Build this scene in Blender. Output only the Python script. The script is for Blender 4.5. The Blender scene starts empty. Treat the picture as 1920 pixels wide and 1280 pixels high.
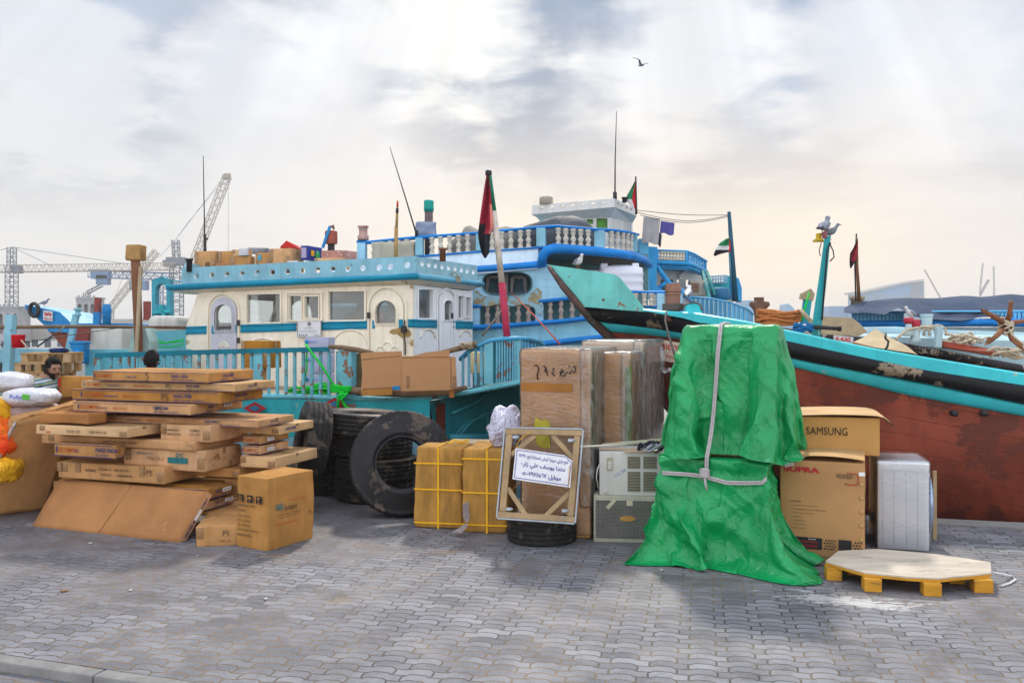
import bpy, bmesh, math, random
import numpy as np
from mathutils import Vector, Matrix, noise
from mathutils.geometry import tessellate_polygon
from mathutils.bvhtree import BVHTree
S = bpy.context.scene
COL = S.collection
R = math.radians
F, HY, CH = 1650.0, 618.0, 2.08

# ------------------------------------------------------------------ camera
cam = bpy.data.cameras.new('camera')
camo = bpy.data.objects.new('camera', cam); COL.objects.link(camo)
cam.sensor_width = 36; cam.lens = F / 1920 * 36; cam.shift_y = -(640 - HY) / 1920
camo.location = (0, 0, CH); camo.rotation_euler = (R(90), 0, 0)
cam.clip_start = .1; cam.clip_end = 20000
S.camera = camo
S.view_settings.view_transform = 'Standard'; S.view_settings.look = 'None'
S.view_settings.exposure = 0.32; S.view_settings.gamma = 1

# ------------------------------------------------------------------ sun
SUN_EL, SUN_AZ = R(46), R(6)
sd = Vector((math.sin(SUN_AZ) * math.cos(SUN_EL), math.cos(SUN_AZ) * math.cos(SUN_EL), math.sin(SUN_EL)))
sl = bpy.data.lights.new('sun', 'SUN'); sl.energy = 2.3; sl.angle = R(5); sl.color = (1, .93, .82)
so = bpy.data.objects.new('sun', sl); COL.objects.link(so)
so.rotation_euler = (-sd).to_track_quat('-Z', 'Y').to_euler()

# ------------------------------------------------------------------ world: hazy daylight sky with clouds
W = bpy.data.worlds.new('World'); S.world = W; W.use_nodes = True
nt = W.node_tree; N = nt.nodes; L = nt.links; N.clear()
def wn(t, **k):
    n = N.new(t)
    for a, b in k.items(): setattr(n, a, b)
    return n
def wm(op, a, b=None, c=None, clamp=False):
    n = wn('ShaderNodeMath', operation=op, use_clamp=clamp)
    for i, v in enumerate((a, b, c)):
        if v is None: continue
        if isinstance(v, (int, float)): n.inputs[i].default_value = v
        else: L.new(v, n.inputs[i])
    return n.outputs[0]
def wmix(f, a, b):
    n = wn('ShaderNodeMix', data_type='RGBA')
    if isinstance(f, (int, float)): n.inputs[0].default_value = f
    else: L.new(f, n.inputs[0])
    for s, v in ((6, a), (7, b)):
        if isinstance(v, tuple): n.inputs[s].default_value = (*v, 1)
        else: L.new(v, n.inputs[s])
    return n.outputs[2]
def wss(x, a, b):
    n = wn('ShaderNodeMapRange', interpolation_type='SMOOTHSTEP'); L.new(x, n.inputs[0])
    n.inputs[1].default_value = a; n.inputs[2].default_value = b
    return n.outputs[0]
tc = wn('ShaderNodeTexCoord'); sep = wn('ShaderNodeSeparateXYZ'); L.new(tc.outputs['Generated'], sep.inputs[0])
dx, dy, dz = sep.outputs
zz = wm('ADD', wm('MAXIMUM', dz, 0.0), .16)
comb = wn('ShaderNodeCombineXYZ'); L.new(wm('DIVIDE', dx, zz), comb.inputs[0]); L.new(wm('DIVIDE', dy, zz), comb.inputs[1])
def wnoise(scale, detail, rough, off=(0, 0, 0), src=None, dist=0.0):
    mp = wn('ShaderNodeMapping'); L.new(src or comb.outputs[0], mp.inputs[0]); mp.inputs[1].default_value = off
    n = wn('ShaderNodeTexNoise'); L.new(mp.outputs[0], n.inputs['Vector'])
    n.inputs['Scale'].default_value = scale; n.inputs['Detail'].default_value = detail
    n.inputs['Roughness'].default_value = rough; n.inputs['Distortion'].default_value = dist
    return n.outputs[0]
n1 = wnoise(.95, 7, .5, (3.1, .4, 0), dist=.15)
n2 = wnoise(3.6, 8, .55, (.3, 7.4, 0), dist=.25)
def blob(px, py, r, soft):
    d = Vector(((px - 960) / F, 1, (HY - py) / F)).normalized()
    vd = wn('ShaderNodeVectorMath', operation='DISTANCE'); L.new(tc.outputs['Generated'], vd.inputs[0]); vd.inputs[1].default_value = d
    x = wm('ADD', vd.outputs['Value'], wm('MULTIPLY', wm('SUBTRACT', n2, .5), .26))
    return wm('SUBTRACT', 1.0, wss(x, r, r + soft))
skyn = wn('ShaderNodeTexSky', sky_type='NISHITA'); skyn.sun_disc = False
skyn.sun_elevation = SUN_EL; skyn.sun_rotation = SUN_AZ; skyn.dust_density = 4
dens = wss(wm('ADD', n1, wm('MULTIPLY', n2, .28)), .50, .84)
body = wmix(dens, (.80, .83, .88), (.36, .42, .52))
for px, py, r, s, c, k in ((930, 150, .06, .07, (.27, .34, .46), .85), (1080, 20, .08, .07, (.28, .37, .52), .85), (730, 140, .02, .06, (.36, .42, .54), .7),
                           (1100, 190, .07, .07, (.38, .44, .55), .75), (1500, 150, .09, .10, (.42, .48, .60), .6), (1460, 20, .09, .10, (.32, .44, .64), .75), (200, 20, .09, .08, (.44, .55, .72), .65),
                           (380, 190, .06, .09, (.46, .52, .62), .6), (60, 230, .04, .07, (.48, .55, .66), .6), (1880, 90, .07, .09, (.62, .70, .82), .5),
                           (830, 60, .04, .09, (1.05, 1.04, 1.0), .85), (1280, 130, .05, .10, (1.03, 1.02, 1.0), .7), (650, 80, .04, .07, (.93, .94, .96), .6),
                           (1650, 130, .05, .1, (.97, .96, .95), .55), (90, 140, .07, .06, (.90, .91, .93), .6), (520, 250, .08, .08, (.90, .90, .92), .5)):
    body = wmix(wm('MULTIPLY', blob(px, py, r, s), k), body, c)
e1 = sd.cross(Vector((0, 0, 1))).normalized(); e2 = sd.cross(e1).normalized()
def wdot(v):
    n = wn('ShaderNodeVectorMath', operation='DOT_PRODUCT'); L.new(tc.outputs['Generated'], n.inputs[0]); n.inputs[1].default_value = v
    return n.outputs['Value']
ang = wm('ARCTAN2', wdot(e1), wdot(e2))
ca = wn('ShaderNodeCombineXYZ'); L.new(wm('MULTIPLY', ang, 5.2), ca.inputs[0])
rays = wnoise(1.15, 4, .55, (4.6, 0, 0), src=ca.outputs[0])
rays = wm('MULTIPLY', wm('SUBTRACT', rays, .5), wss(dz, .06, .2))
rmul = wm('ADD', 1.0, wm('MULTIPLY', rays, .6))
vs = wn('ShaderNodeVectorMath', operation='SCALE'); L.new(body, vs.inputs[0]); L.new(rmul, vs.inputs['Scale'])
warm = wmix(wss(dx, -.38, .0), (.86, .84, .81), (1.08, .91, .70))
warm = wmix(wss(dx, .30, .52), warm, (.93, .86, .79))
hor = wmix(wm('SUBTRACT', 1.0, wss(dz, .03, .30)), vs.outputs[0], warm)
back = wm('ADD', 1.0, wm('ADD', wm('MULTIPLY', wss(wm('MULTIPLY', dy, -1.0), -.45, .55), 1.45), wm('MULTIPLY', wss(dz, .42, .8), .2)))  # added fill: sky raised behind the camera and overhead to brighten shaded fronts
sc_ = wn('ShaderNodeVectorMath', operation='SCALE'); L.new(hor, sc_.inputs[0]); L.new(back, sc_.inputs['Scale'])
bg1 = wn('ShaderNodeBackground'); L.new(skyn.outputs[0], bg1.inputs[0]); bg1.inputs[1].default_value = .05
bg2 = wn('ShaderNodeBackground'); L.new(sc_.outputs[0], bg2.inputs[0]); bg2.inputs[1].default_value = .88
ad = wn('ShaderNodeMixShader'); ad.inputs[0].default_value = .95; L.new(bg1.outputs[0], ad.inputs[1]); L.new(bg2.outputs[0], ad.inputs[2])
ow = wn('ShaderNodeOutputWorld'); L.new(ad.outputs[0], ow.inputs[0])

# ------------------------------------------------------------------ pixel / world helpers
def P(px, py, d): return Vector(((px - 960) / F * d, d, CH - (py - HY) / F * d))
def GD(py, z=0): return F * (CH - z) / (py - HY)
def G(px, py, z=0):
    d = GD(py, z); return Vector(((px - 960) / F * d, d, z))
class Plane:
    """vertical plane through pixel column px at depth d, turned by yaw degrees (0 = square to the camera)"""
    def __init__(s, px, d, yaw):
        y = R(yaw); s.O = Vector(((px - 960) / F * d, d, 0)); s.D = Vector((math.cos(y), -math.sin(y), 0)); s.n = Vector((-math.sin(y), -math.cos(y), 0))
    def __call__(s, px, py, off=0.0):
        a = (px - 960) / F; k = (s.O.dot(s.n) + off) / (a * s.n.x + s.n.y)
        return Vector((a * k, k, CH - (py - HY) / F * k))
    def t(s, p): return (p - s.O).dot(s.D)
    def at(s, t, z, off=0.0): return s.O + s.D * t + s.n * off + Vector((0, 0, z))

# ------------------------------------------------------------------ object helpers
LOC = {}
def tag(o, label, cat, group=None, kind=None):
    if kind: o['kind'] = kind
    if label: o['label'] = label
    if cat: o['category'] = cat
    if group: o['group'] = group
    return o
def thing(name, label, cat, loc=(0, 0, 0), group=None):
    o = bpy.data.objects.new(name, None); COL.objects.link(o); o.location = loc; o.empty_display_size = .2
    LOC[o] = Vector(loc); tag(o, label, cat, group); return o
def world_of(o): return LOC.get(o, Vector((0, 0, 0)))
class MB:
    def __init__(s): s.v = []; s.f = []; s.m = []; s.sm = []
    def add(s, vs, fs, m=0, smooth=False):
        b = len(s.v); s.v += [Vector(v) for v in vs]
        for f in fs: s.f.append(tuple(i + b for i in f)); s.m.append(m); s.sm.append(smooth)
        return s
    def quad(s, *p, m=0): return s.add(p, [tuple(range(len(p)))], m)
    def box(s, c, x, y, z, m=0):
        c = Vector(c); x = Vector(x) / 2; y = Vector(y) / 2; z = Vector(z) / 2
        vs = [c + a * x + b * y + d * z for a in (-1, 1) for b in (-1, 1) for d in (-1, 1)]
        return s.add(vs, [(0, 1, 3, 2), (4, 6, 7, 5), (0, 4, 5, 1), (2, 3, 7, 6), (0, 2, 6, 4), (1, 5, 7, 3)], m)
    def abox(s, x0, x1, y0, y1, z0, z1, m=0):
        return s.box(((x0 + x1) / 2, (y0 + y1) / 2, (z0 + z1) / 2), (x1 - x0, 0, 0), (0, y1 - y0, 0), (0, 0, z1 - z0), m)
    def bar(s, a, b, w, h, m=0, up=(0, 0, 1)):
        a = Vector(a); b = Vector(b); d = b - a
        x = d.cross(Vector(up))
        if x.length < 1e-6: x = Vector((1, 0, 0))
        x.normalize(); y = x.cross(d).normalized()
        return s.box((a + b) / 2, d, x * w, y * h, m)
    def tube(s, pts, r, n=8, m=0, cap=True, smooth=True):
        pts = [Vector(p) for p in pts]; rs = r if isinstance(r, (list, tuple)) else [r] * len(pts)
        vs = []; fs = []; prev = None
        for i, p in enumerate(pts):
            t = (pts[min(i + 1, len(pts) - 1)] - pts[max(i - 1, 0)]).normalized()
            if prev is None:
                a = t.cross(Vector((0, 0, 1)));
                if a.length < .05: a = t.cross(Vector((1, 0, 0)))
            else: a = prev - t * prev.dot(t)
            a.normalize(); prev = a; b = t.cross(a)
            for k in range(n):
                w = 2 * math.pi * k / n; vs.append(p + (a * math.cos(w) + b * math.sin(w)) * rs[i])
        for i in range(len(pts) - 1):
            for k in range(n): fs.append((i * n + k, i * n + (k + 1) % n, (i + 1) * n + (k + 1) % n, (i + 1) * n + k))
        if cap: fs += [tuple(range(n - 1, -1, -1)), tuple(range((len(pts) - 1) * n, len(pts) * n))]
        return s.add(vs, fs, m, smooth)
    def lathe(s, base, prof, n=16, m=0, axis=(0, 0, 1), smooth=True, cap=True):
        ax = Vector(axis).normalized(); a = ax.orthogonal().normalized(); b = ax.cross(a); vs = []; fs = []; base = Vector(base)
        for r, z in prof:
            for k in range(n):
                w = 2 * math.pi * k / n; vs.append(base + ax * z + (a * math.cos(w) + b * math.sin(w)) * r)
        q = len(prof)
        for i in range(q - 1):
            for k in range(n): fs.append((i * n + k, i * n + (k + 1) % n, (i + 1) * n + (k + 1) % n, (i + 1) * n + k))
        if cap: fs += [tuple(range(n - 1, -1, -1)), tuple(range((q - 1) * n, q * n))]
        return s.add(vs, fs, m, smooth)
    def grid(s, rows, m=0, smooth=True, close=False, mfun=None):
        nr = len(rows); nc = len(rows[0]); vs = [v for r in rows for v in r]; b = len(s.v); s.v += [Vector(v) for v in vs]
        for i in range(nr - 1):
            for j in range(nc if close else nc - 1):
                k = (j + 1) % nc
                s.f.append((b + i * nc + j, b + i * nc + k, b + (i + 1) * nc + k, b + (i + 1) * nc + j)); s.m.append(mfun(i, j) if mfun else m); s.sm.append(smooth)
        return s
    def prism(s, poly, d, m=0):
        n = len(poly); d = Vector(d); poly = [Vector(p) for p in poly]; vs = poly + [p + d for p in poly]
        fs = [tuple(range(n)), tuple(range(2 * n - 1, n - 1, -1))] + [(i, i + n, (i + 1) % n + n, (i + 1) % n) for i in range(n)]
        return s.add(vs, fs, m)
    def holed(s, outer, holes, d, m=0, mh=None):
        d = Vector(d); loops = [[Vector(p) for p in outer]] + [[Vector(p) for p in h] for h in holes]
        flat = [p for l in loops for p in l]; tri = tessellate_polygon(loops); n = len(flat)
        s.add(flat + [p + d for p in flat], [tuple(t) for t in tri] + [tuple(i + n for i in reversed(t)) for t in tri], m)
        k = 0
        for li, l in enumerate(loops):
            q = len(l); vs = l + [p + d for p in l]
            s.add(vs, [(i, (i + 1) % q, (i + 1) % q + q, i + q) for i in range(q)], m if li == 0 or mh is None else mh)
        return s
    def build(s, name, mats, parent=None, bevel=0, weld=False, label=None, smooth_angle=None, disp=None, subdiv=0):
        o0 = world_of(parent) if parent is not None else Vector((0, 0, 0))
        me = bpy.data.meshes.new(name)
        base = o0
        if parent is None and s.v:
            lo = Vector([min(v[i] for v in s.v) for i in range(3)]); hi = Vector([max(v[i] for v in s.v) for i in range(3)])
            base = Vector(((lo.x + hi.x) / 2, (lo.y + hi.y) / 2, lo.z))
        me.from_pydata([v - base for v in s.v], [], s.f); me.update()
        mats = mats if isinstance(mats, (list, tuple)) else [mats]
        for mm in mats: me.materials.append(mm)
        me.polygons.foreach_set('material_index', s.m); me.polygons.foreach_set('use_smooth', s.sm)
        bm = bmesh.new(); bm.from_mesh(me)
        if weld: bmesh.ops.remove_doubles(bm, verts=bm.verts, dist=1e-4)
        if bevel: bmesh.ops.bevel(bm, geom=[e for e in bm.edges if len(e.link_faces) == 2 and e.calc_face_angle(0) > .5], offset=bevel, segments=1, affect='EDGES', clamp_overlap=True)
        bmesh.ops.recalc_face_normals(bm, faces=bm.faces); bm.to_mesh(me); bm.free()
        o = bpy.data.objects.new(name, me); COL.objects.link(o)
        if parent is not None:
            o.parent = parent; o.location = (0, 0, 0); LOC[o] = base
        else: o.location = base; LOC[o] = base
        if label: o['label'] = label
        return o
def copy_tree(o, parent=None, delta=None):
    c = o.copy(); COL.objects.link(c)
    if parent is not None: c.parent = parent
    for ch in [x for x in list(COL.objects) if x.parent == o]: copy_tree(ch, c)
    return c
def rbox(mb, M_, size, r=.012, n=(3, 3, 3), disp=0.0, freq=3.0, seed=0.0, m=0, sag=0.0):
    """rounded box; M_ places the unit frame (origin = centre of the bottom face), size = (x, y, z)"""
    h = [s_ / 2 for s_ in size]; r = min(r, min(h) * .9)
    ax = []
    for i in range(3):
        c = [-h[i], -h[i] + r * .3, -h[i] + r]; k = n[i]
        ax.append(c + [(-h[i] + r) + (2 * h[i] - 2 * r) * j / (k + 1) for j in range(1, k + 1)] + [-x for x in reversed(c)])
    idx = {}; vs = []; fs = []
    def V(x, y, z):
        key = (round(x, 5), round(y, 5), round(z, 5))
        if key in idx: return idx[key]
        p = Vector((x, y, z)); q = Vector([max(-h[i] + r, min(h[i] - r, p[i])) for i in range(3)]); d = p - q
        if d.length > 1e-9: p = q + d.normalized() * r
        nn = (p - q).normalized() if d.length > 1e-9 else Vector((0, 0, 0))
        pw = p.copy(); pw.z += h[2]
        if disp:
            s3 = Vector((seed * 7.1, seed * 3.3, seed))
            k = noise.noise(pw * freq + s3) + .5 * noise.noise(pw * freq * 2.7 + s3)
            k2 = noise.noise(pw * freq * .7 - s3)
            pw += Vector((p.x / h[0], p.y / h[1], 0)) * disp * k + nn * disp * k2 * .6
        if sag: pw.z -= sag * (1 - (p.x / h[0]) ** 2) * (1 - (p.y / h[1]) ** 2) * (p.z > 0)
        idx[key] = len(vs); vs.append(M_ @ pw); return idx[key]
    for a, b, c in ((0, 1, 2), (1, 2, 0), (2, 0, 1)):
        for sgn in (-1, 1):
            for i in range(len(ax[a]) - 1):
                for j in range(len(ax[b]) - 1):
                    q = []
                    for (u, w) in ((i, j), (i + 1, j), (i + 1, j + 1), (i, j + 1)):
                        co = [0, 0, 0]; co[a] = ax[a][u]; co[b] = ax[b][w]; co[c] = sgn * h[c]; q.append(V(*co))
                    if len(set(q)) == 4: fs.append(tuple(q if sgn > 0 else reversed(q)))
    mb.add(vs, fs, m, True); return mb
def frame(o, xdir, ydir=None, zdir=(0, 0, 1)):
    x = Vector(xdir).normalized(); z = Vector(zdir).normalized(); y = Vector(ydir).normalized() if ydir is not None else z.cross(x).normalized()
    m = Matrix((x, y, z)).transposed().to_4x4(); m.translation = Vector(o); return m

# ------------------------------------------------------------------ materials
def hx(h, k=1.0):
    c = [int(h[i:i + 2], 16) / 255 for i in (0, 2, 4)]
    return tuple(min(1, k * (x / 12.92 if x <= .04045 else ((x + .055) / 1.055) ** 2.4)) for x in c)
MATS = {}
def mat(name, col, rough=.6, var=.25, scale=3.0, col2=None, chip=None, streak=0.0, bump=.15, bscale=60, metal=0.0, rnd=0.0, spec=.22, planks=None, stretch=(1, 1, 1), crease=0.0, coat=0.0):
    """painted, weathered or printed surface: broad tone drift, optional chips (amount, colour, scale), run-off streaks and fine bump"""
    if name in MATS: return MATS[name]
    if isinstance(col, str): col = hx(col)
    m = bpy.data.materials.new(name); m.use_nodes = True; t = m.node_tree; ns = t.nodes; ls = t.links
    b = ns['Principled BSDF']; tx = ns.new('ShaderNodeTexCoord'); mp = ns.new('ShaderNodeMapping'); ls.new(tx.outputs['Object'], mp.inputs[0]); mp.inputs['Scale'].default_value = stretch
    def noi(s_, det=5, ro=.6, src=None, dist=0):
        n = ns.new('ShaderNodeTexNoise'); ls.new(src or mp.outputs[0], n.inputs['Vector']); n.inputs['Scale'].default_value = s_
        n.inputs['Detail'].default_value = det; n.inputs['Roughness'].default_value = ro; n.inputs['Distortion'].default_value = dist; return n.outputs[0]
    def rng(x, a, b_, c=0, d=1):
        n = ns.new('ShaderNodeMapRange'); ls.new(x, n.inputs[0])
        for i, v in enumerate((a, b_, c, d)): n.inputs[i + 1].default_value = v
        return n.outputs[0]
    def mix(f, a, c, bt='MIX'):
        n = ns.new('ShaderNodeMix'); n.data_type = 'RGBA'; n.blend_type = bt
        if isinstance(f, (int, float)): n.inputs[0].default_value = f
        else: ls.new(f, n.inputs[0])
        for i, v in ((6, a), (7, c)):
            if isinstance(v, tuple): n.inputs[i].default_value = (*v[:3], 1)
            else: ls.new(v, n.inputs[i])
        return n.outputs[2]
    c2 = (hx(col2) if isinstance(col2, str) else col2) or tuple(x * (1 - var) for x in col)
    c = mix(rng(noi(scale), .35, .65), col, c2)
    if streak:
        m2 = ns.new('ShaderNodeMapping'); ls.new(tx.outputs['Object'], m2.inputs[0]); m2.inputs['Scale'].default_value = (1, 1, .08)
        c = mix(rng(noi(scale * 4, 6, .65, m2.outputs[0]), .5, .75, 0, streak), c, tuple(x * .35 for x in col), 'MIX')
    if rnd:
        oi = ns.new('ShaderNodeObjectInfo'); hsv = ns.new('ShaderNodeHueSaturation'); ls.new(c, hsv.inputs['Color'])
        ls.new(rng(oi.outputs['Random'], 0, 1, 1 - rnd, 1 + rnd), hsv.inputs['Value'])
        ls.new(rng(oi.outputs['Random'], 0, 1, 1 + rnd * .5, 1 - rnd * .7), hsv.inputs['Saturation']); c = hsv.outputs[0]
    h = noi(bscale, 4)
    if planks:
        sp = ns.new('ShaderNodeSeparateXYZ'); ls.new(tx.outputs['Object'], sp.inputs[0])
        def mm(op, a, b_):
            n = ns.new('ShaderNodeMath'); n.operation = op
            for i, v in enumerate((a, b_)):
                if isinstance(v, (int, float)): n.inputs[i].default_value = v
                else: ls.new(v, n.inputs[i])
            return n.outputs[0]
        q = mm('FRACT', mm('DIVIDE', mm('ADD', mm('ADD', sp.outputs[2], mm('MULTIPLY', sp.outputs[0], planks[0])), mm('MULTIPLY', noi(1.2, 2), .04)), planks[1]), 0)
        g = rng(mm('ABSOLUTE', mm('SUBTRACT', q, .5), 0), .465, .5, 0, 1); c = mix(mm('MULTIPLY', g, rng(noi(2.5, 3), .35, .6, .1, .75)), c, tuple(x * .3 for x in col)); h = mm('SUBTRACT', h, g)
    if chip:
        am, cc, cs = chip; cc = hx(cc) if isinstance(cc, str) else cc
        f = rng(noi(cs, 9, .68), .69 - am * .22, .71 - am * .22); c = mix(f, c, cc)
        n = ns.new('ShaderNodeMath'); n.operation = 'MULTIPLY_ADD'; ls.new(f, n.inputs[0]); n.inputs[1].default_value = -.6; ls.new(h, n.inputs[2]); h = n.outputs[0]
    if crease:
        v = noi(scale * 2.2, 3, .5, dist=2.2)
        n = ns.new('ShaderNodeMath'); n.operation = 'MULTIPLY_ADD'; ls.new(v, n.inputs[0]); n.inputs[1].default_value = crease; ls.new(h, n.inputs[2]); h = n.outputs[0]
    ls.new(c, b.inputs['Base Color']); b.inputs['Metallic'].default_value = metal; b.inputs['Specular IOR Level'].default_value = spec
    ls.new(rng(noi(scale * 3), .3, .7, max(.05, rough - .1), min(1, rough + .1)), b.inputs['Roughness'])
    if coat: b.inputs['Coat Weight'].default_value = coat; b.inputs['Coat Roughness'].default_value = .2
    bp = ns.new('ShaderNodeBump'); bp.inputs['Strength'].default_value = bump; bp.inputs['Distance'].default_value = .01; ls.new(h, bp.inputs['Height']); ls.new(bp.outputs[0], b.inputs['Normal'])
    MATS[name] = m; return m
def clear(name, tint=(1, 1, 1), gloss=.25, rough=.08, white=.0, scale=6, stretch=(1, 1, 1), bump=.6, lo=.5, hi=.7):
    """see-through film or glass: transparent with reflections and milky folds"""
    if name in MATS: return MATS[name]
    m = bpy.data.materials.new(name); m.use_nodes = True; t = m.node_tree; ns = t.nodes; ls = t.links; ns.clear()
    out = ns.new('ShaderNodeOutputMaterial'); tr = ns.new('ShaderNodeBsdfTransparent'); tr.inputs[0].default_value = (*tint, 1)
    gl = ns.new('ShaderNodeBsdfGlossy'); gl.inputs['Roughness'].default_value = rough
    fr = ns.new('ShaderNodeFresnel'); fr.inputs[0].default_value = 1.5
    tx = ns.new('ShaderNodeTexCoord'); mp = ns.new('ShaderNodeMapping'); ls.new(tx.outputs['Object'], mp.inputs[0]); mp.inputs['Scale'].default_value = stretch
    no = ns.new('ShaderNodeTexNoise'); ls.new(mp.outputs[0], no.inputs[0]); no.inputs['Scale'].default_value = scale; no.inputs['Detail'].default_value = 6; no.inputs['Distortion'].default_value = 1.2
    bp = ns.new('ShaderNodeBump'); bp.inputs['Strength'].default_value = bump; bp.inputs['Distance'].default_value = .02; ls.new(no.outputs[0], bp.inputs['Height'])
    ls.new(bp.outputs[0], gl.inputs['Normal']); ls.new(bp.outputs[0], fr.inputs['Normal'])
    ad = ns.new('ShaderNodeMath'); ad.operation = 'MULTIPLY_ADD'; ls.new(fr.outputs[0], ad.inputs[0]); ad.inputs[1].default_value = 1; ad.inputs[2].default_value = gloss - .04; ad.use_clamp = True
    mx = ns.new('ShaderNodeMixShader'); ls.new(ad.outputs[0], mx.inputs[0]); ls.new(tr.outputs[0], mx.inputs[1]); ls.new(gl.outputs[0], mx.inputs[2])
    last = mx
    if white:
        df = ns.new('ShaderNodeBsdfDiffuse'); df.inputs[0].default_value = (.8, .82, .85, 1)
        rg = ns.new('ShaderNodeMapRange'); ls.new(no.outputs[0], rg.inputs[0]); rg.inputs[1].default_value = lo; rg.inputs[2].default_value = hi; rg.inputs[3].default_value = .04; rg.inputs[4].default_value = white
        m2 = ns.new('ShaderNodeMixShader'); ls.new(rg.outputs[0], m2.inputs[0]); ls.new(mx.outputs[0], m2.inputs[1]); ls.new(df.outputs[0], m2.inputs[2]); last = m2
    ls.new(last.outputs[0], out.inputs[0]); MATS[name] = m; return m

# ------------------------------------------------------------------ lettering
AR = {'ا': ('\uFE8D', '\uFE8E', 0, 0), 'ب': ('\uFE8F', '\uFE90', '\uFE91', '\uFE92'), 'ت': ('\uFE95', '\uFE96', '\uFE97', '\uFE98'), 'ة': ('\uFE93', '\uFE94', 0, 0), 'ج': ('\uFE9D', '\uFE9E', '\uFE9F', '\uFEA0'),
      'خ': ('\uFEA5', '\uFEA6', '\uFEA7', '\uFEA8'), 'د': ('\uFEA9', '\uFEAA', 0, 0), 'ر': ('\uFEAD', '\uFEAE', 0, 0), 'ز': ('\uFEAF', '\uFEB0', 0, 0), 'س': ('\uFEB1', '\uFEB2', '\uFEB3', '\uFEB4'),
      'ش': ('\uFEB5', '\uFEB6', '\uFEB7', '\uFEB8'), 'ع': ('\uFEC9', '\uFECA', '\uFECB', '\uFECC'), 'ف': ('\uFED1', '\uFED2', '\uFED3', '\uFED4'), 'ك': ('\uFED9', '\uFEDA', '\uFEDB', '\uFEDC'),
      'ل': ('\uFEDD', '\uFEDE', '\uFEDF', '\uFEE0'), 'م': ('\uFEE1', '\uFEE2', '\uFEE3', '\uFEE4'), 'ن': ('\uFEE5', '\uFEE6', '\uFEE7', '\uFEE8'), 'و': ('\uFEED', '\uFEEE', 0, 0), 'ي': ('\uFEF1', '\uFEF2', '\uFEF3', '\uFEF4'),
      'ه': ('\uFEE9', '\uFEEA', '\uFEEB', '\uFEEC'), 'ق': ('\uFED5', '\uFED6', '\uFED7', '\uFED8')}
def arab(s):
    out = []; num = ''
    for i, c in enumerate(s):
        if c in AR:
            pj = i > 0 and s[i - 1] in AR and bool(AR[s[i - 1]][2]); nj = bool(AR[c][2]) and i + 1 < len(s) and s[i + 1] in AR
            out.append(AR[c][(3 if nj else 1) if pj else (2 if nj else 0)])
        else: out.append(c)
    r = out[::-1]; res = []; i = 0
    isd = lambda ch: ch in '0123456789-' or '\u0660' <= ch <= '\u0669' or '\u06F0' <= ch <= '\u06F9'
    while i < len(r):
        if isd(r[i]):
            j = i
            while j < len(r) and isd(r[j]): j += 1
            res += r[i:j][::-1]; i = j
        else: res.append(r[i]); i += 1
    return ''.join(res)
def text_geo(s, bold=0.0):
    c = bpy.data.curves.new('lettering', 'FONT'); c.body = s; c.size = 1; c.offset = bold; c.resolution_u = 2
    o = bpy.data.objects.new('lettering', c); COL.objects.link(o)
    dg = bpy.context.evaluated_depsgraph_get(); dg.update()
    me = bpy.data.meshes.new_from_object(o.evaluated_get(dg)); vs = [v.co.copy() for v in me.vertices]; fs = [tuple(p.vertices) for p in me.polygons]
    bpy.data.objects.remove(o); bpy.data.meshes.remove(me); bpy.data.curves.remove(c)
    if not vs: return [], [], (0, 0, 1, 1)
    return vs, fs, (min(v.x for v in vs), min(v.y for v in vs), max(v.x for v in vs), max(v.y for v in vs))
def put_text(mb, s, o, u, v, w=None, h=None, m=0, bold=0.0, skew=0.0):
    """write s with its lower left corner at o along unit vectors u, v; w and/or h in metres"""
    vs, fs, (x0, y0, x1, y1) = text_geo(s, bold)
    if not vs: return
    W_, H_ = x1 - x0, y1 - y0
    if w is None: w = W_ * h / H_
    if h is None: h = H_ * w / W_
    o = Vector(o); u = Vector(u); v = Vector(v)
    mb.add([o + u * ((p.x - x0) / W_ * w + skew * (p.y - y0) / H_ * h) + v * ((p.y - y0) / H_ * h) for p in vs], fs, m)
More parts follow.
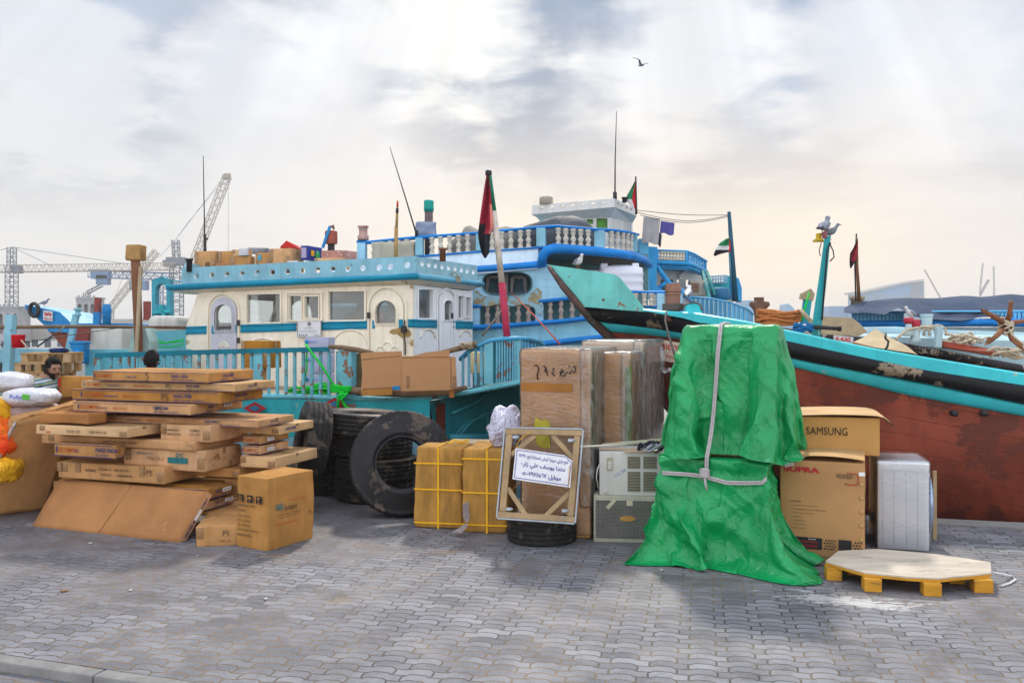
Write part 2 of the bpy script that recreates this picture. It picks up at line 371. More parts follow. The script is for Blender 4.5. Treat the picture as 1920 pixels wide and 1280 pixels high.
# ------------------------------------------------------------------ setting: quay, water, far bank
def pavement_material():
    m = bpy.data.materials.new('interlocking_pavers'); m.use_nodes = True; t = m.node_tree; ns = t.nodes; ls = t.links; b = ns['Principled BSDF']
    tx = ns.new('ShaderNodeTexCoord')
    def math_(op, a, c=None, d=None):
        n = ns.new('ShaderNodeMath'); n.operation = op
        for i, v in enumerate((a, c, d)):
            if v is None: continue
            if isinstance(v, (int, float)): n.inputs[i].default_value = v
            else: ls.new(v, n.inputs[i])
        return n.outputs[0]
    def noi(s_, det=5, ro=.6, sc=(1, 1, 1), dist=0):
        mp = ns.new('ShaderNodeMapping'); ls.new(tx.outputs['Object'], mp.inputs[0]); mp.inputs['Scale'].default_value = sc
        n = ns.new('ShaderNodeTexNoise'); ls.new(mp.outputs[0], n.inputs[0]); n.inputs['Scale'].default_value = s_; n.inputs['Detail'].default_value = det
        n.inputs['Roughness'].default_value = ro; n.inputs['Distortion'].default_value = dist; return n.outputs[0]
    def rng(x, a, b_, c=0, d=1, cl=True):
        n = ns.new('ShaderNodeMapRange'); n.clamp = cl; ls.new(x, n.inputs[0])
        for i, v in enumerate((a, b_, c, d)): n.inputs[i + 1].default_value = v
        return n.outputs[0]
    def mix(f, a, c, bt='MIX'):
        n = ns.new('ShaderNodeMix'); n.data_type = 'RGBA'; n.blend_type = bt
        if isinstance(f, (int, float)): n.inputs[0].default_value = f
        else: ls.new(f, n.inputs[0])
        for i, v in ((6, a), (7, c)):
            if isinstance(v, tuple): n.inputs[i].default_value = (*v, 1)
            else: ls.new(v, n.inputs[i])
        return n.outputs[2]
    mp = ns.new('ShaderNodeMapping'); ls.new(tx.outputs['Object'], mp.inputs[0]); mp.inputs['Rotation'].default_value = (0, 0, R(12))
    sp = ns.new('ShaderNodeSeparateXYZ'); ls.new(mp.outputs[0], sp.inputs[0]); x, y, _ = sp.outputs
    LX, WY = .24, .09
    wob = math_('MULTIPLY', math_('SUBTRACT', noi(.9, 3), .5), .035)
    def smoothwave(v, per, sharp):
        s_ = math_('SINE', math_('MULTIPLY', v, 2 * math.pi / per))
        n = ns.new('ShaderNodeMath'); n.operation = 'MULTIPLY'; n.use_clamp = False; ls.new(s_, n.inputs[0]); n.inputs[1].default_value = sharp
        return math_('MAXIMUM', math_('MINIMUM', n.outputs[0], 1.0), -1.0)
    y2 = math_('ADD', math_('ADD', y, wob), math_('MULTIPLY', smoothwave(x, LX, 2.4), .013))
    x2 = math_('ADD', math_('ADD', x, wob), math_('MULTIPLY', smoothwave(y2, WY * 2, 1.9), .026))
    cb = ns.new('ShaderNodeCombineXYZ'); ls.new(x2, cb.inputs[0]); ls.new(y2, cb.inputs[1])
    br = ns.new('ShaderNodeTexBrick'); ls.new(cb.outputs[0], br.inputs['Vector']); br.inputs['Scale'].default_value = 1
    br.inputs['Brick Width'].default_value = LX; br.inputs['Row Height'].default_value = WY; br.inputs['Mortar Size'].default_value = .0062; br.inputs['Mortar Smooth'].default_value = .35
    br.inputs['Color1'].default_value = (0, 0, 0, 1); br.inputs['Color2'].default_value = (1, 1, 1, 1); br.inputs['Mortar'].default_value = (.5, .5, .5, 1); br.inputs['Bias'].default_value = 0
    br.offset = .5
    sid = ns.new('ShaderNodeSeparateColor'); ls.new(br.outputs['Color'], sid.inputs[0])
    joint = br.outputs['Fac']
    stone = mix(rng(sid.outputs[0], 0, 1), (.052, .056, .074), (.20, .205, .235))
    stone = mix(rng(noi(.55, 6, .6), .36, .66), stone, (.085, .083, .10), 'MIX')
    stone = mix(rng(noi(1.7, 7, .65), .45, .7, 0, .6), stone, (.25, .25, .275))
    stone = mix(rng(noi(2.3, 6, .7, (1, 1, 1), .6), .50, .66, 0, .7), stone, (.045, .040, .045))
    stone = mix(rng(noi(90, 3, .7), .4, .75, 0, .4), stone, (.34, .34, .37))
    stone = mix(rng(noi(160, 2, .7), .55, .8, 0, .45), stone, (.10, .10, .11))
    jc = mix(rng(noi(1.1, 4), .42, .6), (.03, .022, .018), (.20, .125, .055))
    c = mix(joint, stone, jc)
    c = mix(rng(noi(.8, 7, .7, (1, 1, 1), .4), .60, .68, 0, .5), c, (.27, .17, .09))
    s2 = ns.new('ShaderNodeSeparateXYZ'); ls.new(ns.new('ShaderNodeNewGeometry').outputs['Position'], s2.inputs[0])
    ux = math_('DIVIDE', math_('SUBTRACT', s2.outputs[0], 2.60), .60); uy = math_('DIVIDE', math_('ADD', math_('SUBTRACT', s2.outputs[1], 6.74), math_('MULTIPLY', math_('SUBTRACT', s2.outputs[0], 2.60), .30)), .17)
    rr = math_('SQRT', math_('ADD', math_('MULTIPLY', ux, ux), math_('MULTIPLY', uy, uy)))
    pf = rng(math_('ADD', rr, math_('MULTIPLY', math_('SUBTRACT', noi(7, 9, .75, (1, 2.2, 1), .5), .5), 4.5)), .55, .8, 1, 0)
    c = mix(math_('MULTIPLY', pf, .42), c, (.78, .77, .75))
    ls.new(c, b.inputs['Base Color'])
    ls.new(rng(noi(3, 4), .3, .7, .55, .8), b.inputs['Roughness'])
    b.inputs['Specular IOR Level'].default_value = .5
    hgt = math_('ADD', math_('ADD', math_('MULTIPLY', joint, -1.0), math_('MULTIPLY', noi(130, 4, .7), .22)), math_('MULTIPLY', sid.outputs[0], .35))
    bp = ns.new('ShaderNodeBump'); bp.inputs['Strength'].default_value = .85; bp.inputs['Distance'].default_value = .008; ls.new(hgt, bp.inputs['Height']); ls.new(bp.outputs[0], b.inputs['Normal'])
    return m
PAVE = pavement_material()
CONC = mat('concrete_kerb', (.25, .245, .24), .85, .25, 5, streak=.3, bump=.4, bscale=90)
def edge_y(x): return 9.68 - .25 * (x - 4.745)
def pad(name, pts, z0, z1, m):
    mb = MB(); mb.prism([Vector((x, y, z1)) for x, y in pts], (0, 0, z0 - z1)); o = mb.build(name, m); tag(o, None, None, kind='structure'); return o
ka, kb = G(-260, 1194), G(900, 1368)
kd = (kb - ka).normalized(); ka2 = ka - kd * 30; kb2 = kb + kd * 30; kn = Vector((-kd.y, kd.x, 0))
o_ = []
for nm, pts, z in (('quay_paving', [(ka2 + kn * .065), (kb2 + kn * .065)], 0.0),):
    far = [(60, edge_y(60)), (-70, edge_y(-70))]
    pad(nm, [(pts[0].x, pts[0].y), (pts[1].x, pts[1].y)] + far, -3.0, z, PAVE)
q0, q1 = ka2 - kn * .065, kb2 - kn * .065
pad('road_paving', [(q0.x, q0.y), (q0.x - 5, -30), (q1.x + 5, -30), (q1.x, q1.y)], -3.0, -.055, PAVE)
kl = 0; kerb = thing('kerb', None, None, tuple(ka)); tag(kerb, None, None, kind='structure')
i = 0; s_ = -3.0
while s_ < 9:
    mb = MB(); a = ka + kd * (s_ + .006); bq = ka + kd * (s_ + .994)
    rbox(mb, frame((a + bq) / 2 + Vector((0, 0, -.2)), kd), (.988, .11, .205 + .002 * (i % 2)), .014, (6, 1, 1), .003, 5, i)
    mb.build('kerb_stone', CONC, kerb); s_ += 1; i += 1
mb = MB(); ea, eb = Vector((-60, edge_y(-60), 0)), Vector((50, edge_y(50), 0)); en = Vector((.25, 1, 0)).normalized()
ed = (eb - ea).normalized(); mb.box((ea + eb) / 2 - en * .16 + Vector((0, 0, -.1)), ed * (eb - ea).length, en * .28, (0, 0, .216))
tag(mb.build('quay_coping', CONC), None, None, kind='structure')
WAT = mat('creek_water', (.05, .09, .11), .12, .3, .6, bump=.6, bscale=3.5, spec=.8)
mb = MB(); mb.quad((-2000, -60, -1.25), (2000, -60, -1.25), (2000, 2000, -1.25), (-2000, 2000, -1.25)); tag(mb.build('water', WAT), None, None, kind='structure')
BANK = mat('far_bank_earth', (.34, .31, .27), .9, .3, .05)
mb = MB(); mb.prism([(-2000, 150, .2), (2000, 700, .2), (2000, 2000, .2), (-2000, 2000, .2)], (0, 0, -3)); tag(mb.build('far_bank', BANK), None, None, kind='structure')

# ------------------------------------------------------------------ far buildings and cranes
FARW = mat('pale_city_render', (.46, .44, .42), .85, .2, .3); FARD = mat('city_window_dark', (.12, .15, .18), .4, .2, .3)
TOWG = mat('coral_stone', (.42, .42, .43), .85, .25, .4)
def far_block(name, label, cat, px0, px1, py0, d, depth, base=.2, wins=None, group=None, material=None):
    t = thing(name, label, cat, (P((px0 + px1) / 2, 618, d).x, d, base), group)
    a, b = P(px0, py0, d), P(px1, py0, d); mb = MB(); mb.abox(a.x, b.x, d, d + depth, base, a.z); mb.build('wall', material or FARW, t)
    if wins:
        for (wx0, wy0, wx1, wy1) in wins:
            p, q = P(wx0, wy0, d), P(wx1, wy1, d); mb = MB(); mb.abox(p.x, q.x, d - .12, d + .1, q.z, p.z); mb.build('window', FARD, t)
    return t
far_block('waterfront_building', 'long low pale grey waterfront building at far left beyond the creek', 'building', -60, 141, 615, 150, 18,
          wins=[(2, 633, 9, 655), (44, 634, 56, 651), (84, 634, 95, 651), (60, 636, 71, 650), (108, 636, 117, 650)])
far_block('waterfront_building', 'second low waterfront building with flat roof behind the brown timber post', 'building', 205, 352, 598, 165, 18,
          wins=[(212, 606, 219, 614), (232, 606, 239, 614), (280, 606, 287, 614)])
def wind_tower(label, px0, px1, py0, d):
    a, b = P(px0, py0, d), P(px1, py0, d); w = b.x - a.x; t = thing('wind_tower', label, 'tower', ((a.x + b.x) / 2, d, .2), 'wind towers on the far bank'); h = a.z
    pl = Plane((px0 + px1) / 2, d, 0); mb = MB(); z0 = h - w * 1.25; holes = []
    for k in range(3):
        cx = a.x + w * (k + .5) / 3; r = w * .105
        holes.append([Vector((cx - r, d, z0 + .2)), Vector((cx + r, d, z0 + .2))] + [Vector((cx + r * math.cos(q), d, h - w * .42 + r * 1.5 * math.sin(q))) for q in [j * math.pi / 8 for j in range(9)]])
    mb.holed([Vector((a.x, d, .2)), Vector((b.x, d, .2)), Vector((b.x, d, h)), Vector((a.x, d, h))], holes, (0, .5, 0))
    mb.abox(a.x, b.x, d + .9, d + w, .2, h); mb.abox(a.x, a.x + .3, d + .5, d + .9, .2, h); mb.abox(b.x - .3, b.x, d + .5, d + .9, .2, h)
    mb.abox(a.x - .15, b.x + .15, d - .15, d + w + .15, h, h + .28); mb.abox(a.x - .1, b.x + .1, d - .1, d - .003, h - w * .12, h - w * .06)
    for k in range(5): mb.abox(a.x + w * (k + .3) / 5, a.x + w * (k + .7) / 5, d, d + .3, h + .28, h + .6)
    mb.build('shaft', TOWG, t)
wind_tower('pale wind tower beneath the hammerhead crane mast at far left', -6, 35, 577, 145)
wind_tower('pale arched wind tower between the blue bow and the red topped bollard', 143, 179, 560, 150)
CR1 = mat('crane_grey', (.20, .22, .26), .6, .2, .3); CR2 = mat('crane_blue', (.14, .24, .40), .6, .2, .3); CR3 = mat('crane_rust', (.42, .36, .30), .6, .2, .3)
def lattice(mb, a, b, w, up=(0, 0, 1), seg=None, r=.09, tri=False):
    a = Vector(a); b = Vector(b); d = b - a; x = d.cross(Vector(up))
    if x.length < .01: x = Vector((1, 0, 0)).cross(d).cross(d) * -1; x = Vector((1, 0, 0))
    x.normalize(); y = x.cross(d).normalized(); n = seg or max(3, int(d.length / w))
    cs = [x * w / 2 + y * w / 2, -x * w / 2 + y * w / 2, -x * w / 2 - y * w / 2, x * w / 2 - y * w / 2]
    if tri: cs = [y * w * .6, -x * w / 2 - y * w / 2, x * w / 2 - y * w / 2]
    for c in cs: mb.tube([a + c, b + c], r, 4, cap=False, smooth=False)
    for i in range(n):
        for k in range(len(cs)):
            c0, c1 = cs[k], cs[(k + 1) % len(cs)]
            if i % 2: c0, c1 = c1, c0
            mb.tube([a + d * (i / n) + c0, a + d * ((i + 1) / n) + c1], r * .55, 3, cap=False, smooth=False)
            mb.tube([a + d * (i / n) + c0, a + d * (i / n) + c1], r * .5, 3, cap=False, smooth=False)
def cable(mb, pts, r=.05): mb.tube(pts, r, 3, cap=False, smooth=False)
D1 = 230
t = thing('tower_crane', 'hammerhead tower crane with a long level jib at far left', 'crane', (P(22, 618, D1).x, D1, .2))
mb = MB(); x0 = P(22, 618, D1); lattice(mb, (x0.x, D1, .2), P(22, 500, D1), 2.2, seg=14, r=.14); mb.build('mast', CR1, t)
mb = MB(); lattice(mb, P(22, 500, D1), P(22, 464, D1), 1.6, seg=4, r=.14); cable(mb, [P(22, 463, D1), P(100, 500, D1)], .09); cable(mb, [P(22, 463, D1), P(240, 495, D1)], .09); cable(mb, [P(22, 463, D1), P(-60, 486, D1)], .09); mb.build('apex', CR1, t)
mb = MB(); lattice(mb, P(-120, 506, D1), P(330, 500, D1), 1.7, seg=64, r=.1, tri=True); mb.build('jib', CR3, t)
mb = MB(); mb.box(P(32, 505, D1), (2.2, 0, 0), (0, 2, 0), (0, 0, 2.0)); mb.build('cab', CR1, t)
D2 = 300
t = thing('tower_crane', 'blue grey crane jib with hanging counterweight blocks behind the timber post', 'crane', (P(300, 618, D2).x, D2, .2))
mb = MB(); lattice(mb, P(168, 513, D2), P(330, 519, D2), 2.4, seg=22, r=.2); mb.build('jib', CR2, t)
for x, y, w in ((190, 514, 6), (194, 525, 3.8), (261, 535, 5.6)): mb = MB(); mb.box(P(x, y, D2), (w, 0, 0), (0, 3, 0), (0, 0, 3.2)); mb.build('counterweight', CR2, t)
mb = MB(); lattice(mb, P(310, 618, D2), P(310, 519, D2), 2.6, seg=10, r=.2); mb.build('mast', CR2, t)
t = thing('tower_crane', 'tall luffing crane with raised lattice boom left of the long whip antenna', 'crane', (P(331, 618, 250).x, 250, .2))
mb = MB(); lattice(mb, P(331, 617, 250), P(331, 485, 250), 2.9, seg=15, r=.17); lattice(mb, P(331, 485, 250), P(329, 450, 250), 1.6, seg=5, r=.15); mb.build('mast', CR1, t)
mb = MB(); lattice(mb, P(352, 520, 250), P(426, 331, 250), 1.9, seg=28, r=.12, up=(0, 1, 0)); mb.box(P(426, 331, 250), (1.8, 0, 0), (0, 1, 0), (0, 0, 1.6)); mb.build('boom', CR3, t)
mb = MB(); cable(mb, [P(329, 450, 250), P(352, 418, 250), P(426, 330, 250)], .07); cable(mb, [P(329, 450, 250), P(420, 330, 250)], .05); cable(mb, [P(428, 333, 250), P(428, 470, 250)], .06); cable(mb, [P(329, 450, 250), P(300, 480, 250), P(280, 490, 250)], .07); mb.build('cables', CR1, t)
mb = MB(); mb.box(P(331, 490, 250), (5, 0, 0), (0, 3, 0), (0, 0, 2.2)); mb.box(P(318, 494, 250), (3, 0, 0), (0, 2.6, 0), (0, 0, 1.8)); mb.build('platform', CR1, t)
t = thing('mobile_crane', 'lattice boom leaning up behind the brown timber post', 'crane', (P(205, 618, 210).x, 210, .2))
mb = MB(); lattice(mb, P(206, 580, 210), P(294, 470, 210), 1.3, seg=22, r=.09, up=(0, 1, 0)); cable(mb, [P(206, 580, 210), P(230, 520, 210), P(294, 470, 210)]); mb.build('boom', CR3, t)
mb = MB(); lattice(mb, P(206, 617, 210), P(206, 580, 210), 1.3, seg=6, r=.1); mb.build('mast', CR1, t)
t = thing('mobile_crane', 'small crane standing on top of the wind tower roof', 'crane', (P(163, 558, 190).x, 190, .2))
mb = MB(); lattice(mb, P(163, 617, 190), P(163, 548, 190), 1.0, seg=10, r=.08); lattice(mb, P(163, 549, 190), P(192, 534, 190), .6, seg=6, r=.07); mb.build('boom', CR1, t)
for lab, xb, yt, xt in (('thin leaning crane boom right of the wedge shaped glass building', 1762, 505, 1733), ('upright crane with short arms above the grey deck tarpaulin', 1838, 493, 1843), ('rightmost slender crane on the horizon', 1864, 499, 1863)):
    d = 700; t = thing('tower_crane', lab, 'crane', (P(xb, 618, d).x, d, .2), 'distant cranes at right'); mb = MB()
    lattice(mb, P(xb, 618, d), P(xb, 555 if xb < 1800 else 540, d), 1.0, seg=14, r=.12); mb.build('mast', CR1, t); mb = MB()
    lattice(mb, P(xb, 556 if xb < 1800 else 540, d), P(xt, yt, d), .8, seg=18, r=.11, up=(0, 1, 0)); mb.build('boom', CR1, t)
    if xb == 1838: mb = MB(); lattice(mb, P(1838, 552, d), P(1854, 524, d), 1.2, seg=8, r=.2, up=(0, 1, 0)); mb.build('arm', CR1, t)
GLS = mat('city_glass', (.08, .30, .55), .3, .15, .05)
d = 750; t = thing('office_building', 'pale blue glass office building with a sloping wedge roof on the horizon', 'building', (P(1675, 618, d).x, d, .2))
mb = MB(); mb.prism([P(1615, 618, d), P(1733, 618, d), P(1733, 527, d), P(1700, 532, d), P(1650, 541, d), P(1615, 548, d)], (0, 30, 0)); mb.build('wall', GLS, t)
mb = MB(); mb.prism([P(1613, 546, d - 3), P(1650, 538, d - 3), P(1700, 527, d - 3), P(1733, 523, d - 3), P(1733, 526, d - 3), P(1700, 531, d - 3), P(1650, 542, d - 3), P(1613, 550, d - 3)], (0, 36, 0)); mb.build('roof', FARW, t)
mb = MB()
for k in range(12): mb.bar(P(1708 + k * 2.1, 527, d - .7), P(1708 + k * 2.1, 560, d - .7), .25, .4)
for k in range(14): mb.bar(P(1616, 552 + k * 4.6, d - .9), P(1733, 552 + k * 4.6, d - .9), .3, .4)
mb.build('facade_fins', FARW, t)
far_block('distant_building', 'stepped pale blue building below the flag pole at right', 'building', 1556, 1592, 574, 800, 30, material=GLS)
far_block('distant_building', 'small low hazy block at the end of the blue bulwark', 'building', 1398, 1413, 563, 650, 30, material=GLS)
t = thing('sail_shaped_building', 'sail shaped hazy building left of the turquoise mast', 'building', (P(1484, 618, 800).x, 800, .2))
mb = MB(); mb.prism([P(1474, 618, 800), P(1475, 572, 800), P(1478, 569, 800), P(1486, 575, 800), P(1494, 586, 800), P(1498, 618, 800)], (0, 22, 0)); mb.build('wall', GLS, t)
# ------------------------------------------------------------------ paints of the dhows
CREAM = mat('cream_paint', (.84, .76, .63), .55, .12, 2.2, streak=.35, bump=.15, chip=(.28, (.36, .24, .12), 2.2))
WHITEP = mat('white_paint', (.80, .82, .86), .5, .1, 2.2, streak=.2, bump=.12, chip=(.12, (.45, .42, .38), 3))
LBLUE = mat('pale_blue_paint', (.24, .50, .62), .55, .25, 2.0, streak=.35, bump=.2, chip=(.25, (.12, .25, .30), 3))
TEAL = mat('turquoise_paint', (.03, .40, .46), .5, .25, 1.6, streak=.3, bump=.2, chip=(.22, (.30, .36, .34), 4))
CYAN = mat('bright_cyan_stripe', (.0, .235, .38), .45, .2, 3, bump=.1, chip=(.1, (.02, .12, .18), 5))
RAILB = mat('worn_blue_rail_paint', (.15, .46, .56), .6, .3, 3, streak=.2, bump=.35, chip=(.62, (.20, .11, .07), 7))
RAILT = mat('dark_teal_rail_paint', (.0, .17, .25), .5, .3, 3, bump=.2, chip=(.2, (.05, .08, .09), 7))
SKYB = mat('sky_blue_hull_paint', (.34, .62, .80), .55, .18, 1.2, streak=.5, bump=.3, planks=(.05, .17), chip=(.12, (.16, .26, .32), 3))
COBALT = mat('cobalt_strake_paint', (.005, .22, .66), .45, .25, 2, bump=.2, streak=.2, chip=(.1, (.05, .12, .3), 5))
BALW = mat('cream_baluster_paint', (.62, .58, .50), .6, .2, 6, bump=.2, chip=(.3, (.30, .26, .22), 9))
BALR = mat('stripped_baluster_wood', (.42, .34, .29), .8, .3, 9, bump=.5, chip=(.5, (.62, .58, .52), 10))
RUST = mat('red_oxide_hull_paint', (.27, .058, .032), .6, .5, 1.1, streak=.75, bump=.5, planks=(.17, .2), chip=(.72, (.12, .032, .022), 1.5))
BLACKR = mat('black_tarred_strake', (.010, .010, .013), .55, .3, 3, bump=.6, chip=(.30, (.17, .15, .13), 3.5))
BROWNW = mat('brown_timber', (.20, .09, .045), .7, .35, 4, bump=.5, stretch=(1, 1, .2), chip=(.2, (.09, .05, .03), 6))
WOODL = mat('weathered_pale_wood', (.42, .33, .22), .8, .3, 5, bump=.5, stretch=(1, 1, .3), chip=(.25, (.2, .15, .1), 6))
POLEW = mat('driftwood_branch', (.20, .13, .08), .8, .35, 6, bump=.6)
DARKM = mat('dark_fitting_metal', (.03, .03, .035), .45, .3, 8, bump=.2)
IRONR = mat('rusty_iron', (.24, .10, .05), .8, .35, 8, bump=.5, chip=(.3, (.10, .045, .03), 9))
MUDST = mat('mud_stained_filler', (.38, .31, .18), .8, .45, 3, bump=.4, chip=(.95, (.26, .44, .52), 5))
DECK = mat('deck_planks', (.33, .27, .2), .8, .3, 3, bump=.4)
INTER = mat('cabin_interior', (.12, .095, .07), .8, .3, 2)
GLASS = clear('window_glass', (.80, .85, .85), .06, .03, .16, 2.5, bump=.08, lo=.4, hi=.8)
BLK = mat('black_ink', (.02, .02, .022), .7, .1)
SIGNW = mat('sign_white', (.66, .66, .70), .5, .12, 6, bump=.05)
NAVY = mat('navy_ink', (.02, .02, .22), .6, .1)
REDI = mat('red_ink', (.55, .03, .02), .6, .15, 20)

def arch(pl, x0, x1, y0, y1, off=0, k=1.0, n=12):
    r = (x1 - x0) / 2; cx = (x0 + x1) / 2; ys = y0 + r * k
    return [pl(x0, y1, off), pl(x1, y1, off)] + [pl(cx + r * math.cos(q), ys - r * k * math.sin(q), off) for q in [j * math.pi / n for j in range(n + 1)]]
def rect(pl, x0, y0, x1, y1, off=0, dy=0): return [pl(x0, y1, off), pl(x1, y1 + dy, off), pl(x1, y0 + dy, off), pl(x0, y0, off)]
def rim(mb, loop, n, w, thick, m=0):
    c = sum(loop, Vector()) / len(loop); out = [p + (p - c).normalized() * w for p in loop]; q = len(loop); vs = loop + out + [p + n * thick for p in loop] + [p + n * thick for p in out]
    fs = []
    for i in range(q):
        j = (i + 1) % q; fs += [(2 * q + i, 2 * q + j, 3 * q + j, 3 * q + i), (i, j, 2 * q + j, 2 * q + i), (q + i, q + j, 3 * q + j, 3 * q + i)]
    mb.add(vs, fs, m)
def sweep(mb, px, top, bot, d, thick, m=0, dirn=None):
    """strake: columns of (px, top row, bottom row, depth) swept into a closed bar with real thickness"""
    pts = [(P(a, b, e), P(a, c, e)) for a, b, c, e in zip(px, top, bot, d)]; rows = []
    for i, (t_, b_) in enumerate(pts):
        q0 = pts[max(i - 1, 0)][0]; q1 = pts[min(i + 1, len(pts) - 1)][0]; tg = (q1 - q0); tg.z = 0; tg.normalize(); n = Vector((tg.y, -tg.x, 0)); h = (t_ - b_).z * .22
        rows.append([t_ - n * thick, t_ - n * thick * .1, t_ + n * thick * .35 - Vector((0, 0, h)), b_ + n * thick * .35 + Vector((0, 0, h)), b_ - n * thick * .1, b_ - n * thick])
    rows = [r for r in rows]; mb.grid(rows, m, smooth=True, close=True)
    b0 = len(mb.v) - len(rows) * 6; mb.f += [tuple(b0 + i for i in range(6)), tuple(len(mb.v) - 6 + i for i in reversed(range(6)))]; mb.m += [m, m]; mb.sm += [False, False]
def lerp_list(xs, ys, x):
    if x <= xs[0]: return ys[0]
    for i in range(len(xs) - 1):
        if x <= xs[i + 1]: return ys[i] + (ys[i + 1] - ys[i]) * (x - xs[i]) / (xs[i + 1] - xs[i])
    return ys[-1]

# ================================================================== dhow with the white cabin
YA = 17.7
pA = Plane(774, 16, YA); pB = Plane(774, 16, YA - 90)
b1 = thing('cargo_dhow', 'light blue dhow with cream arched cabin and cartons on its roof, moored behind the tyres', 'dhow', (-3, 14.5, -1.2))
nA, nB = pA.n, pB.n
LB_ = pB.t(pB(886, 560)); LA_ = -pA.t(pA(349, 620))
cab = MB()
holesA = [rect(pA, 464, 552.5, 526, 605, 0, -1.5), rect(pA, 544, 554.5, 566, 600), rect(pA, 573, 556, 599, 596), rect(pA, 617.5, 547, 684, 600, 0, -1), arch(pA, 405, 437.5, 571, 619), arch(pA, 706.5, 744.7, 563.5, 606)]
cab.holed([pA(349, 770), pA(774, 770), pA(774, 534), pA(372, 547), pA(349, 612)], holesA, -nA * .07)
cab.holed([pB(774, 770, -.003), pB(886, 770, -.003), pB(886, 546, -.003), pB(774, 534, -.003)], [rect(pB, 783, 543, 809.5, 596, -.003, 0), arch(pB, 828, 843, 563, 599.5, -.003), rect(pB, 857.5, 555, 867, 596, -.003), rect(pB, 870.5, 557.5, 880, 593, -.003)], -nB * .07, 1)
back = pA.O + Vector((0, 0, 0)); t0, t1 = -LA_, -.075; zb = .75; zt = 2.98
def cabpt(t, s, z): return pA.O + pA.D * t - nA * s + Vector((0, 0, z))
def cwin(t0_, t1_, z0, z1, s): return [cabpt(t0_, s, z0), cabpt(t1_, s, z0), cabpt(t1_, s, z1), cabpt(t0_, s, z1)]
def carch(tc_, w, z0, z1, s): return [cabpt(tc_ - w, s, z0), cabpt(tc_ + w, s, z0)] + [cabpt(tc_ + w * math.cos(q), s, z1 - w + w * math.sin(q)) for q in [j * math.pi / 10 for j in range(11)]]
cab.holed(cwin(t0, -.07, zb, zt, LB_), [carch(-4.2, .3, 2.1, 2.75, LB_), cwin(-3.5, -2.75, 2.12, 2.68, LB_), carch(-2.2, .32, 2.05, 2.72, LB_), cwin(-1.7, -.9, 2.12, 2.65, LB_), cwin(-.7, -.2, 2.12, 2.65, LB_)], nA * .06, 2)
e0, e1 = pA(349, 770), pA(349, 612); top0 = pA(372, 547); dB = -nA
lf = [e0 + nA * -.07, e0 + dB * (LB_ - .07), e1 + dB * (LB_ - .07), top0 + dB * (LB_ - .07), top0 + nA * -.07, e1 + nA * -.07]
cab.quad(lf[0], lf[1], lf[2], lf[5], m=0)
cab.holed([lf[5], lf[2], lf[3], lf[4]], [[lf[5].lerp(lf[2], .08).lerp(lf[4].lerp(lf[3], .08), .12), lf[5].lerp(lf[2], .45).lerp(lf[4].lerp(lf[3], .45), .12), lf[5].lerp(lf[2], .45).lerp(lf[4].lerp(lf[3], .45), .85), lf[5].lerp(lf[2], .08).lerp(lf[4].lerp(lf[3], .08), .85)],
          [lf[5].lerp(lf[2], .55).lerp(lf[4].lerp(lf[3], .55), .12), lf[5].lerp(lf[2], .92).lerp(lf[4].lerp(lf[3], .92), .12), lf[5].lerp(lf[2], .92).lerp(lf[4].lerp(lf[3], .92), .85), lf[5].lerp(lf[2], .55).lerp(lf[4].lerp(lf[3], .55), .85)]], pA.D * .05, 0)
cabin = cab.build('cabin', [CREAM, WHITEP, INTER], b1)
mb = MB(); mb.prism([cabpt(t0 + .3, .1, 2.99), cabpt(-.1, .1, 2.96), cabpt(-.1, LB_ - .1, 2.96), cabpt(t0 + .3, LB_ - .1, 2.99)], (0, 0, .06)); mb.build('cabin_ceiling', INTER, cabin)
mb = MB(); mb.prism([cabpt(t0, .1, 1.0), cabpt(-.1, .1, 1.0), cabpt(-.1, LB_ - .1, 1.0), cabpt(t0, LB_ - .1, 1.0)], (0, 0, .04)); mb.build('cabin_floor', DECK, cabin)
def window(pl, loop, w=.045, th=.03, fm=WHITEP, mull=None):
    f = MB(); rim(f, loop, pl.n, w, th)
    if mull: f.prism(mull, pl.n * th * .8)
    o = f.build('window', fm, b1); g = MB(); c = [p - pl.n * .04 for p in loop]; g.prism(c, -pl.n * .006); g.build('pane', GLASS, o); return o
window(pA, holesA[0], fm=CREAM); window(pA, holesA[3], fm=CREAM)
window(pA, holesA[1], .03, .035, CREAM); window(pA, holesA[2], .03, .045, CREAM)
window(pB, rect(pB, 783, 543, 809.5, 596, 0, 0), .05, .03)
window(pB, rect(pB, 857.5, 555, 867, 596), .04, .03); window(pB, rect(pB, 870.5, 557.5, 880, 593), .035, .05)
mb = MB(); rim(mb, rect(pA, 541, 551, 603, 600, .0, -1), pA.n, .04, .05); mb.build('window_surround', CREAM, b1)
GREYD = mat('lavender_grey_door', (.52, .52, .60), .45, .12, 3, streak=.2, bump=.08)
def door(pl, ox0, ox1, oy0, win, m, stripe, hx_, lab=None):
    f = MB(); outer = arch(pl, ox0, ox1, oy0, 770, .012, 1.05); f.holed(outer, [[p + pl.n * .012 for p in win]], -pl.n * -.02)
    o = f.build('door', m, b1, label=lab)
    f = MB(); rim(f, [p + pl.n * .03 for p in win], pl.n, .045, .02); rim(f, [p + pl.n * .03 for p in win], pl.n, .012, .035); f.build('window_frame', m, o)
    g = MB(); g.prism([p - pl.n * .01 for p in win], -pl.n * .006); g.build('pane', GLASS, o)
    f = MB(); big = arch(pl, ox0 - 4, ox1 + 4, oy0 - 5, 770, 0, 1.05); rim(f, big, pl.n, .035, .035); f.build('moulding', m if pl is pB else CREAM, o)
    f = MB()
    for yy in hx_[1:]: c = pl(hx_[0], yy, .05); f.box(c, pl.D * .05, pl.n * .03, (0, 0, .11))
    f.build('hinge', DARKM, o); return o
dA = door(pA, 396, 444, 557, holesA[4], GREYD, None, (447, 605, 638), 'lavender grey arched door')
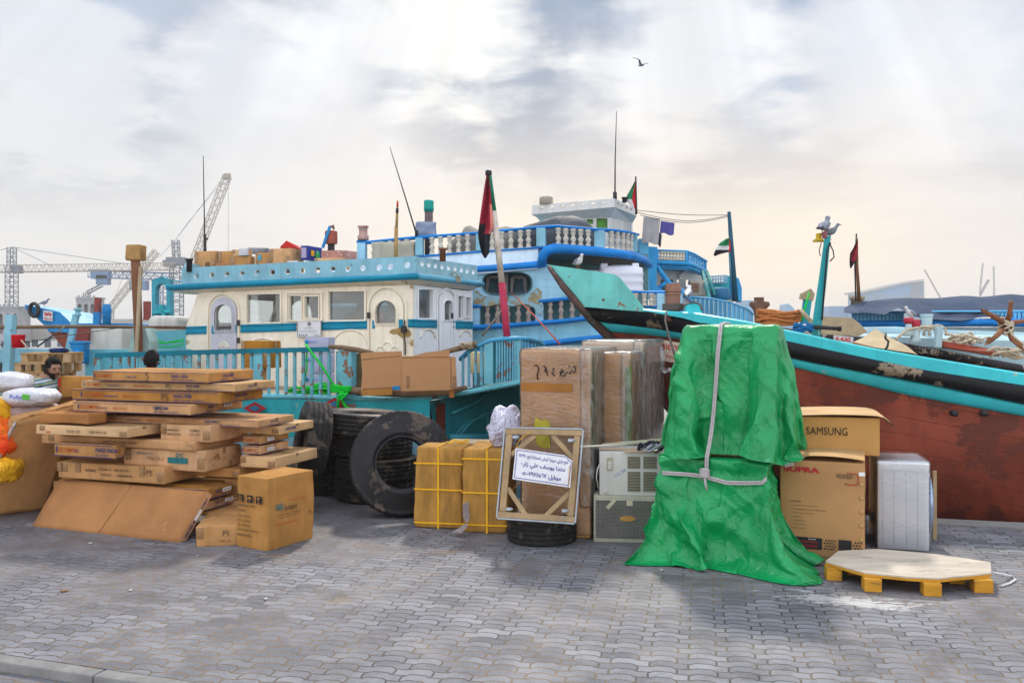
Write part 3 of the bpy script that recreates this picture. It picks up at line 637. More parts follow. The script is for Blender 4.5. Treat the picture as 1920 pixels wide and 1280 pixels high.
dB_ = door(pA, 697, 757, 545, holesA[5], CREAM, None, (691, 591), 'cream arched door with quatrefoil relief')
dC = door(pB, 823, 846, 548, arch(pB, 828, 843, 563, 599.5), WHITEP, None, (848, 592), 'white arched door on the stern side')
RM = lambda: f.build('relief_moulding', CREAM, b1)
for (x0, x1, y0) in ((458, 528, 634), (625, 690, 618)):
    f = MB(); a = arch(pA, x0, x1, y0, 770, .0, .8, 16)[2:]; f.tube([p + nA * .004 for p in a], .022, 6); RM()
for (x0, x1, y0) in ((788, 815, 617), (862, 882, 619)):
    f = MB(); a = arch(pB, x0, x1, y0, 770, .0, 1.2, 16)[2:]; f.tube([p + nB * .004 for p in a], .022, 6); RM()
f = MB()
for (cx, cy, r) in ((727, 650, 9), (714, 657, 8), (741, 657, 8)):
    f.tube([pA(cx + r * math.cos(q), cy - r * math.sin(q), .03) for q in [j * math.pi / 10 for j in range(-1, 12)]], .02, 6)
RM(); f = MB()
for (cx, cy) in ((420, 652),):
    for r in (9, 5): f.tube([pA(cx + r * math.cos(q), cy - r * 1.1 * math.sin(q), .03) for q in [j * math.pi / 10 for j in range(0, 11)]], .016, 6)
RM()
sA = lambda x: 612 - (x - 349) * 14 / 425; sA2 = lambda x: 627 - (x - 349) * 13.3 / 425
def stripe(pl, x0, x1, fa, fb, off):
    f = MB(); f.prism([pl(x0, fb(x0), 0), pl(x1, fb(x1), 0), pl(x1, fa(x1), 0), pl(x0, fa(x0), 0)], pl.n * off)
    a, b = pl(x0, fa(x0) + 2, off), pl(x1, fa(x1) + 2, off); f.tube([a, b], .018, 6); a, b = pl(x0, fb(x0) - 3.5, off), pl(x1, fb(x1) - 3.5, off); f.tube([a, b], .014, 6); f.build('stripe', CYAN, b1)
stripe(pA, 349, 390, sA, sA2, .02); stripe(pA, 452, 556, sA, sA2, .02); stripe(pA, 604, 690, sA, sA2, .02); stripe(pA, 766, 774, sA, sA2, .02)
sB = lambda x: 598 + (x - 774) * 4.6 / 112; sB2 = lambda x: 613.6 + (x - 774) * 3.4 / 112
stripe(pB, 774, 818, sB, sB2, .02); stripe(pB, 851, 886, sB, sB2, .02)
for (pl, x0, x1, win, dr_) in ((pA, 397, 443, (402, 441), dA), (pA, 698, 756, (703, 748), dB_)):
    f = MB(); f.prism([pl(x0, sA2(x0), .034), pl(win[0], sA2(x0), .034), pl(win[0], sA(x0), .034), pl(x0, sA(x0), .034)], pl.n * .006)
    f.prism([pl(win[1], sA2(x1), .034), pl(x1, sA2(x1), .034), pl(x1, sA(x1), .034), pl(win[1], sA(x1), .034)], pl.n * .006); f.build('stripe', CYAN, dr_)
f = MB(); random.seed(5)
pts = [(729, 623), (735, 617), (744, 616), (751, 611), (757, 614), (764, 616), (770, 622), (769, 630), (762, 631), (757, 636), (750, 631), (744, 626), (737, 627)]
f.prism([pA(x, y, .034) for x, y in pts], nA * .003); f.build('stain', mat('rusty_grease_stain', (.40, .26, .10), .8, .5, 6), dB_)
f = MB(); f.tube([pA(759, 600, .05), pA(757.5, 625, .07), pA(760, 650, .05), pA(760, 665, .05)], .012, 5); f.box(pA(757, 617, .06), pA.D * .1, nA * .04, (0, 0, .12)); f.build('latch', DARKM, dB_)
sg = MB(); sg.prism(rect(pA, 557.5, 602, 602.5, 632.5, .05, -1.5), nA * .015); sgo = sg.build('name_plate', SIGNW, b1)
f = MB(); rim(f, [p + nA * .001 for p in rect(pA, 558.5, 603, 601.5, 631.5, .065, -1.5)], nA, .008, .003)
u = pA.D; vv = Vector((0, 0, 1)); n_ = .068
put_text(f, arab('بندر كنك استان'), pA(571, 616.5, n_), u, vv, w=.19, h=.04); put_text(f, arab('سازمان بنادر و كشتيراني'), pA(563, 623, n_), u, vv, w=.34, h=.045)
put_text(f, '٤٧٨٠٣', pA(560.5, 630.2, n_), u, vv, w=.19, h=.045, bold=.02); put_text(f, arab('شناور'), pA(590, 629.3, n_), u, vv, w=.09, h=.035)
for rr, th in ((.02, .004), (.034, .004)):
    for sg_ in (-1, 1): f.tube([pA(579.6, 607, n_) + u * sg_ * rr * math.cos(q) + vv * rr * math.sin(q) for q in [-1.2 + j * .3 for j in range(9)]], th, 4)
f.bar(pA(579.6, 603.5, n_), pA(579.6, 610.8, n_), .006, .004); f.build('lettering', BLK, sgo)
cor = [pA(336, 541), pA(781, 518, 0)]; ovh = .16
def roofpt(t, s, z): return pA.O + pA.D * t + nA * s + Vector((0, 0, z))
tl, tr = pA.t(pA(345, 541)) - .22, .16; sf, sb = .16, -LB_ - .16
def ring(grow, zl, zr):
    return [roofpt(tl - grow, sf + grow, zl), roofpt(tr + grow, sf + grow, zr), roofpt(tr + grow, sb - grow, zr + .03), roofpt(tl - grow, sb - grow, zl + .03)]
zc = lambda y: CH - (y - HY) / F * 15.87; zl_ = lambda y: CH - (y - HY) / F * 17.6
m_ = MB(); prof = [(-.17, 533, 551), (-.10, 528, 548), (0, 524.5, 546), (.045, 522, 543), (.05, 516, 538), (.03, 513, 535.5), (-.02, 512, 534)]
rows = [ring(g_, zl_(yl), zc(yr)) for g_, yr, yl in prof]
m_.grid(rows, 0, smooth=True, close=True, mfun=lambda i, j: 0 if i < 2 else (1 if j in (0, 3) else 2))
roof = m_.build('roof', [CREAM, CYAN, mat('cyan_band_painted_sunlit', (.10, .36, .52), .5, .2, 3, bump=.1)], b1)  # stern and far sides of the band: lighter cyan, sunlight put into the colour
mb = MB(); mb.prism(ring(-.05, zl_(530), zc(508)), (0, 0, .03)); mb.build('roof_deck', LBLUE, roof)
pAr = Plane(781, 15.84, YA); pBr = Plane(781, 15.84, YA - 90)
hole = lambda pl, cx, cy, rx, ry: [pl(cx + rx * math.cos(q), cy + ry * math.sin(q)) for q in [j * math.pi / 8 for j in range(16)]]
hs = [hole(pAr, 368.7 + k * 28.35, 517.5 - k * 1.38, 4.9, 5.8) for k in range(12)] + [hole(pAr, x, y, 5.5, 6.2) for x, y in ((711, 501), (732, 499.5), (763.4, 496.4))]
f = MB(); f.holed([pAr(340.5, 535), pAr(781, 513), pAr(781, 480), pAr(340.5, 502)], hs, -nA * .06, 0, mh=1)
f.build('parapet', [LBLUE, WHITEP], b1)
hsB = [hole(pBr, x, 494 + (x - 791) * 15.5 / 96, 3.2, 5.2) for x in (791.5, 804, 816.4, 828.9, 841, 853, 864.7, 875.5, 886.9)]
f = MB(); f.holed([pBr(781, 513, -.003), pBr(895, 529, -.003), pBr(895, 498, -.003), pBr(781, 481, -.003)], hsB, -nB * .06, 0, mh=1)
Lr = pBr.t(pBr(895, 500)); q0 = pAr.O - nA * Lr; tlr = pAr.t(pAr(340.5, 510))
f.prism([q0 + pAr.D * tlr + Vector((0, 0, 3.05)), q0 + Vector((0, 0, 3.1)), q0 + Vector((0, 0, 3.42)), q0 + pAr.D * tlr + Vector((0, 0, 3.35))], nA * .06)
a = pAr.O + pAr.D * tlr; f.prism([a + Vector((0, 0, 3.05)) - nA * .07, a - nA * (Lr - .07) + Vector((0, 0, 3.05)), a - nA * (Lr - .07) + Vector((0, 0, 3.38)), a - nA * .07 + Vector((0, 0, 3.40))], pAr.D * .06)
f.build('parapet', [mat('stern_parapet_paint', (.30, .53, .62), .55, .2, 3, streak=.2, bump=.2), WHITEP], b1)
for (x, y0, y1, d, r, lab) in ((355, 485, 500, 17.3, .055, None), (830, 465, 480, 16.6, .06, 'rusty capped vent')):
    f = MB(); c = P(x, y1, d); h = (P(x, y0, d) - c).z; f.lathe(c, [(r, -.1), (r, h * .75), (r * 1.35, h * .76), (r * 1.35, h), (r * .4, h * 1.02)], 12); f.build('vent_cap', IRONR if x > 800 else DARKM, b1)
f = MB(); f.tube([pBr(845, 515, .02), pBr(852, 508, .1), pBr(860, 519, .12)], .012, 5); f.box(pBr(858, 524, .08), (.12, 0, 0), (0, .08, 0), (0, 0, .12)); f.build('deck_light', WOODL, b1)
f = MB(); c = cabpt(-1.35, .9, 2.28); f.lathe(c, [(.02, -.25), (.5, -.22), (.6, -.05), (.35, .12), (.1, .2)], 14); f.build('bedding', mat('brown_bedding', (.20, .11, .06), .9, .3, 6), cabin)
f = MB(); f.lathe(cabpt(-1.0, .55, 2.15), [(.02, 0), (.12, .02), (.14, .15), (.08, .26)], 10); f.build('red_bag', mat('red_cloth', (.5, .03, .03), .8), cabin)
RAIL_Y = 17.7
pR = Plane(650, 12.55, YA)
hullm = [TEAL, MUDST, RUST, LBLUE]
hp = []
sheer = [(100, 735), (180, 737), (400, 741), (560, 743), (640, 746), (720, 748), (805, 744), (870, 736), (930, 725), (976, 716), (1012, 706)]
f = MB(); rows = []
for px, y in sheer[:7]:
    a = pR(px, y, .05); rows.append([a, a + Vector((0, 0, -.22)) + nA * -.02, a + Vector((0, 0, -.6)) - nA * .06, a + Vector((0, 0, -1.3)) - nA * .25, a + Vector((0, 0, -2.4)) - nA * .9])
f.grid(rows, smooth=True, mfun=lambda i, j: 0 if j < 2 else 3 if j < 3 else 2)
s0 = pR(805, 752, 0); trn = [s0 + Vector((0, 0, .0)), s0 - nA * 4.2, s0 - nA * 3.4 + Vector((0, 0, -2.2)), s0 - nA * .9 + Vector((0, 0, -2.2))]
f.quad(*trn, m=0)
hull = f.build('hull', hullm, b1)
f = MB(); f.prism([pR(100, 733, -.05), pR(700, 745, -.05), pR(805, 741, -.05), pR(805, 741, -4.3), pR(805, 741, -4.3) + pR.D * -7.5 + Vector((0, 0, -.05)), pR(100, 733, -.05) - nA * 3.5], (0, 0, -.06)); f.build('deck', DECK, b1)
f = MB(); xs = [s_[0] for s_ in sheer]; sweep_d = [pR(x, y).y for x, y in sheer]
sweep(f, xs, [y - 4 for _, y in sheer], [y + 6 for _, y in sheer], sweep_d, .16)
f.build('gunwale', mat('worn_turquoise_gunwale', (.12, .42, .50), .6, .3, 3, bump=.5, chip=(.5, (.12, .10, .08), 5)), b1)
f = MB(); f.prism([pR(640, 752, .02), pR(806, 752, .02), pR(797, 771, .02), pR(650, 771, .02)], -nA * .4, 0); f.build('quarter_panel', mat('pale_sea_green_paint', (.16, .42, .42), .6, .3, 2, bump=.3, chip=(.35, (.25, .2, .17), 2.4)), b1)
f = MB(); f.prism([pR(575, 755, .05), pR(668, 757, .05), pR(664, 778, .05), pR(575, 778, .05)], -nA * .1); f.build('worn_plank', mat('bare_hull_plank', (.27, .20, .17), .8, .4, 3, bump=.6, chip=(.4, (.12, .33, .38), 3)), b1)
f = MB(); f.prism([pR(803, 757, -.25), pR(842, 757, -.25), pR(842, 830, -.25), pR(812, 830, -.25)], -nA * .12); f.build('rudder', RUST, b1)
f = MB(); s1 = s0 + Vector((0, 0, .03)); pts = [pR(805, 750, .0), pR(870, 741, .0), pR(930, 730, 0), pR(976, 720, 0), pR(1012, 708, 0)]
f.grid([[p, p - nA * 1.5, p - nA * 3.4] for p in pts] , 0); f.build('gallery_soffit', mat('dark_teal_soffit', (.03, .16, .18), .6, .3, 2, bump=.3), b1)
pT = Plane(842, s0.y + .05, YA - 62); TRP = mat('transom_panel_teal', (.02, .20, .24), .5, .25, 3, bump=.2); TRD = mat('transom_trim', (.05, .30, .36), .5, .25, 3)
f = MB(); f.prism([pT(842, 735), pT(980, 712), pT(980, 830), pT(842, 830)], pT.n * -.08); tw = f.build('transom', TRP, b1)
f = MB(); f.tube([pT(848, 775, .02), pT(870, 765, .02), pT(895, 752, .02), pT(912, 735, .02)], .025, 6); f.tube([pT(862, 815, .02), pT(880, 795, .02), pT(905, 778, .02), pT(930, 771, .02)], .02, 6)
rim(f, [pT(856, 812, .0), pT(912, 812, 0), pT(912, 780, 0), pT(880, 790, 0)], pT.n, .03, .03); rim(f, [pT(925, 812, 0), pT(965, 812, 0), pT(965, 770, 0), pT(925, 775, 0)], pT.n, .03, .03)
f.tube([pT(845, 820, .03), pT(980, 818, .03)], .05, 6); f.build('transom_trim', TRD, tw)
def rail_top(x): return lerp_list([175, 400, 615, 660], [662, 655, 650, 652], x)
def rail_bot(x): return lerp_list([175, 400, 560, 660], [737, 741, 743, 746], x)
f = MB(); xs = [178, 260, 340, 420, 500, 560, 618]
f.grid([[pR(x, rail_top(x), -.045), pR(x, rail_top(x), .045), pR(x, rail_top(x) + 9, .045), pR(x, rail_top(x) + 9, -.045)] for x in xs], close=True, smooth=False)
rl = f.build('top_rail', RAILT, b1)
slat = None
def slat_at(x, w, yt, yb, off=0.0, m=RAILB, nm='baluster', pl=pR, th=.035):
    f = MB(); a, b = pl(x, yt, off), pl(x, yb, off); f.box((a + b) / 2, pl.D * w, pl.n * th, (0, 0, (a - b).z)); return f.build(nm, m, b1, bevel=.004)
x = 192
while x < 640:
    near = min(abs(x - q) for q in (183, 268, 352, 484, 651))
    if near > 9: slat_at(x, .045, rail_top(x) + 8, rail_bot(x), .0)
    x += 16.6 - (x - 192) * .0012
for x, w in ((183, .12), (268, .14), (352, .14), (484, .15)): slat_at(x, w, rail_top(x) + 8, rail_bot(x), .01, nm='post')
slat_at(651, .22, 655, 746, .0, nm='post', th=.16)
f = MB(); f.tube([pR(617, 650, .05), pR(640, 651, .06), pR(670, 656, .08), pR(700, 662, .06)], [.03, .035, .04, .03], 7); f.build('lashed_branch', POLEW, b1)
f = MB(); f.tube([pR(815, 664, .03), pR(845, 657, .05), pR(870, 650, .05), pR(892, 645, .05)], [.03, .035, .045, .05], 7); f.build('lashed_branch', POLEW, b1)
f = MB(); f.tube([pR(640, 730, .1), pR(700, 735, .1), pR(760, 738, .12), pR(840, 735, .12), pR(875, 726, .1)], [.05, .055, .05, .05, .03], 8); f.build('lashed_branch', POLEW, b1)
f = MB(); f.prism([pR(664, 662, -.1), pR(682, 662, -.1), pR(682, 742, -.1), pR(664, 742, -.1)], -nA * .04); f.build('bulwark_panel', mat('mildewed_olive_panel', (.17, .14, .07), .8, .4, 3, bump=.4), b1)
gal = [(862, 668, 727), (880, 651, 725), (900, 643, 722), (921, 634, 719), (945, 631, 716), (970, 630, 712)]
gd = [pR(x, t_).y for x, t_, _ in gal]; gal2 = gal + [(990, 631, 708), (1008, 635, 703), (1018, 642, 700)]; gd2 = gd + [gd[-1] + .25, gd[-1] + .8, gd[-1] + 1.5]
f = MB(); sweep(f, [g[0] for g in gal2], [g[1] for g in gal2], [g[1] + 9 for g in gal2], gd2, .1); f.build('top_rail', mat('gallery_rail_paint', (.05, .30, .52), .5, .25, 3, bump=.25, chip=(.15, (.2, .3, .35), 6)), b1)
GALM = mat('chipped_gallery_slat', (.14, .42, .56), .6, .25, 3, bump=.5, chip=(.5, (.24, .11, .08), 8))
for x, w in ((868, 4), (879, 4), (892, 4), (903, 5), (932, 3), (937, 3), (942, 3), (947, 3), (952, 3), (957, 3), (962, 3), (966, 3)):
    t_ = lerp_list([g[0] for g in gal2], [g[1] for g in gal2], x) + 7; b_ = lerp_list([g[0] for g in gal2], [g[2] for g in gal2], x); d_ = lerp_list([g[0] for g in gal2], gd2, x)
    f = MB(); a, b = P(x, t_, d_), P(x, b_, d_); f.box((a + b) / 2, pR.D * (w / F * d_), nA * .03, (0, 0, (a - b).z)); f.build('baluster', GALM, b1)
for x in (978, 984, 990, 997, 1003, 1009):
    t_ = lerp_list([g[0] for g in gal2], [g[1] for g in gal2], x) + 7; b_ = lerp_list([g[0] for g in gal2], [g[2] for g in gal2], x); d_ = lerp_list([g[0] for g in gal2], gd2, x)
    f = MB(); a, b = P(x, t_, d_), P(x, b_, d_); f.tube([a, b], .018, 6); f.build('baluster', GALM, b1)
for x, w in ((917, 17), (972, 9)):
    f = MB(); t_ = lerp_list([g[0] for g in gal2], [g[1] for g in gal2], x) + 6; b_ = lerp_list([g[0] for g in gal2], [g[2] for g in gal2], x); d_ = lerp_list([g[0] for g in gal2], gd2, x); a, b = P(x, t_, d_), P(x, b_, d_); f.box((a + b) / 2, pR.D * (w / F * d_), nA * .05, (0, 0, (a - b).z)); f.build('post', mat('gallery_post', (.16, .46, .56), .55, .25, 3, bump=.3, chip=(.2, (.24, .2, .14), 4)), b1)
f = MB(); f.prism([P(926, 640, gd[-1] + .25), P(968, 637, gd[-1] + .15), P(968, 712, gd[-1] + .15), P(926, 716, gd[-1] + .25)], (0, .03, 0)); f.build('gallery_panel', mat('gallery_inner_panel', (.08, .36, .44), .6, .3, 3, bump=.2), b1)
sweepx = [(805, 744), (870, 735), (930, 724), (976, 714), (1000, 706), (1016, 700)]
DR = mat('red_diamond_paint', (.38, .02, .03), .6, .3, 6, chip=(.2, (.05, .25, .3), 6)); DB = mat('blue_diamond_paint', (.03, .16, .28), .6, .3, 6)
for cx, cy in ((478, 765), (628, 757)):
    f = MB(); f.prism([pR(cx - 22, cy, .11), pR(cx, cy + 12, .11), pR(cx + 22, cy, .11), pR(cx, cy - 12, .11)], nA * .01); d_ = f.build('painted_diamond', DR, b1)
    f = MB(); f.prism([pR(cx - 11, cy, .122), pR(cx, cy + 6, .122), pR(cx + 11, cy, .122), pR(cx, cy - 6, .122)], nA * .006); f.build('diamond_centre', DB, d_)

# ---- loose things on that dhow
CARD = mat('cardboard', (.50, .25, .08), .85, .3, 3, bump=.22, bscale=40, rnd=.26, streak=.3, chip=(.24, (.24, .11, .04), 3.2), spec=.12)
CARDD = mat('brown_cardboard', (.38, .165, .05), .85, .25, 2.2, bump=.2, bscale=40, rnd=.1, chip=(.16, (.46, .24, .10), 2.4), spec=.12)
CARDL = mat('pale_cardboard', (.58, .36, .17), .85, .25, 3, bump=.2, bscale=40, rnd=.12, chip=(.22, (.33, .18, .07), 3), spec=.12)
TAPE = mat('packing_tape', (.30, .16, .06), .3, .2, 6, bump=.1, spec=.6)
WTAPE = mat('white_strap', (.75, .74, .72), .4, .1, 6)
STICK = mat('paper_sticker', (.75, .75, .78), .6, .1, 8)
def carton(pxL, pxC, pxR, yt, yb, d, yaw, name='carton', label='', cat='carton', m=CARD, r=.008, disp=.006, sag=.01, tape=True, group=None, seed=0, tilt=None, n=(5, 4, 2), hide_depth=None, top=True):
    """closed carton whose near corner stands at pixel column pxC, depth d; faces run out to columns pxL and pxR"""
    y = R(yaw); u = Vector((-math.cos(y), math.sin(y), 0)); v = Vector((math.sin(y), math.cos(y), 0)); C = P(pxC, yb, d); zt = P(pxC, yt, d).z
    def run(px, w): a = (px - 960) / F; return (a * C.y - C.x) / (w.x - a * w.y)
    lu = run(pxL, u) if pxL is not None else hide_depth
    lv = hide_depth if (pxR is None or hide_depth and pxR is None) else run(pxR, v)
    if pxR is None: lv = hide_depth
    lu = abs(lu); lv = abs(lv); h = zt - C.z; X = -u
    o = C + u * lu / 2 + v * lv / 2; fr = frame(o, X, v)
    mb = MB(); rbox(mb, fr, (lu, lv, h), min(r, h * .3), n, disp, 2.2, seed, sag=sag); ob = mb.build(name, m, weld=False); tag(ob, label, cat, group)
    info = dict(o=ob, C=C, u=u, v=v, lu=lu, lv=lv, h=h, fr=fr, X=X, nf=-v, nr=X)
    if tape:
        w = min(.05, lu * .1)
        def tp(fr2, s2): t_ = MB(); rbox(t_, fr2, s2, .002, (1, 1, 1)); t_.build('tape', TAPE, ob)
        tp( frame(o + Vector((0, 0, h - sag * .7 - .002)), X, v), (lu * .99, w, .006))
        tp(frame(C + v * lv * .5 + X * .003 + Vector((0, 0, h * .72)), X, v), (.006, w, h * .28))
        if disp >= .006: tp(frame(C + u * .05 - v * .003 + Vector((0, 0, h * .12)), X, v), (.085, .006, h * .55)); tp(frame(C + u * lu * .93 - v * .003 + Vector((0, 0, h * .4)), X, v), (.07, .006, h * .58))
    return info
def ftext(info, items, face='f', m=BLK, name='lettering'):
    """items: (text, a, b, w, h, bold) with a, b = fraction across / up the face; w,h in metres"""
    mb = MB(); C = info['C']; e = .012
    if face == 'f': o = C + info['u'] * info['lu'] + info['nf'] * e; U = info['X']; Lg = info['lu']
    else: o = C + info['nr'] * e; U = info['v']; Lg = info['lv']
    for it in items:
        s_, a, b, w, h = it[:5]; bo = it[5] if len(it) > 5 else .01
        p = o + U * Lg * a + Vector((0, 0, info['h'] * b))
        if s_ == '#': mb.box(p + U * w / 2 + Vector((0, 0, h / 2)), U * w, (info['nf'] if face == 'f' else info['nr']) * .002, (0, 0, h))
        else: put_text(mb, s_, p, U, Vector((0, 0, 1)), w, h, 0, bo)
    return mb.build(name, m, info['o'])
# ================================================================== big blue dhow behind (balustraded top deck and white wheelhouse)
b2 = thing('cargo_dhow', 'large pale blue dhow with cobalt strakes, balustraded upper deck and white wheelhouse', 'dhow', (1, 21, -1.2))
TD = 20.0
p2 = Plane(1000, TD, 11)
railx = [670, 690, 780, 893, 1010, 1044, 1114, 1144, 1177, 1195]; railt = [450, 451, 442, 434, 423, 421, 427, 428, 432, 437]; railb = [490, 488, 480, 471, 463, 461, 465, 467, 470, 474]
raild = [p2(x, 500).y for x in railx[:6]] + [19.75, 20.0, 20.9, 22.2]
def rd(x): return lerp_list(railx, raild, x)
f = MB(); sweep(f, railx, railt, [y + 6 for y in railt], raild, .16); f.build('top_rail', COBALT, b2)
f = MB(); sweep(f, railx, [y - 1 for y in railb], [y + 4 for y in railb], raild, .18); f.build('bottom_rail', COBALT, b2)
BALP = [(0, 0), (.055, 0), (.055, .06), (.035, .09), (.05, .16), (.03, .26), (.048, .36), (.055, .46), (.03, .56), (.028, .66), (.05, .74), (.035, .84), (.055, .9), (.055, 1)]
bal_mesh = {}
def baluster(b, px, yt, yb, d, m, nm='baluster', fat=1.0):
    a, c = P(px, yt, d), P(px, yb, d); h = (a - c).z; key = (b.name, m.name, round(h, 1), fat)
    if key not in bal_mesh:
        f = MB(); f.lathe((0, 0, 0), [(r * fat, z * h) for r, z in BALP], 10); o = f.build(nm, m, b); bal_mesh[key] = o; o.location = c; return o
    o = bal_mesh[key].copy(); COL.objects.link(o); o.parent = b; o.location = c; return o
for x in (701, 716, 732, 747, 763, 810, 826, 843, 860, 877, 923, 941, 958, 976, 991, 1047, 1061, 1075, 1089, 1103, 1145, 1156, 1167, 1176, 1183):
    baluster(b2, x, lerp_list(railx, railt, x) + 5, lerp_list(railx, railb, x), rd(x), BALW, fat=1.25)
for x, w in ((679, 16), (787, 14), (898, 9), (1015, 17), (1124, 19), (1190, 10)):
    a, c = P(x, lerp_list(railx, railt, x) + 5, rd(x)), P(x, lerp_list(railx, railb, x), rd(x)); f = MB(); f.box((a + c) / 2, p2.D * w / F * rd(x), p2.n * .17, (0, 0, (a - c).z)); f.build('post', LBLUE if x != 679 else SKYB, b2, bevel=.01)
f = MB(); c = P(681, 450, rd(681)); f.lathe(c, [(.13, 0), (.13, .1), (.1, .12), (.1, .28), (.13, .29), (.13, .33)], 10); f.build('post_cap', mat('red_white_cap', (.5, .3, .26), .7, .3, 5, chip=(.5, (.3, .06, .04), 6)), b2)
f = MB(); pts = [P(x, y + 5, e + .05) for x, y, e in zip(railx, railb, raild)]; f.prism(pts + [pts[-1] + Vector((0, 4, 0)), pts[0] + Vector((1, 5, 0))], (0, 0, -.08)); f.build('upper_deck', LBLUE, b2)
f = MB(); xs = [600, 700, 780, 860, 930, 1009]; f.grid([[p2(x, lerp_list(railx, railb, x) + 3, .02), p2(x, lerp_list(railx, railb, x) + 14, .06), p2(x, 514 - (x - 896) * .09, .1)] for x in xs]); f.build('topside_band', mat('pale_topside_paint', (.60, .74, .86), .55, .12, 2, streak=.3, bump=.15), b2)
f = MB(); sweep(f, [600, 760, 896, 960, 1008, 1024], [529, 512, 498, 493.5, 489, 486], [541, 524, 511, 507, 503, 500], [p2(x, 500).y - .1 for x in (600, 760, 896, 960, 1008, 1024)], .2)
f.tube([p2(1015, 494, .2), p2(1018, 480, .25), p2(1026, 470, .3), p2(1040, 466, .3), p2(1060, 466.5, .3), P(1114, 471, 19.5), P(1160, 476, 19.7), P(1188, 480, 20.3), P(1208, 488, 21.3), P(1217, 496, 22.3)], [.1, .11, .12, .12, .11, .11, .1, .09, .1, .1], 8)
f.build('cobalt_strake', COBALT, b2)
f = MB(); ov = [p2(1020, 478, .1), p2(1040, 470, .1), P(1114, 473, 19.7), P(1160, 478, 19.9), P(1190, 484, 20.6), P(1212, 494, 22)]; f.grid([[p, p + Vector((-.3, 3.4, -.1))] for p in ov]); f.build('deck_overhang', mat('greige_soffit', (.36, .33, .30), .8, .2, 3), b2)
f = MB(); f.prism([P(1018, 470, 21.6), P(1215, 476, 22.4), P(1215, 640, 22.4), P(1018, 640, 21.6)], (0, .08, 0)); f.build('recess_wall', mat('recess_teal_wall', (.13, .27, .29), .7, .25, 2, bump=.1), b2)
ovl = []
for k in range(28):
    q = 2 * math.pi * k / 28; cx, cy, rx, ry = 951.5, 531, 47, 22; c_, s_ = math.cos(q), math.sin(q); ovl.append(p2(cx + rx * math.copysign(abs(c_) ** .62, c_), cy - ry * math.copysign(abs(s_) ** .72, s_), .03))
f = MB(); f.holed([p2(600, 575, .03), p2(888, 568, .03), p2(1013, 565, .03), p2(1110, 556, .03), p2(1058, 520, .03), p2(1028, 496, .03), p2(1008, 496, .03), p2(896, 505, .03), p2(600, 535, .03)], [ovl], -p2.n * .1); f.build('topside', SKYB, b2)
f = MB(); rim(f, ovl, p2.n, -.03, .05); f.prism(rect(p2, 900, 507, 1003, 555, -.5), -p2.n * .05, 0)
ow_ = f.build('window', mat('oval_window_rim', (.05, .12, .15), .6), b2)
f = MB()
for x0, x1 in ((912, 941), (958, 988)): lp = arch(p2, x0, x1, 517, 556, -.35, .35); rim(f, lp, p2.n, -.09, .05)
f.bar(p2(948, 508, -.33), p2(948, 556, -.33), .12, .05); f.build('window_frame', mat('grey_brown_frame', (.22, .20, .20), .7), ow_)
f = MB(); random.seed(8); pts = [(888, 541), (895, 543), (902, 552), (915, 557), (950, 559), (985, 556), (1000, 545), (1008, 539), (1016, 547), (1015, 560), (1019, 575), (1016, 590), (1008, 589), (1001, 576), (985, 570), (960, 574), (935, 570), (912, 575), (889, 570)]
f.prism([p2(x, y, .034) for x, y in pts], p2.n * .006); f.build('filler_patch', MUDST, b2)
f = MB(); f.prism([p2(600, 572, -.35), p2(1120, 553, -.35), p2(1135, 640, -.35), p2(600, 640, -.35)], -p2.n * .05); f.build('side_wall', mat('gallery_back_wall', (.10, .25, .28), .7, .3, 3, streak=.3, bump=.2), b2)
f = MB(); sweep(f, [880, 903], [569, 569], [578, 577], [p2(880, 570).y, p2(903, 570).y], .12); sweep(f, [1010, 1040, 1080], [561, 557, 553], [569, 566, 561], [p2(x, 570).y for x in (1010, 1040, 1080)], .12)
sweep(f, [600, 886, 960, 1020, 1060, 1110, 1125], [632, 609, 605, 600, 597, 590, 588], [642, 619, 614, 609, 606, 600, 598], [p2(x, 570, .1).y for x in (600, 886, 960, 1020, 1060, 1110, 1125)], .22)
sweep(f, [600, 900, 1018, 1080, 1140, 1170], [670, 655, 639, 632, 626, 622], [690, 672, 650, 643, 637, 633], [p2(x, 570, .15).y for x in (600, 900, 1018, 1080, 1140, 1170)], .25); f.build('cobalt_strake', COBALT, b2)
for x in (914, 933, 952, 972, 991): baluster(b2, x, 568, 609 - (x - 914) * .05, p2(x, 580, -.05).y, BALR, fat=1.25)
for x in (1032, 1052, 1073, 1092): baluster(b2, x, 562 - (x - 1032) * .04, 601 - (x - 1032) * .1, p2(x, 580, -.05).y, BALR, fat=1.2)
for x, w in ((892, 14), (1011, 15)): f = MB(); f.prism([p2(x - w / 2, 571, .0), p2(x + w / 2, 571, 0), p2(x + w / 2, 612, 0), p2(x - w / 2, 612, 0)], -p2.n * .12); f.build('post', SKYB, b2)
f = MB(); rows = []
for x in (500, 700, 880, 960, 1040, 1100, 1150, 1200):
    rows.append([p2(x, lerp_list([600, 886, 1060, 1125], [640, 617, 604, 596], x), .04), p2(x, lerp_list([600, 1018, 1170], [678, 645, 628], x), .08), p2(x, 680, .0), p2(x, 760, -.5), p2(x, 850, -1.6)])
f.grid(rows); f.build('hull', mat('pale_blue_hull', (.26, .58, .72), .55, .2, 1.5, planks=(.05, .17), streak=.4, bump=.2, chip=(.12, (.1, .3, .4), 2)), b2)
f = MB(); f.prism([P(1018, 575, 20.3), P(1230, 580, 20.8), P(1230, 580, 24), P(880, 575, 24), P(880, 580, 20.9)], (0, 0, -.05)); f.build('lower_deck', DECK, b2)
f = MB(); f.prism([P(890, 480, 20.6), P(1200, 470, 23.4), P(1200, 640, 23.4), P(890, 640, 20.6)], (0, .05, 0)); f.build('inner_wall', MATS['recess_teal_wall'], b2)
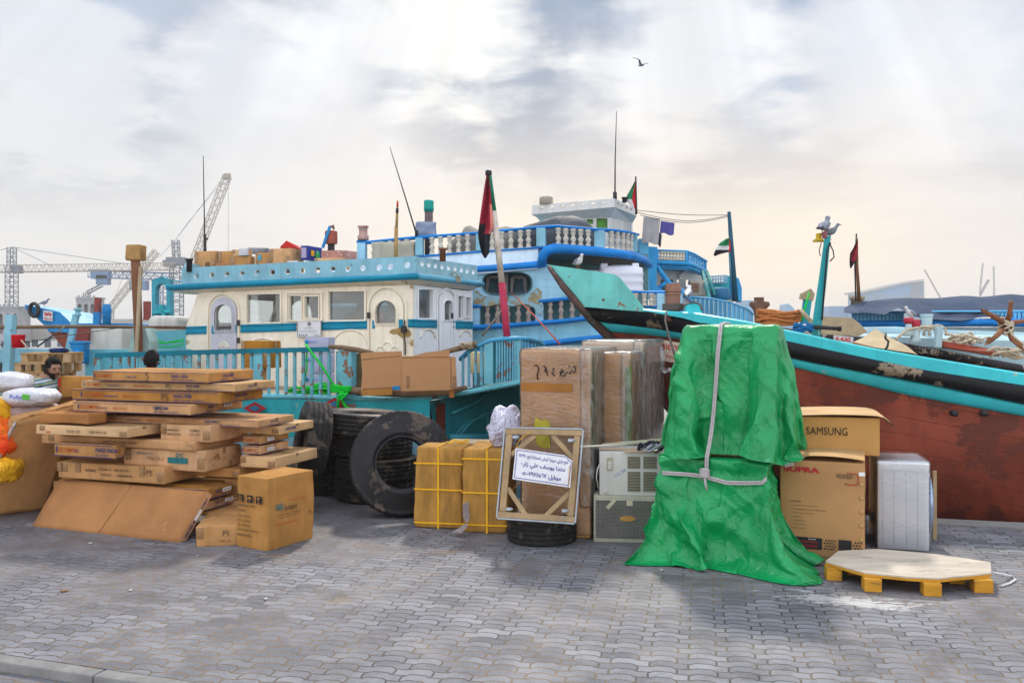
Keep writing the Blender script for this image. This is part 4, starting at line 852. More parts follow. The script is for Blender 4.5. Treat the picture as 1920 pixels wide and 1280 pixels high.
f = MB(); sweep(f, [1176, 1215, 1250, 1262], [544, 545, 545, 546], [550, 551, 551, 552], [18.9, 18.9, 18.9, 18.9], .15); sweep(f, [1195, 1250], [572, 573], [577, 578], [18.9, 18.9], .15); f.build('bulwark_rail', COBALT, b2)
for x in (1192, 1208, 1221): baluster(b2, x, 550, 573, 18.85, BALW, fat=1.1)
for x, w in ((1238, 13), (1274, 9)): f = MB(); a, c = P(x, 550, 18.85), P(x, 580, 18.85); f.box((a + c) / 2, (w / F * 18.85, 0, 0), (0, .12, 0), (0, 0, (a - c).z)); f.build('post', SKYB, b2)
WHW = mat('wheelhouse_white', (.66, .66, .65), .55, .12, 3, streak=.3, bump=.15)
pW = Plane(1148, 21.5, 14); pWs = Plane(1148, 21.5, -62)
def diamond(pl, cx, cy, w, h): return [pl(cx - w, cy), pl(cx, cy + h), pl(cx + w, cy), pl(cx, cy - h)]
f = MB(); f.holed([pW(997, 402), pW(1152, 388), pW(1152, 372), pW(997, 385)], [diamond(pW, 1015 + k * 19.3, 389.5 - k * 1.6 + (-1) ** k * .8, 5.5, 3.2) for k in range(7)], -pW.n * .07)
f.holed([pWs(1152, 388), pWs(1193, 405), pWs(1193, 392), pWs(1152, 372)], [diamond(pWs, 1159 + k * 8, 382.5 + k * 3.4, 2.2, 3.4) for k in range(4)], -pWs.n * .07); par = f.build('parapet', WHW, b2)
f = MB(); a1, a2, a3 = pW(996, 402, .03), pW(1152, 388, .03), pWs(1194, 405, .03); c1, c2, c3 = pW(1016, 413, -.35), pW(1146, 409, -.35), pWs(1186, 418, -.3)
f.grid([[a1, c1], [a2, c2], [a3, c3]], smooth=False); f.build('roof_soffit', WHW, b2)
f = MB(); f.prism([pW(998, 392, -.08), pW(1151, 380, -.08), pWs(1192, 398, -.08), pWs(1192, 398, -.08) + Vector((-2.2, .8, 0)), pW(998, 392, -.08) + Vector((0.3, 2.4, 0))], (0, 0, -.06)); f.build('roof', WHW, b2)
f = MB(); f.holed([pW(1020, 411, -.3), pW(1020, 462, -.3), pW(1145, 462, -.3), pW(1145, 408, -.3)], [rect(pW, 1118, 409.5, 1139, 429, -.3), rect(pW, 1100, 411, 1112, 420, -.3)], -pW.n * .07)
f.quad(pW(1145, 408, -.3), pW(1145, 462, -.3), pWs(1186, 470, -.3), pWs(1186, 416, -.3)); f.quad(pW(1020, 411, -.3), pW(1020, 462, -.3), pW(1020, 462, -.3) + Vector((.3, 2.2, 0)), pW(1020, 411, -.3) + Vector((.3, 2.2, 0))); f.build('wheelhouse_wall', WHW, b2)
f = MB(); f.prism(rect(pW, 1117, 409, 1140, 430, -.4), -pW.n * .02); f.build('window', mat('green_curtain', (.12, .36, .06), .6, .35, 5), b2)
f = MB(); f.prism(rect(pW, 1099, 410, 1113, 421, -.4), -pW.n * .02); f.build('window', MATS['green_curtain'], b2)
for k in range(6):
    f = MB(); a, c = pWs(1152 + k * 5.2, 412 + k * 1.2, -.25), pWs(1152 + k * 5.2, 428 + k * 1.2, -.25); f.bar(a, c, .05, .05); f.build('mullion', WHW, b2)
f = MB(); f.prism([pWs(1151, 411, -.28), pWs(1183, 418, -.28), pWs(1183, 433, -.28), pWs(1151, 428, -.28)], -pWs.n * .01); f.build('window', mat('pale_net_curtain', (.40, .42, .42), .7, .3, 9), b2)
f = MB(); f.lathe(P(1024, 384, 22), [(.15, 0), (.17, .02), (.17, .18), (.12, .2)], 14, axis=(0, 0, 1)); 
o = f.build('coiled_mat', mat('woven_basket', (.40, .36, .30), .9, .4, 30, bump=.8), None); tag(o, 'woven tub standing on the left end of the wheelhouse roof', 'tub')
t = thing('whip_antenna', 'tall thin whip antenna rising from the wheelhouse roof', 'antenna', tuple(P(1153, 376, 21.8))); f = MB(); f.tube([P(1153, 376, 21.8), P(1153.5, 300, 21.8), P(1156, 209, 21.8)], [.022, .016, .008], 5); f.build('rod', DARKM, t); f = MB(); f.lathe(P(1153, 376, 21.8), [(.05, 0), (.05, .2), (.025, .22)], 8); f.build('base', DARKM, t)
t = thing('whip_antenna', 'slanting thin antenna left of the white and teal exhaust stack', 'antenna', tuple(P(781, 440, 20.5))); f = MB(); f.tube([P(781, 440, 20.5), P(760, 370, 20.5), P(731, 276, 20.5)], [.02, .016, .009], 5); f.build('rod', DARKM, t); f = MB(); f.lathe(P(781, 444, 20.5), [(.04, 0), (.04, .15), (.02, .17)], 8); f.build('base', DARKM, t)
t = thing('whip_antenna', 'straight whip antenna above the left end of the cream cabin roof', 'antenna', tuple(P(384, 470, 18))); f = MB(); f.tube([P(384, 466, 18), P(381, 292, 18)], [.016, .008], 5); f.tube([P(385, 490, 18), P(384, 440, 18)], .03, 6); f.build('rod', DARKM, t); f = MB(); f.tube([P(382, 450, 18), P(390, 447, 18)], .02, 5); f.build('bracket', DARKM, t)
t = thing('exhaust_stack', 'grey exhaust pipe with turquoise drum cap behind the upper balustrade', 'exhaust stack', tuple(P(804, 470, 21)))
f = MB(); f.lathe(P(804, 480, 21), [(.1, 0), (.1, 1.2)], 12); f.build('pipe', mat('brown_pipe', (.14, .10, .11), .6), t)
f = MB(); f.lathe(P(804, 397.5, 21), [(.11, 0), (.115, .05), (.13, .06), (.12, .08), (.12, .25), (.095, .28)], 14); f.build('drum_cap', mat('turquoise_drum', (.0, .28, .24), .5, .2, 5), t)
f = MB(); rbox(f, frame(P(799, 446, 20.9), (1, -.1, 0)), (.48, .4, .38), .08, (5, 4, 4), .05, 5, 3); f.build('cloth_cover', mat('faded_denim_cloth', (.26, .31, .42), .9, .25, 5, bump=.6, crease=4, chip=(.3, (.05, .09, .2), 3)), t)
t = thing('wooden_spar', 'split yellow timber spar standing by the left end of the balustrade', 'spar', tuple(P(743, 486, 19.9)))
f = MB(); f.tube([P(742, 486, 19.9), P(743, 425, 19.9)], [.05, .045], 6); f.tube([P(743.5, 425, 19.88), P(745, 390, 19.88)], [.035, .03], 6); f.tube([P(745, 395, 19.86), P(745.5, 376, 19.86)], [.02, .02], 6); f.build('pole', mat('yellow_timber', (.42, .26, .10), .7, .3, 4, bump=.4), t)
f = MB(); f.tube([P(744.5, 399, 19.84), P(745, 391, 19.84)], .036, 6); f.build('band', DARKM, t); f = MB(); f.tube([P(745.2, 388, 19.84), P(745.4, 379, 19.84)], .025, 6); f.build('red_band', REDI, t)
def heap(name, label, cat, pts, d, depth, m, seed, amp=.08, yb=None, cols=26):
    xs = [p[0] for p in pts]; ys = [p[1] for p in pts]; yb = yb or max(ys) + 14; rows = []
    for j in range(15):
        w = j / 14; row = []
        for i in range(cols):
            x = xs[0] + (xs[-1] - xs[0]) * i / (cols - 1); y = lerp_list(xs, ys, x); zt = P(x, y, d + depth / 2).z; zb_ = P(x, yb, d).z
            k = math.sin(math.pi * min(1, max(0, w))) ** .45 if 0 < w < 1 else 0
            q = Vector((P(x, y, d).x, d + depth * w, zb_ + (zt - zb_) * k)); q += Vector((noise.noise(q * 3 + Vector((seed, 0, 0))), noise.noise(q * 3.1 + Vector((0, seed, 0))) * .6, noise.noise(q * 2.4 + Vector((0, 0, seed))) * .8)) * amp * (1 if k > 0 else .3); row.append(q)
        rows.append(row)
    f = MB(); f.grid(rows); o = f.build(name, m); tag(o, label, cat); return o
GTARP = mat('grey_brown_tarp', (.22, .20, .18), .75, .3, 2, bump=.4, crease=5); DTARP = mat('dark_slate_tarp', (.07, .08, .10), .6, .35, 2, bump=.4, crease=5)
heap('cargo_tarpaulin', 'greyish brown tarpaulin over cargo behind the upper balustrade beside the flag', 'tarpaulin', [(842, 455), (865, 430), (880, 426), (900, 432), (950, 425), (985, 428), (1000, 440)], 20.6, 1.2, GTARP, 4, .1, 478)
heap('cargo_tarpaulin', 'dark slate tarpaulin heaped in front of the white wheelhouse', 'tarpaulin', [(960, 440), (985, 424), (1020, 412), (1050, 407), (1080, 406), (1100, 411), (1112, 421), (1120, 440)], 20.3, 1.0, DTARP, 9, .09, 472)
f = MB(); rbox(f, frame(P(745, 489, 20.9), (1, -.1, 0)), (1.0, .8, .42), .06, (6, 5, 3), .04, 3, 4); tag(f.build('fuel_tank', mat('cream_tank', (.45, .42, .34), .6, .25, 2, streak=.5)), 'cream tank behind the leftmost balusters of the upper deck', 'tank')
t = thing('water_tank', 'white ribbed plastic water tank behind the green bow', 'tank', tuple(P(1162, 548, 20.2)))
f = MB(); W2 = .5; c = P(1163, 548, 20.3); rbx = [(.50, 0), (.52, .03), (.50, .08), (.50, .20), (.52, .23), (.50, .27), (.50, .38), (.52, .41), (.50, .45), (.49, .55), (.30, .6), (.2, .62)]
rows = []
for r, z in rbx:
    rows.append([c + Vector((math.copysign(abs(math.cos(q)) ** .45, math.cos(q)) * r, math.copysign(abs(math.sin(q)) ** .45, math.sin(q)) * r * .8, z)) for q in [k * math.pi / 16 for k in range(32)]])
f.grid(rows, close=True); PLW = mat('white_plastic', (.70, .72, .82), .35, .08, 2, bump=.03); f.build('body', PLW, t)
f = MB(); f.box(P(1132, 499, 20.2), (.16, 0, 0), (0, .3, 0), (0, 0, .12)); f.box(P(1190, 499, 20.2), (.16, 0, 0), (0, .3, 0), (0, 0, .12)); f.build('lug', PLW, t, bevel=.02)
f = MB(); rbox(f, frame(P(1098, 548, 20.6), (1, 0, 0)), (1.0, .8, .5), .06, (3, 3, 3), .01, 2, 1); tag(f.build('water_tank', PLW), 'lower white plastic tank partly behind the ribbed one under the overhang', 'tank')

# ================================================================== flag poles, clothes line
def flag_pole(label, base, pts, r, bands, cloth, d, bandm):
    t = thing('flag_pole', label, 'flag pole', tuple(P(base[0], base[1], d)), None)
    for (a, b_, m, k) in bands:
        f = MB(); f.tube([P(a[0], a[1], d), P(b_[0], b_[1], d)], k, 8); f.build('pole_section', m, t)
    return t
GRN = mat('flag_green', (.01, .20, .08), .7, .2, 6); RDD = mat('flag_dark_red', (.30, .02, .04), .8, .25, 4); WHT = mat('flag_white', (.7, .7, .7), .8); BKF = mat('flag_black', (.02, .02, .03), .8); RDB = mat('flag_bright_red', (.62, .02, .03), .8, .2, 5)
d = 11.9
t = flag_pole('leaning pole painted green white and red with a drooping flag, above the stern gallery', (951, 640), None, 0, [((916, 322), (926, 396), mat('pole_green', (.0, .18, .10), .5, .2, 6), .035), ((926, 396), (941, 530), mat('pole_white', (.60, .55, .48), .6, .3, 6, chip=(.3, (.4, .3, .2), 6)), .042), ((941, 530), (953, 655), mat('pole_red', (.42, .03, .08), .55, .2, 6), .048)], None, d, None)
f = MB(); f.lathe(P(916, 324, d), [(.03, -.05), (.045, -.03), (.045, .02), (.02, .04)], 10); f.build('finial', DARKM, t)
def drape(name, label, cols, d, mats, mfun, fold=.05, seed=1, rowsn=18, colsn=10, thing_=None):
    """hanging flag: cols = (row y, left px, right px) outline; folded in depth"""
    rows = []
    ys = [c[0] for c in cols]
    for j in range(rowsn):
        y = ys[0] + (ys[-1] - ys[0]) * j / (rowsn - 1); a = lerp_list(ys, [c[1] for c in cols], y); b_ = lerp_list(ys, [c[2] for c in cols], y); row = []
        for i in range(colsn):
            w = i / (colsn - 1); row.append(P(a + (b_ - a) * w, y, d + fold * math.sin(w * 9 + j * .25 + seed) + .03 * noise.noise(Vector((w * 3, j * .3, seed)))))
        rows.append(row)
    f = MB(); f.grid(rows, mfun=mfun); rows2 = [[p + Vector((0, .004, 0)) for p in r] for r in rows]; f.grid(rows2, mfun=mfun); o = f.build(name, mats); tag(o, label, 'flag'); return o
drape('flag', 'drooping red and black flag hanging from the leaning tri-coloured pole', [(328, 912, 917), (350, 908, 919), (400, 901, 924), (430, 897, 926), (440, 896, 919), (455, 898, 918), (475, 903, 917), (484, 908, 911)], d - .05, [RDD, BKF, mat('flag_pink_edge', (.75, .25, .2), .8)], lambda i, j: 1 if i > 11 or (i > 9 and j < 4) else (2 if j > 6 and i > 5 else 0), .05, 2)
d = 21.6
t = thing('flag_pole', 'thin upright flag pole at the corner of the wheelhouse roof', 'flag pole', tuple(P(1193, 400, d))); f = MB(); f.tube([P(1193, 402, d), P(1192, 331, d)], [.03, .02], 6); f.build('pole', DARKM, t); f = MB(); f.lathe(P(1171, 380, d), [(.05, 0), (.06, .02), (.06, .1), (.08, .11), (.08, .13)], 8); f.build('lamp', DARKM, t)
drape('flag', 'red green white flag hanging beside the wheelhouse roof', [(340, 1190, 1192), (352, 1184, 1191.5), (366, 1176, 1191.5), (374, 1173, 1191.5), (388, 1184, 1191.5), (392, 1190, 1191.5)], d - .04, [RDB, GRN, WHT], lambda i, j: 0 if j > 5 else (1 if i < 11 else 2), .04, 5)
d = 25
t = thing('mast', 'dark blue mast with clothes lines tied to its top', 'mast', tuple(P(1376, 560, d))); f = MB(); f.tube([P(1379, 565, d), P(1372, 470, d), P(1367, 397, d)], [.085, .07, .05], 8); f.build('pole', mat('mast_dark_blue', (.02, .10, .16), .6, .3, 4, chip=(.3, (.1, .3, .4), 4)), t); f = MB(); f.tube([P(1371, 530, d), P(1368, 470, d)], .035, 6); f.build('stay_pole', mat('mast_light_blue', (.1, .3, .42), .6), t)
drape('flag', 'small red green white and black flag beside the dark blue mast', [(447, 1362, 1369), (455, 1350, 1369), (465, 1343, 1370), (472, 1340, 1369), (477, 1338, 1348), (480, 1339, 1342)], d - .1, [GRN, WHT, BKF, RDB], lambda i, j: 3 if j > 7 else (0 if i < 7 else 1 if i < 11 else 2), .04, 7)
t = thing('clothes_line', 'clothes lines strung from the wheelhouse to the dark blue mast', 'clothes line', tuple(P(1240, 405, 22.5))); f = MB()
for a, b_ in (((1193, 394, 21.7), (1366, 403, 25)), ((1195, 398, 21.7), (1366, 404, 25)), ((1200, 403, 21.8), (1366, 406, 25))):
    A_, B_ = P(*a), P(*b_); f.tube([A_.lerp(B_, w) - Vector((0, 0, .18 * math.sin(math.pi * w) * (1 if a[1] > 395 else .3))) for w in [i / 10 for i in range(11)]], .008, 4)
f.build('line', DARKM, t)
def hang(name, label, x0, x1, y0, y1, d, m, seed, skew=0):
    rows = []
    for j in range(9):
        rows.append([P(x0 + (x1 - x0) * i / 8 + skew * j / 8, y0 + (i / 8) * 4 + (y1 - y0) * j / 8 + 1.5 * math.sin(i + seed) * j / 8, d + .04 * math.sin(i * 1.7 + seed) * j / 8) for i in range(9)])
    f = MB(); f.grid(rows); f.grid([[p + Vector((0, .01, 0)) for p in r] for r in rows]); o = f.build(name, m); tag(o, label, 'laundry')
hang('towel', 'pale grey towel hanging on the clothes line', 1207, 1238, 406, 454, 22.4, mat('grey_towel', (.38, .37, .38), .9, .15, 4, bump=.4), 1, -4)
hang('shirt', 'purple cloth hanging on the clothes line', 1239, 1265, 414, 437, 22.8, mat('purple_cloth', (.10, .09, .34), .85, .2, 4, bump=.4), 2, -2)
hang('trousers', 'narrow dark cloth hanging under the purple one', 1236, 1241, 436, 460, 22.75, mat('dark_laundry', (.05, .06, .1), .85), 3, -2)

# ================================================================== second blue dhow, right of the big one
b6 = thing('cargo_dhow', 'sky blue dhow with curved poop balustrade and white cabin, behind the green bow', 'dhow', (6, 25, -1.2))
BRB = mat('azure_paint', (.03, .34, .70), .5, .25, 2, streak=.25, bump=.2, chip=(.15, (.1, .4, .55), 3)); AZ2 = mat('azure_light_paint', (.12, .46, .76), .5, .25, 2, streak=.25, bump=.2)
D6 = 24.5
f = MB(); a = [P(1199, 447, 22.6), P(1216, 449, 22.6), P(1216, 500, 22.6), P(1219, 560, 22.6), P(1202, 560, 22.6), P(1199, 500, 22.6)]; f.prism(a, (0, .5, 0)); f.build('post', AZ2, b6)
f = MB(); f.prism([P(1214, 462, 23.6), P(1233, 463, 23.6), P(1231, 535, 23.6), P(1250, 548, 23.6), P(1215, 548, 23.6)], (0, .4, 0)); f.build('quarter_post', BRB, b6)
rx6 = [1216, 1234, 1288, 1300, 1312, 1324]; rt6 = [463, 467, 469, 474, 481, 488]; rb6 = [486, 487, 489, 493, 499, 507]; rd6 = [23.9, 24, 24.2, 24.6, 25.5, 27]
f = MB(); sweep(f, rx6, rt6, [y + 4 for y in rt6], rd6, .15); sweep(f, rx6, rb6, [y + 9 for y in rb6], rd6, .18); sweep(f, rx6, [y + 9 for y in rb6], [y + 15 for y in rb6], [e + .15 for e in rd6], .18); f.build('poop_rail', BRB, b6)
for x in (1220, 1239, 1245, 1251, 1257, 1263, 1269, 1275, 1281):
    baluster(b6, x, lerp_list(rx6, rt6, x) + 4, lerp_list(rx6, rb6, x), lerp_list(rx6, rd6, x), BALW, fat=1.1)
for x in (1292, 1297, 1302, 1307, 1312, 1317): baluster(b6, x, lerp_list(rx6, rt6, x) + 4, lerp_list(rx6, rb6, x), lerp_list(rx6, rd6, x), AZ2, fat=.9)
for x in (1232, 1287, 1322): f = MB(); a, c = P(x, lerp_list(rx6, rt6, x) + 3, lerp_list(rx6, rd6, x)), P(x, lerp_list(rx6, rb6, x), lerp_list(rx6, rd6, x)); f.box((a + c) / 2, (.07, 0, 0), (0, .12, 0), (0, 0, (a - c).z)); f.build('post', BRB, b6)
f = MB(); f.prism([P(1218, 497, 24.2), P(1288, 499, 24.4), P(1324, 516, 27), P(1324, 512, 30), P(1218, 495, 30)], (0, 0, -.1)); f.build('poop_deck', AZ2, b6)
f = MB(); f.prism([P(1232, 504, 25.2), P(1232, 580, 25.2), P(1310, 580, 25.2), P(1310, 548, 25.2), P(1268, 528, 25.2), P(1290, 506, 25.2)], (0, 1.5, 0)); f.prism([P(1286, 505, 25), P(1322, 520, 26), P(1314, 532, 26), P(1272, 519, 25)], (0, .1, 0)); f.build('cabin', WHW, b6)
f = MB(); f.prism([P(1240, 524, 25.15), P(1262, 524, 25.15), P(1262, 545, 25.15), P(1240, 545, 25.15)], (0, .04, 0)); f.build('window', mat('dark_green_window', (.02, .08, .08), .3), b6)
f = MB(); f.prism([P(1273, 521, 24.9), P(1286, 524, 24.9), P(1286, 540, 24.9), P(1273, 536, 24.9)], (0, .04, 0)); f.build('window', MATS['pale_net_curtain'], b6)
f = MB(); f.box(P(1306, 540, 24.4), (.42, 0, 0), (0, .3, 0), (0, 0, .42)); ac = f.build('window_air_conditioner', mat('dirty_beige', (.42, .38, .32), .7), b6, bevel=.015)
f = MB()
for k in range(7): f.box(P(1302, 532 + k * 2.6, 24.24), (.26, 0, 0), (0, .02, 0), (0, 0, .018))
f.build('grille', IRONR, ac)
f = MB(); f.tube([P(1232, 498, 23.8), P(1243, 515, 23.8), P(1255, 532, 23.8), P(1275, 543, 23.8), P(1288, 556, 23.8), P(1300, 566, 23.6)], [.05, .07, .08, .08, .08, .07], 7); f.tube([P(1234, 540, 23.8), P(1256, 525, 23.8)], .06, 6); f.build('brace', BRB, b6)
f = MB(); f.tube([P(1317, 510, 25), P(1325, 540, 24), P(1330, 562, 23.6)], .06, 6); f.tube([P(1325, 508, 25), P(1340, 552, 24)], .05, 6); f.build('stay', mat('green_net_stay', (.05, .30, .30), .7, .4, 8), b6)
pb = Plane(1302, 22.5, 8)
bx = [1296, 1330, 1370, 1400, 1412]; bt = [556, 558, 566, 578, 588]; bb = [600, 603, 606, 608, 608]; bd = [22.5, 22.4, 22.2, 22.8, 23.8]
f = MB(); f.grid([[P(x, t_, e), P(x, b_, e)] for x, t_, b_, e in zip(bx, bt, bb, bd)], smooth=True); sweep(f, bx, [y - 1 for y in bt], [y + 3 for y in bt], bd, .1); f.build('bulwark', AZ2, b6)
for i in range(13):
    x = 1304 + i * 8.4; e = lerp_list(bx, bd, x); f = MB(); f.bar(P(x, lerp_list(bx, bt, x) + 3, e - .03), P(x, lerp_list(bx, bb, x), e - .03), .035, .05); f.build('bulwark_rib', mat('rib_pale_blue', (.28, .52, .66), .6, .2, 4), b6)
f = MB(); f.prism([P(1200, 575, 23), P(1412, 590, 23.8), P(1412, 690, 23.6), P(1200, 690, 23)], (0, .2, 0)); f.build('hull', AZ2, b6)
b7 = thing('cargo_dhow', 'small blue stern with lattice rail and yellowish cabin beneath the dark blue mast', 'dhow', (9, 28, -1.2))
f = MB(); 
for y in (518, 524, 530): f.bar(P(1326, y + 1, 27), P(1362, y - 1.5, 27.3), .05, .05)
for k in range(8): x = 1327 + k * 5; f.bar(P(x, 518, 27), P(x, 531, 27), .04, .04)
f.build('lattice_rail', mat('pale_lattice', (.35, .55, .66), .6), b7)
f = MB(); f.prism([P(1322, 531, 27), P(1376, 527, 27.4), P(1376, 540, 27.4), P(1322, 541, 27)], (0, .4, 0)); f.prism([P(1326, 519, 27.1), P(1360, 516, 27.4), P(1376, 519, 27.4), P(1376, 528, 27.4), P(1360, 528, 27.4), P(1360, 519, 27.4)], (0, .1, 0)); f.build('cornice', TEAL, b7)
f = MB(); f.prism([P(1328, 541, 27.4), P(1374, 541, 27.6), P(1374, 590, 27.6), P(1328, 590, 27.4)], (0, 1.4, 0)); f.build('cabin', mat('yellowed_cream', (.52, .47, .30), .7, .2, 3, streak=.3), b7)
f = MB(); f.prism([P(1375, 519, 26.4), P(1385, 521, 26.4), P(1391, 540, 26.4), P(1391, 566, 26.4), P(1376, 560, 26.4)], (0, .5, 0)); f.build('stern_post', BRB, b7)
f = MB(); f.lathe(P(1350, 562, 24.5), [(.25, 0), (.27, .02), (.27, .3), (.2, .33)], 12); f.build('drum', mat('blue_drum', (.02, .15, .3), .5), b7)
# ================================================================== green-bowed dhow in front at right
b3 = thing('cargo_dhow', 'dhow with turquoise raked bow, black strake and red oxide hull along the quay at right', 'dhow', (5, 12, -1.2))
SEAG = mat('sea_green_bow_paint', (.16, .57, .53), .5, .3, 1.6, streak=.3, bump=.25, chip=(.30, (.22, .10, .06), 2.6)); TUR = mat('turquoise_strake', (.04, .52, .58), .42, .22, 1.5, streak=.3, bump=.25, chip=(.16, (.28, .44, .42), 5))
DG = ([1026, 1090, 1150, 1240, 1350, 1500, 1700, 1920, 2250, 2900], [13.1, 12.55, 12.1, 11.6, 11.05, 10.5, 10.15, 9.9, 9.6, 9.2])
def dg(x): return lerp_list(*DG, x)
def sst(x): x = max(0, min(1, x)); return x * x * (3 - 2 * x)
CUR = {'top': ([1205, 1250, 1300, 1397, 1508, 1625, 1723, 1920, 2250, 2900], [578, 583, 585, 601, 625, 650, 667, 699, 745, 800], 0),
       'b1': ([1090, 1217, 1282, 1309, 1512, 1625, 1737, 1920, 2250, 2900], [573, 582, 595, 603, 647, 671, 694, 722, 772, 835], .0),
       'b2': ([1110, 1217, 1279, 1512, 1625, 1737, 1920, 2250, 2900], [601, 614, 624, 677, 698, 719, 757, 815, 890], .02),
       'b3': ([1133, 1217, 1279, 1512, 1698, 1920, 2250, 2900], [621, 628, 636, 694, 740, 780, 845, 930], .06)}
def cur(k, x): return lerp_list(CUR[k][0], CUR[k][1], x)
def cpt(k, x, off=0.0):
    st = CUR[k][0][0]; ds = 12.75; d_ = ds + (dg(x) + CUR[k][2] - ds) * sst((x - st) / 260 + .05); return P(x, cur(k, x), d_ - off)
def rowx(st, n=44): return [st + (2900 - st) * (i / n) ** 1.35 for i in range(n + 1)]
f = MB(); X3 = [rowx(CUR[k][0][0]) for k in ('b1', 'b2', 'b3')]; stem = [(1158, 655), (1190, 690), (1226, 730), (1262, 770), (1330, 860)]
rows = []
for i in range(45):
    a = [cpt('b1', X3[0][i], 0), cpt('b2', X3[1][i]), cpt('b3', X3[2][i])]
    r = [a[0], a[1], a[2]]; base = a[2]
    for k, (sx, sy) in enumerate(stem):
        S0 = P(sx, sy, 12.75 + .03 * k); x = rowx(sx)[i]; zt = [.95, .62, .3, .0, -1.2][k]; ins = [.02, .05, .10, .2, .9][k]
        st = P(x, 700, dg(x) + ins); kk = sst((x - sx) / 330); q = S0.lerp(Vector((st.x, st.y, min(zt, base.z - .12 * (k + 1)))), kk); q.x = st.x + (S0.x - st.x) * (1 - kk); r.append(q)
    rows.append(r)
f.grid(rows, mfun=lambda i, j: 2 if j == 0 else (1 if j == 1 else 0))
hull3 = f.build('hull', [RUST, TUR, BLACKR], b3)
f = MB(); xs = rowx(1092, 60)
def strake(kt, kb, th, m, xs):
    f = MB(); rows = []
    for x in xs:
        xb = max(x, CUR[kb][0][0]); t_, b_ = cpt(kt, max(x, CUR[kt][0][0])), cpt(kb, xb); n = Vector((-.2, -1, 0)).normalized(); h = (t_.z - b_.z)
        w = .012 * noise.noise(Vector((x * .03, 0, 0)))
        rows.append([t_ + Vector((0, .08, 0)), t_ + n * (th * .55 + w), t_ + n * (th + w) - Vector((0, 0, h * .2)), b_ + n * (th + w) + Vector((0, 0, h * .22)), b_ + n * (th * .5 + w), b_ + Vector((0, .08, 0))])
    f.grid(rows, close=True); b0 = len(f.v) - 6; f.f += [(0, 1, 2, 3, 4, 5), tuple(b0 + k for k in range(6))]; f.m += [0, 0]; f.sm += [False] * 2; return f.build('strake', m, b3)
strake('b1', 'b2', .13, mat('tarred_rubbing_strake', (.009, .009, .012), .5, .3, 2.5, bump=.7, bscale=30, chip=(.42, (.24, .19, .13), 1.4)), xs)
strake('b2', 'b3', .04, TUR, xs)
f = MB(); rows = []
for x in rowx(1205, 50):
    t_ = P(x, cur('top', x), dg(x)); b_ = P(x, cur('b1', x) + 2, dg(x)); rows.append([t_ + Vector((.03, .16, .0)), t_ + Vector((0, .0, .0)), t_ + Vector((0, -.05, -.02)), b_ + Vector((0, -.06, 0)), b_ + Vector((.03, .16, 0))])
f.grid(rows, close=True, smooth=False); f.build('cap_rail', TUR, b3)
f = MB(); tl_ = [(1026, 496, 13.1), (1085, 504, 12.7), (1151, 514, 12.25), (1163, 521, 12.15), (1185, 548, 12.0), (1207, 577, 11.8)]; bl_ = [(1027, 499, 13.1), (1056, 536, 12.85), (1090, 575, 12.6), (1120, 577, 12.4), (1165, 581, 12.1), (1208, 584, 11.8)]
fr_ = [[P(*a), P(*a).lerp(P(*b_), .5), P(*b_)] for a, b_ in zip(tl_, bl_)]; bk_ = [[p + Vector((.04, .22, 0)) for p in r] for r in fr_]
f.grid(fr_, smooth=False); f.grid(bk_, smooth=False); 
for i in range(5): f.quad(fr_[i][0], fr_[i + 1][0], bk_[i + 1][0], bk_[i][0], m=1); f.quad(fr_[i][2], fr_[i + 1][2], bk_[i + 1][2], bk_[i][2])
f.quad(fr_[5][0], fr_[5][2], bk_[5][2], bk_[5][0], m=1); f.build('stem_head', [SEAG, mat('pale_green_edge', (.30, .60, .55), .5, .2, 3)], b3)
f = MB()
for x, y in ((1131, 562), (1206, 566), (1158, 548)): f.lathe(P(min(x, 1156), y if x < 1200 else 567, 12.22), [(.02, 0), (.02, .03)], 8, axis=(0, -1, 0))
f.build('bolt', IRONR, b3)
f = MB(); f.tube([P(1029, 500, 13.05), P(1056, 537, 12.8), P(1090, 577, 12.6), P(1112, 603, 12.7), P(1135, 624, 12.7), P(1158, 655, 12.72), P(1226, 730, 12.8), P(1300, 815, 12.85)], [.03, .05, .06, .06, .07, .07, .07, .07], 6); f.build('stem_edge', mat('dark_stem_timber', (.10, .06, .05), .7, .4, 4, bump=.5, chip=(.4, (.05, .3, .3), 3)), b3)
f = MB(); nl = [P(x, cur('top', x) + 14, dg(x) + .1) for x in (1230, 1300, 1400, 1500, 1700, 1920, 2250, 2900)]; fl = [p + Vector((.3 * k, min(5.0, .6 + 1.0 * k), 0)) for k, p in enumerate(nl)]
f.grid([[a, b_] for a, b_ in zip(nl, fl)]); f.build('deck', DECK, b3)
f = MB(); fx = [1180, 1300, 1500, 1640, 1700, 1800, 1920, 2250, 2900]; fy = [575, 590, 618, 634, 643, 662, 684, 735, 790]; fd = [12.9, 13.6, 14.3, 14.6, 14.7, 14.8, 14.8, 14.6, 14.2]
sweep(f, fx, fy, [y + 16 for y in fy], fd, .22); sweep(f, fx, [y + 16 for y in fy], [y + 44 for y in fy], [e + .06 for e in fd], .18)
f.build('far_bulwark', mat('worn_black_bulwark', (.03, .028, .035), .7, .3, 2.5, bump=.8, bscale=25, chip=(.62, (.35, .29, .25), 2.4)), b3)
pH = Plane(1262, 11.42, 22); f = MB(); f.prism([pH(1240, 675), pH(1276, 682), pH(1276, 643), pH(1238, 636)], pH.n * .02); plt = f.build('registration_plate', mat('cream_plate', (.58, .46, .38), .6, .15, 5, chip=(.2, (.4, .2, .14), 6)), b3)
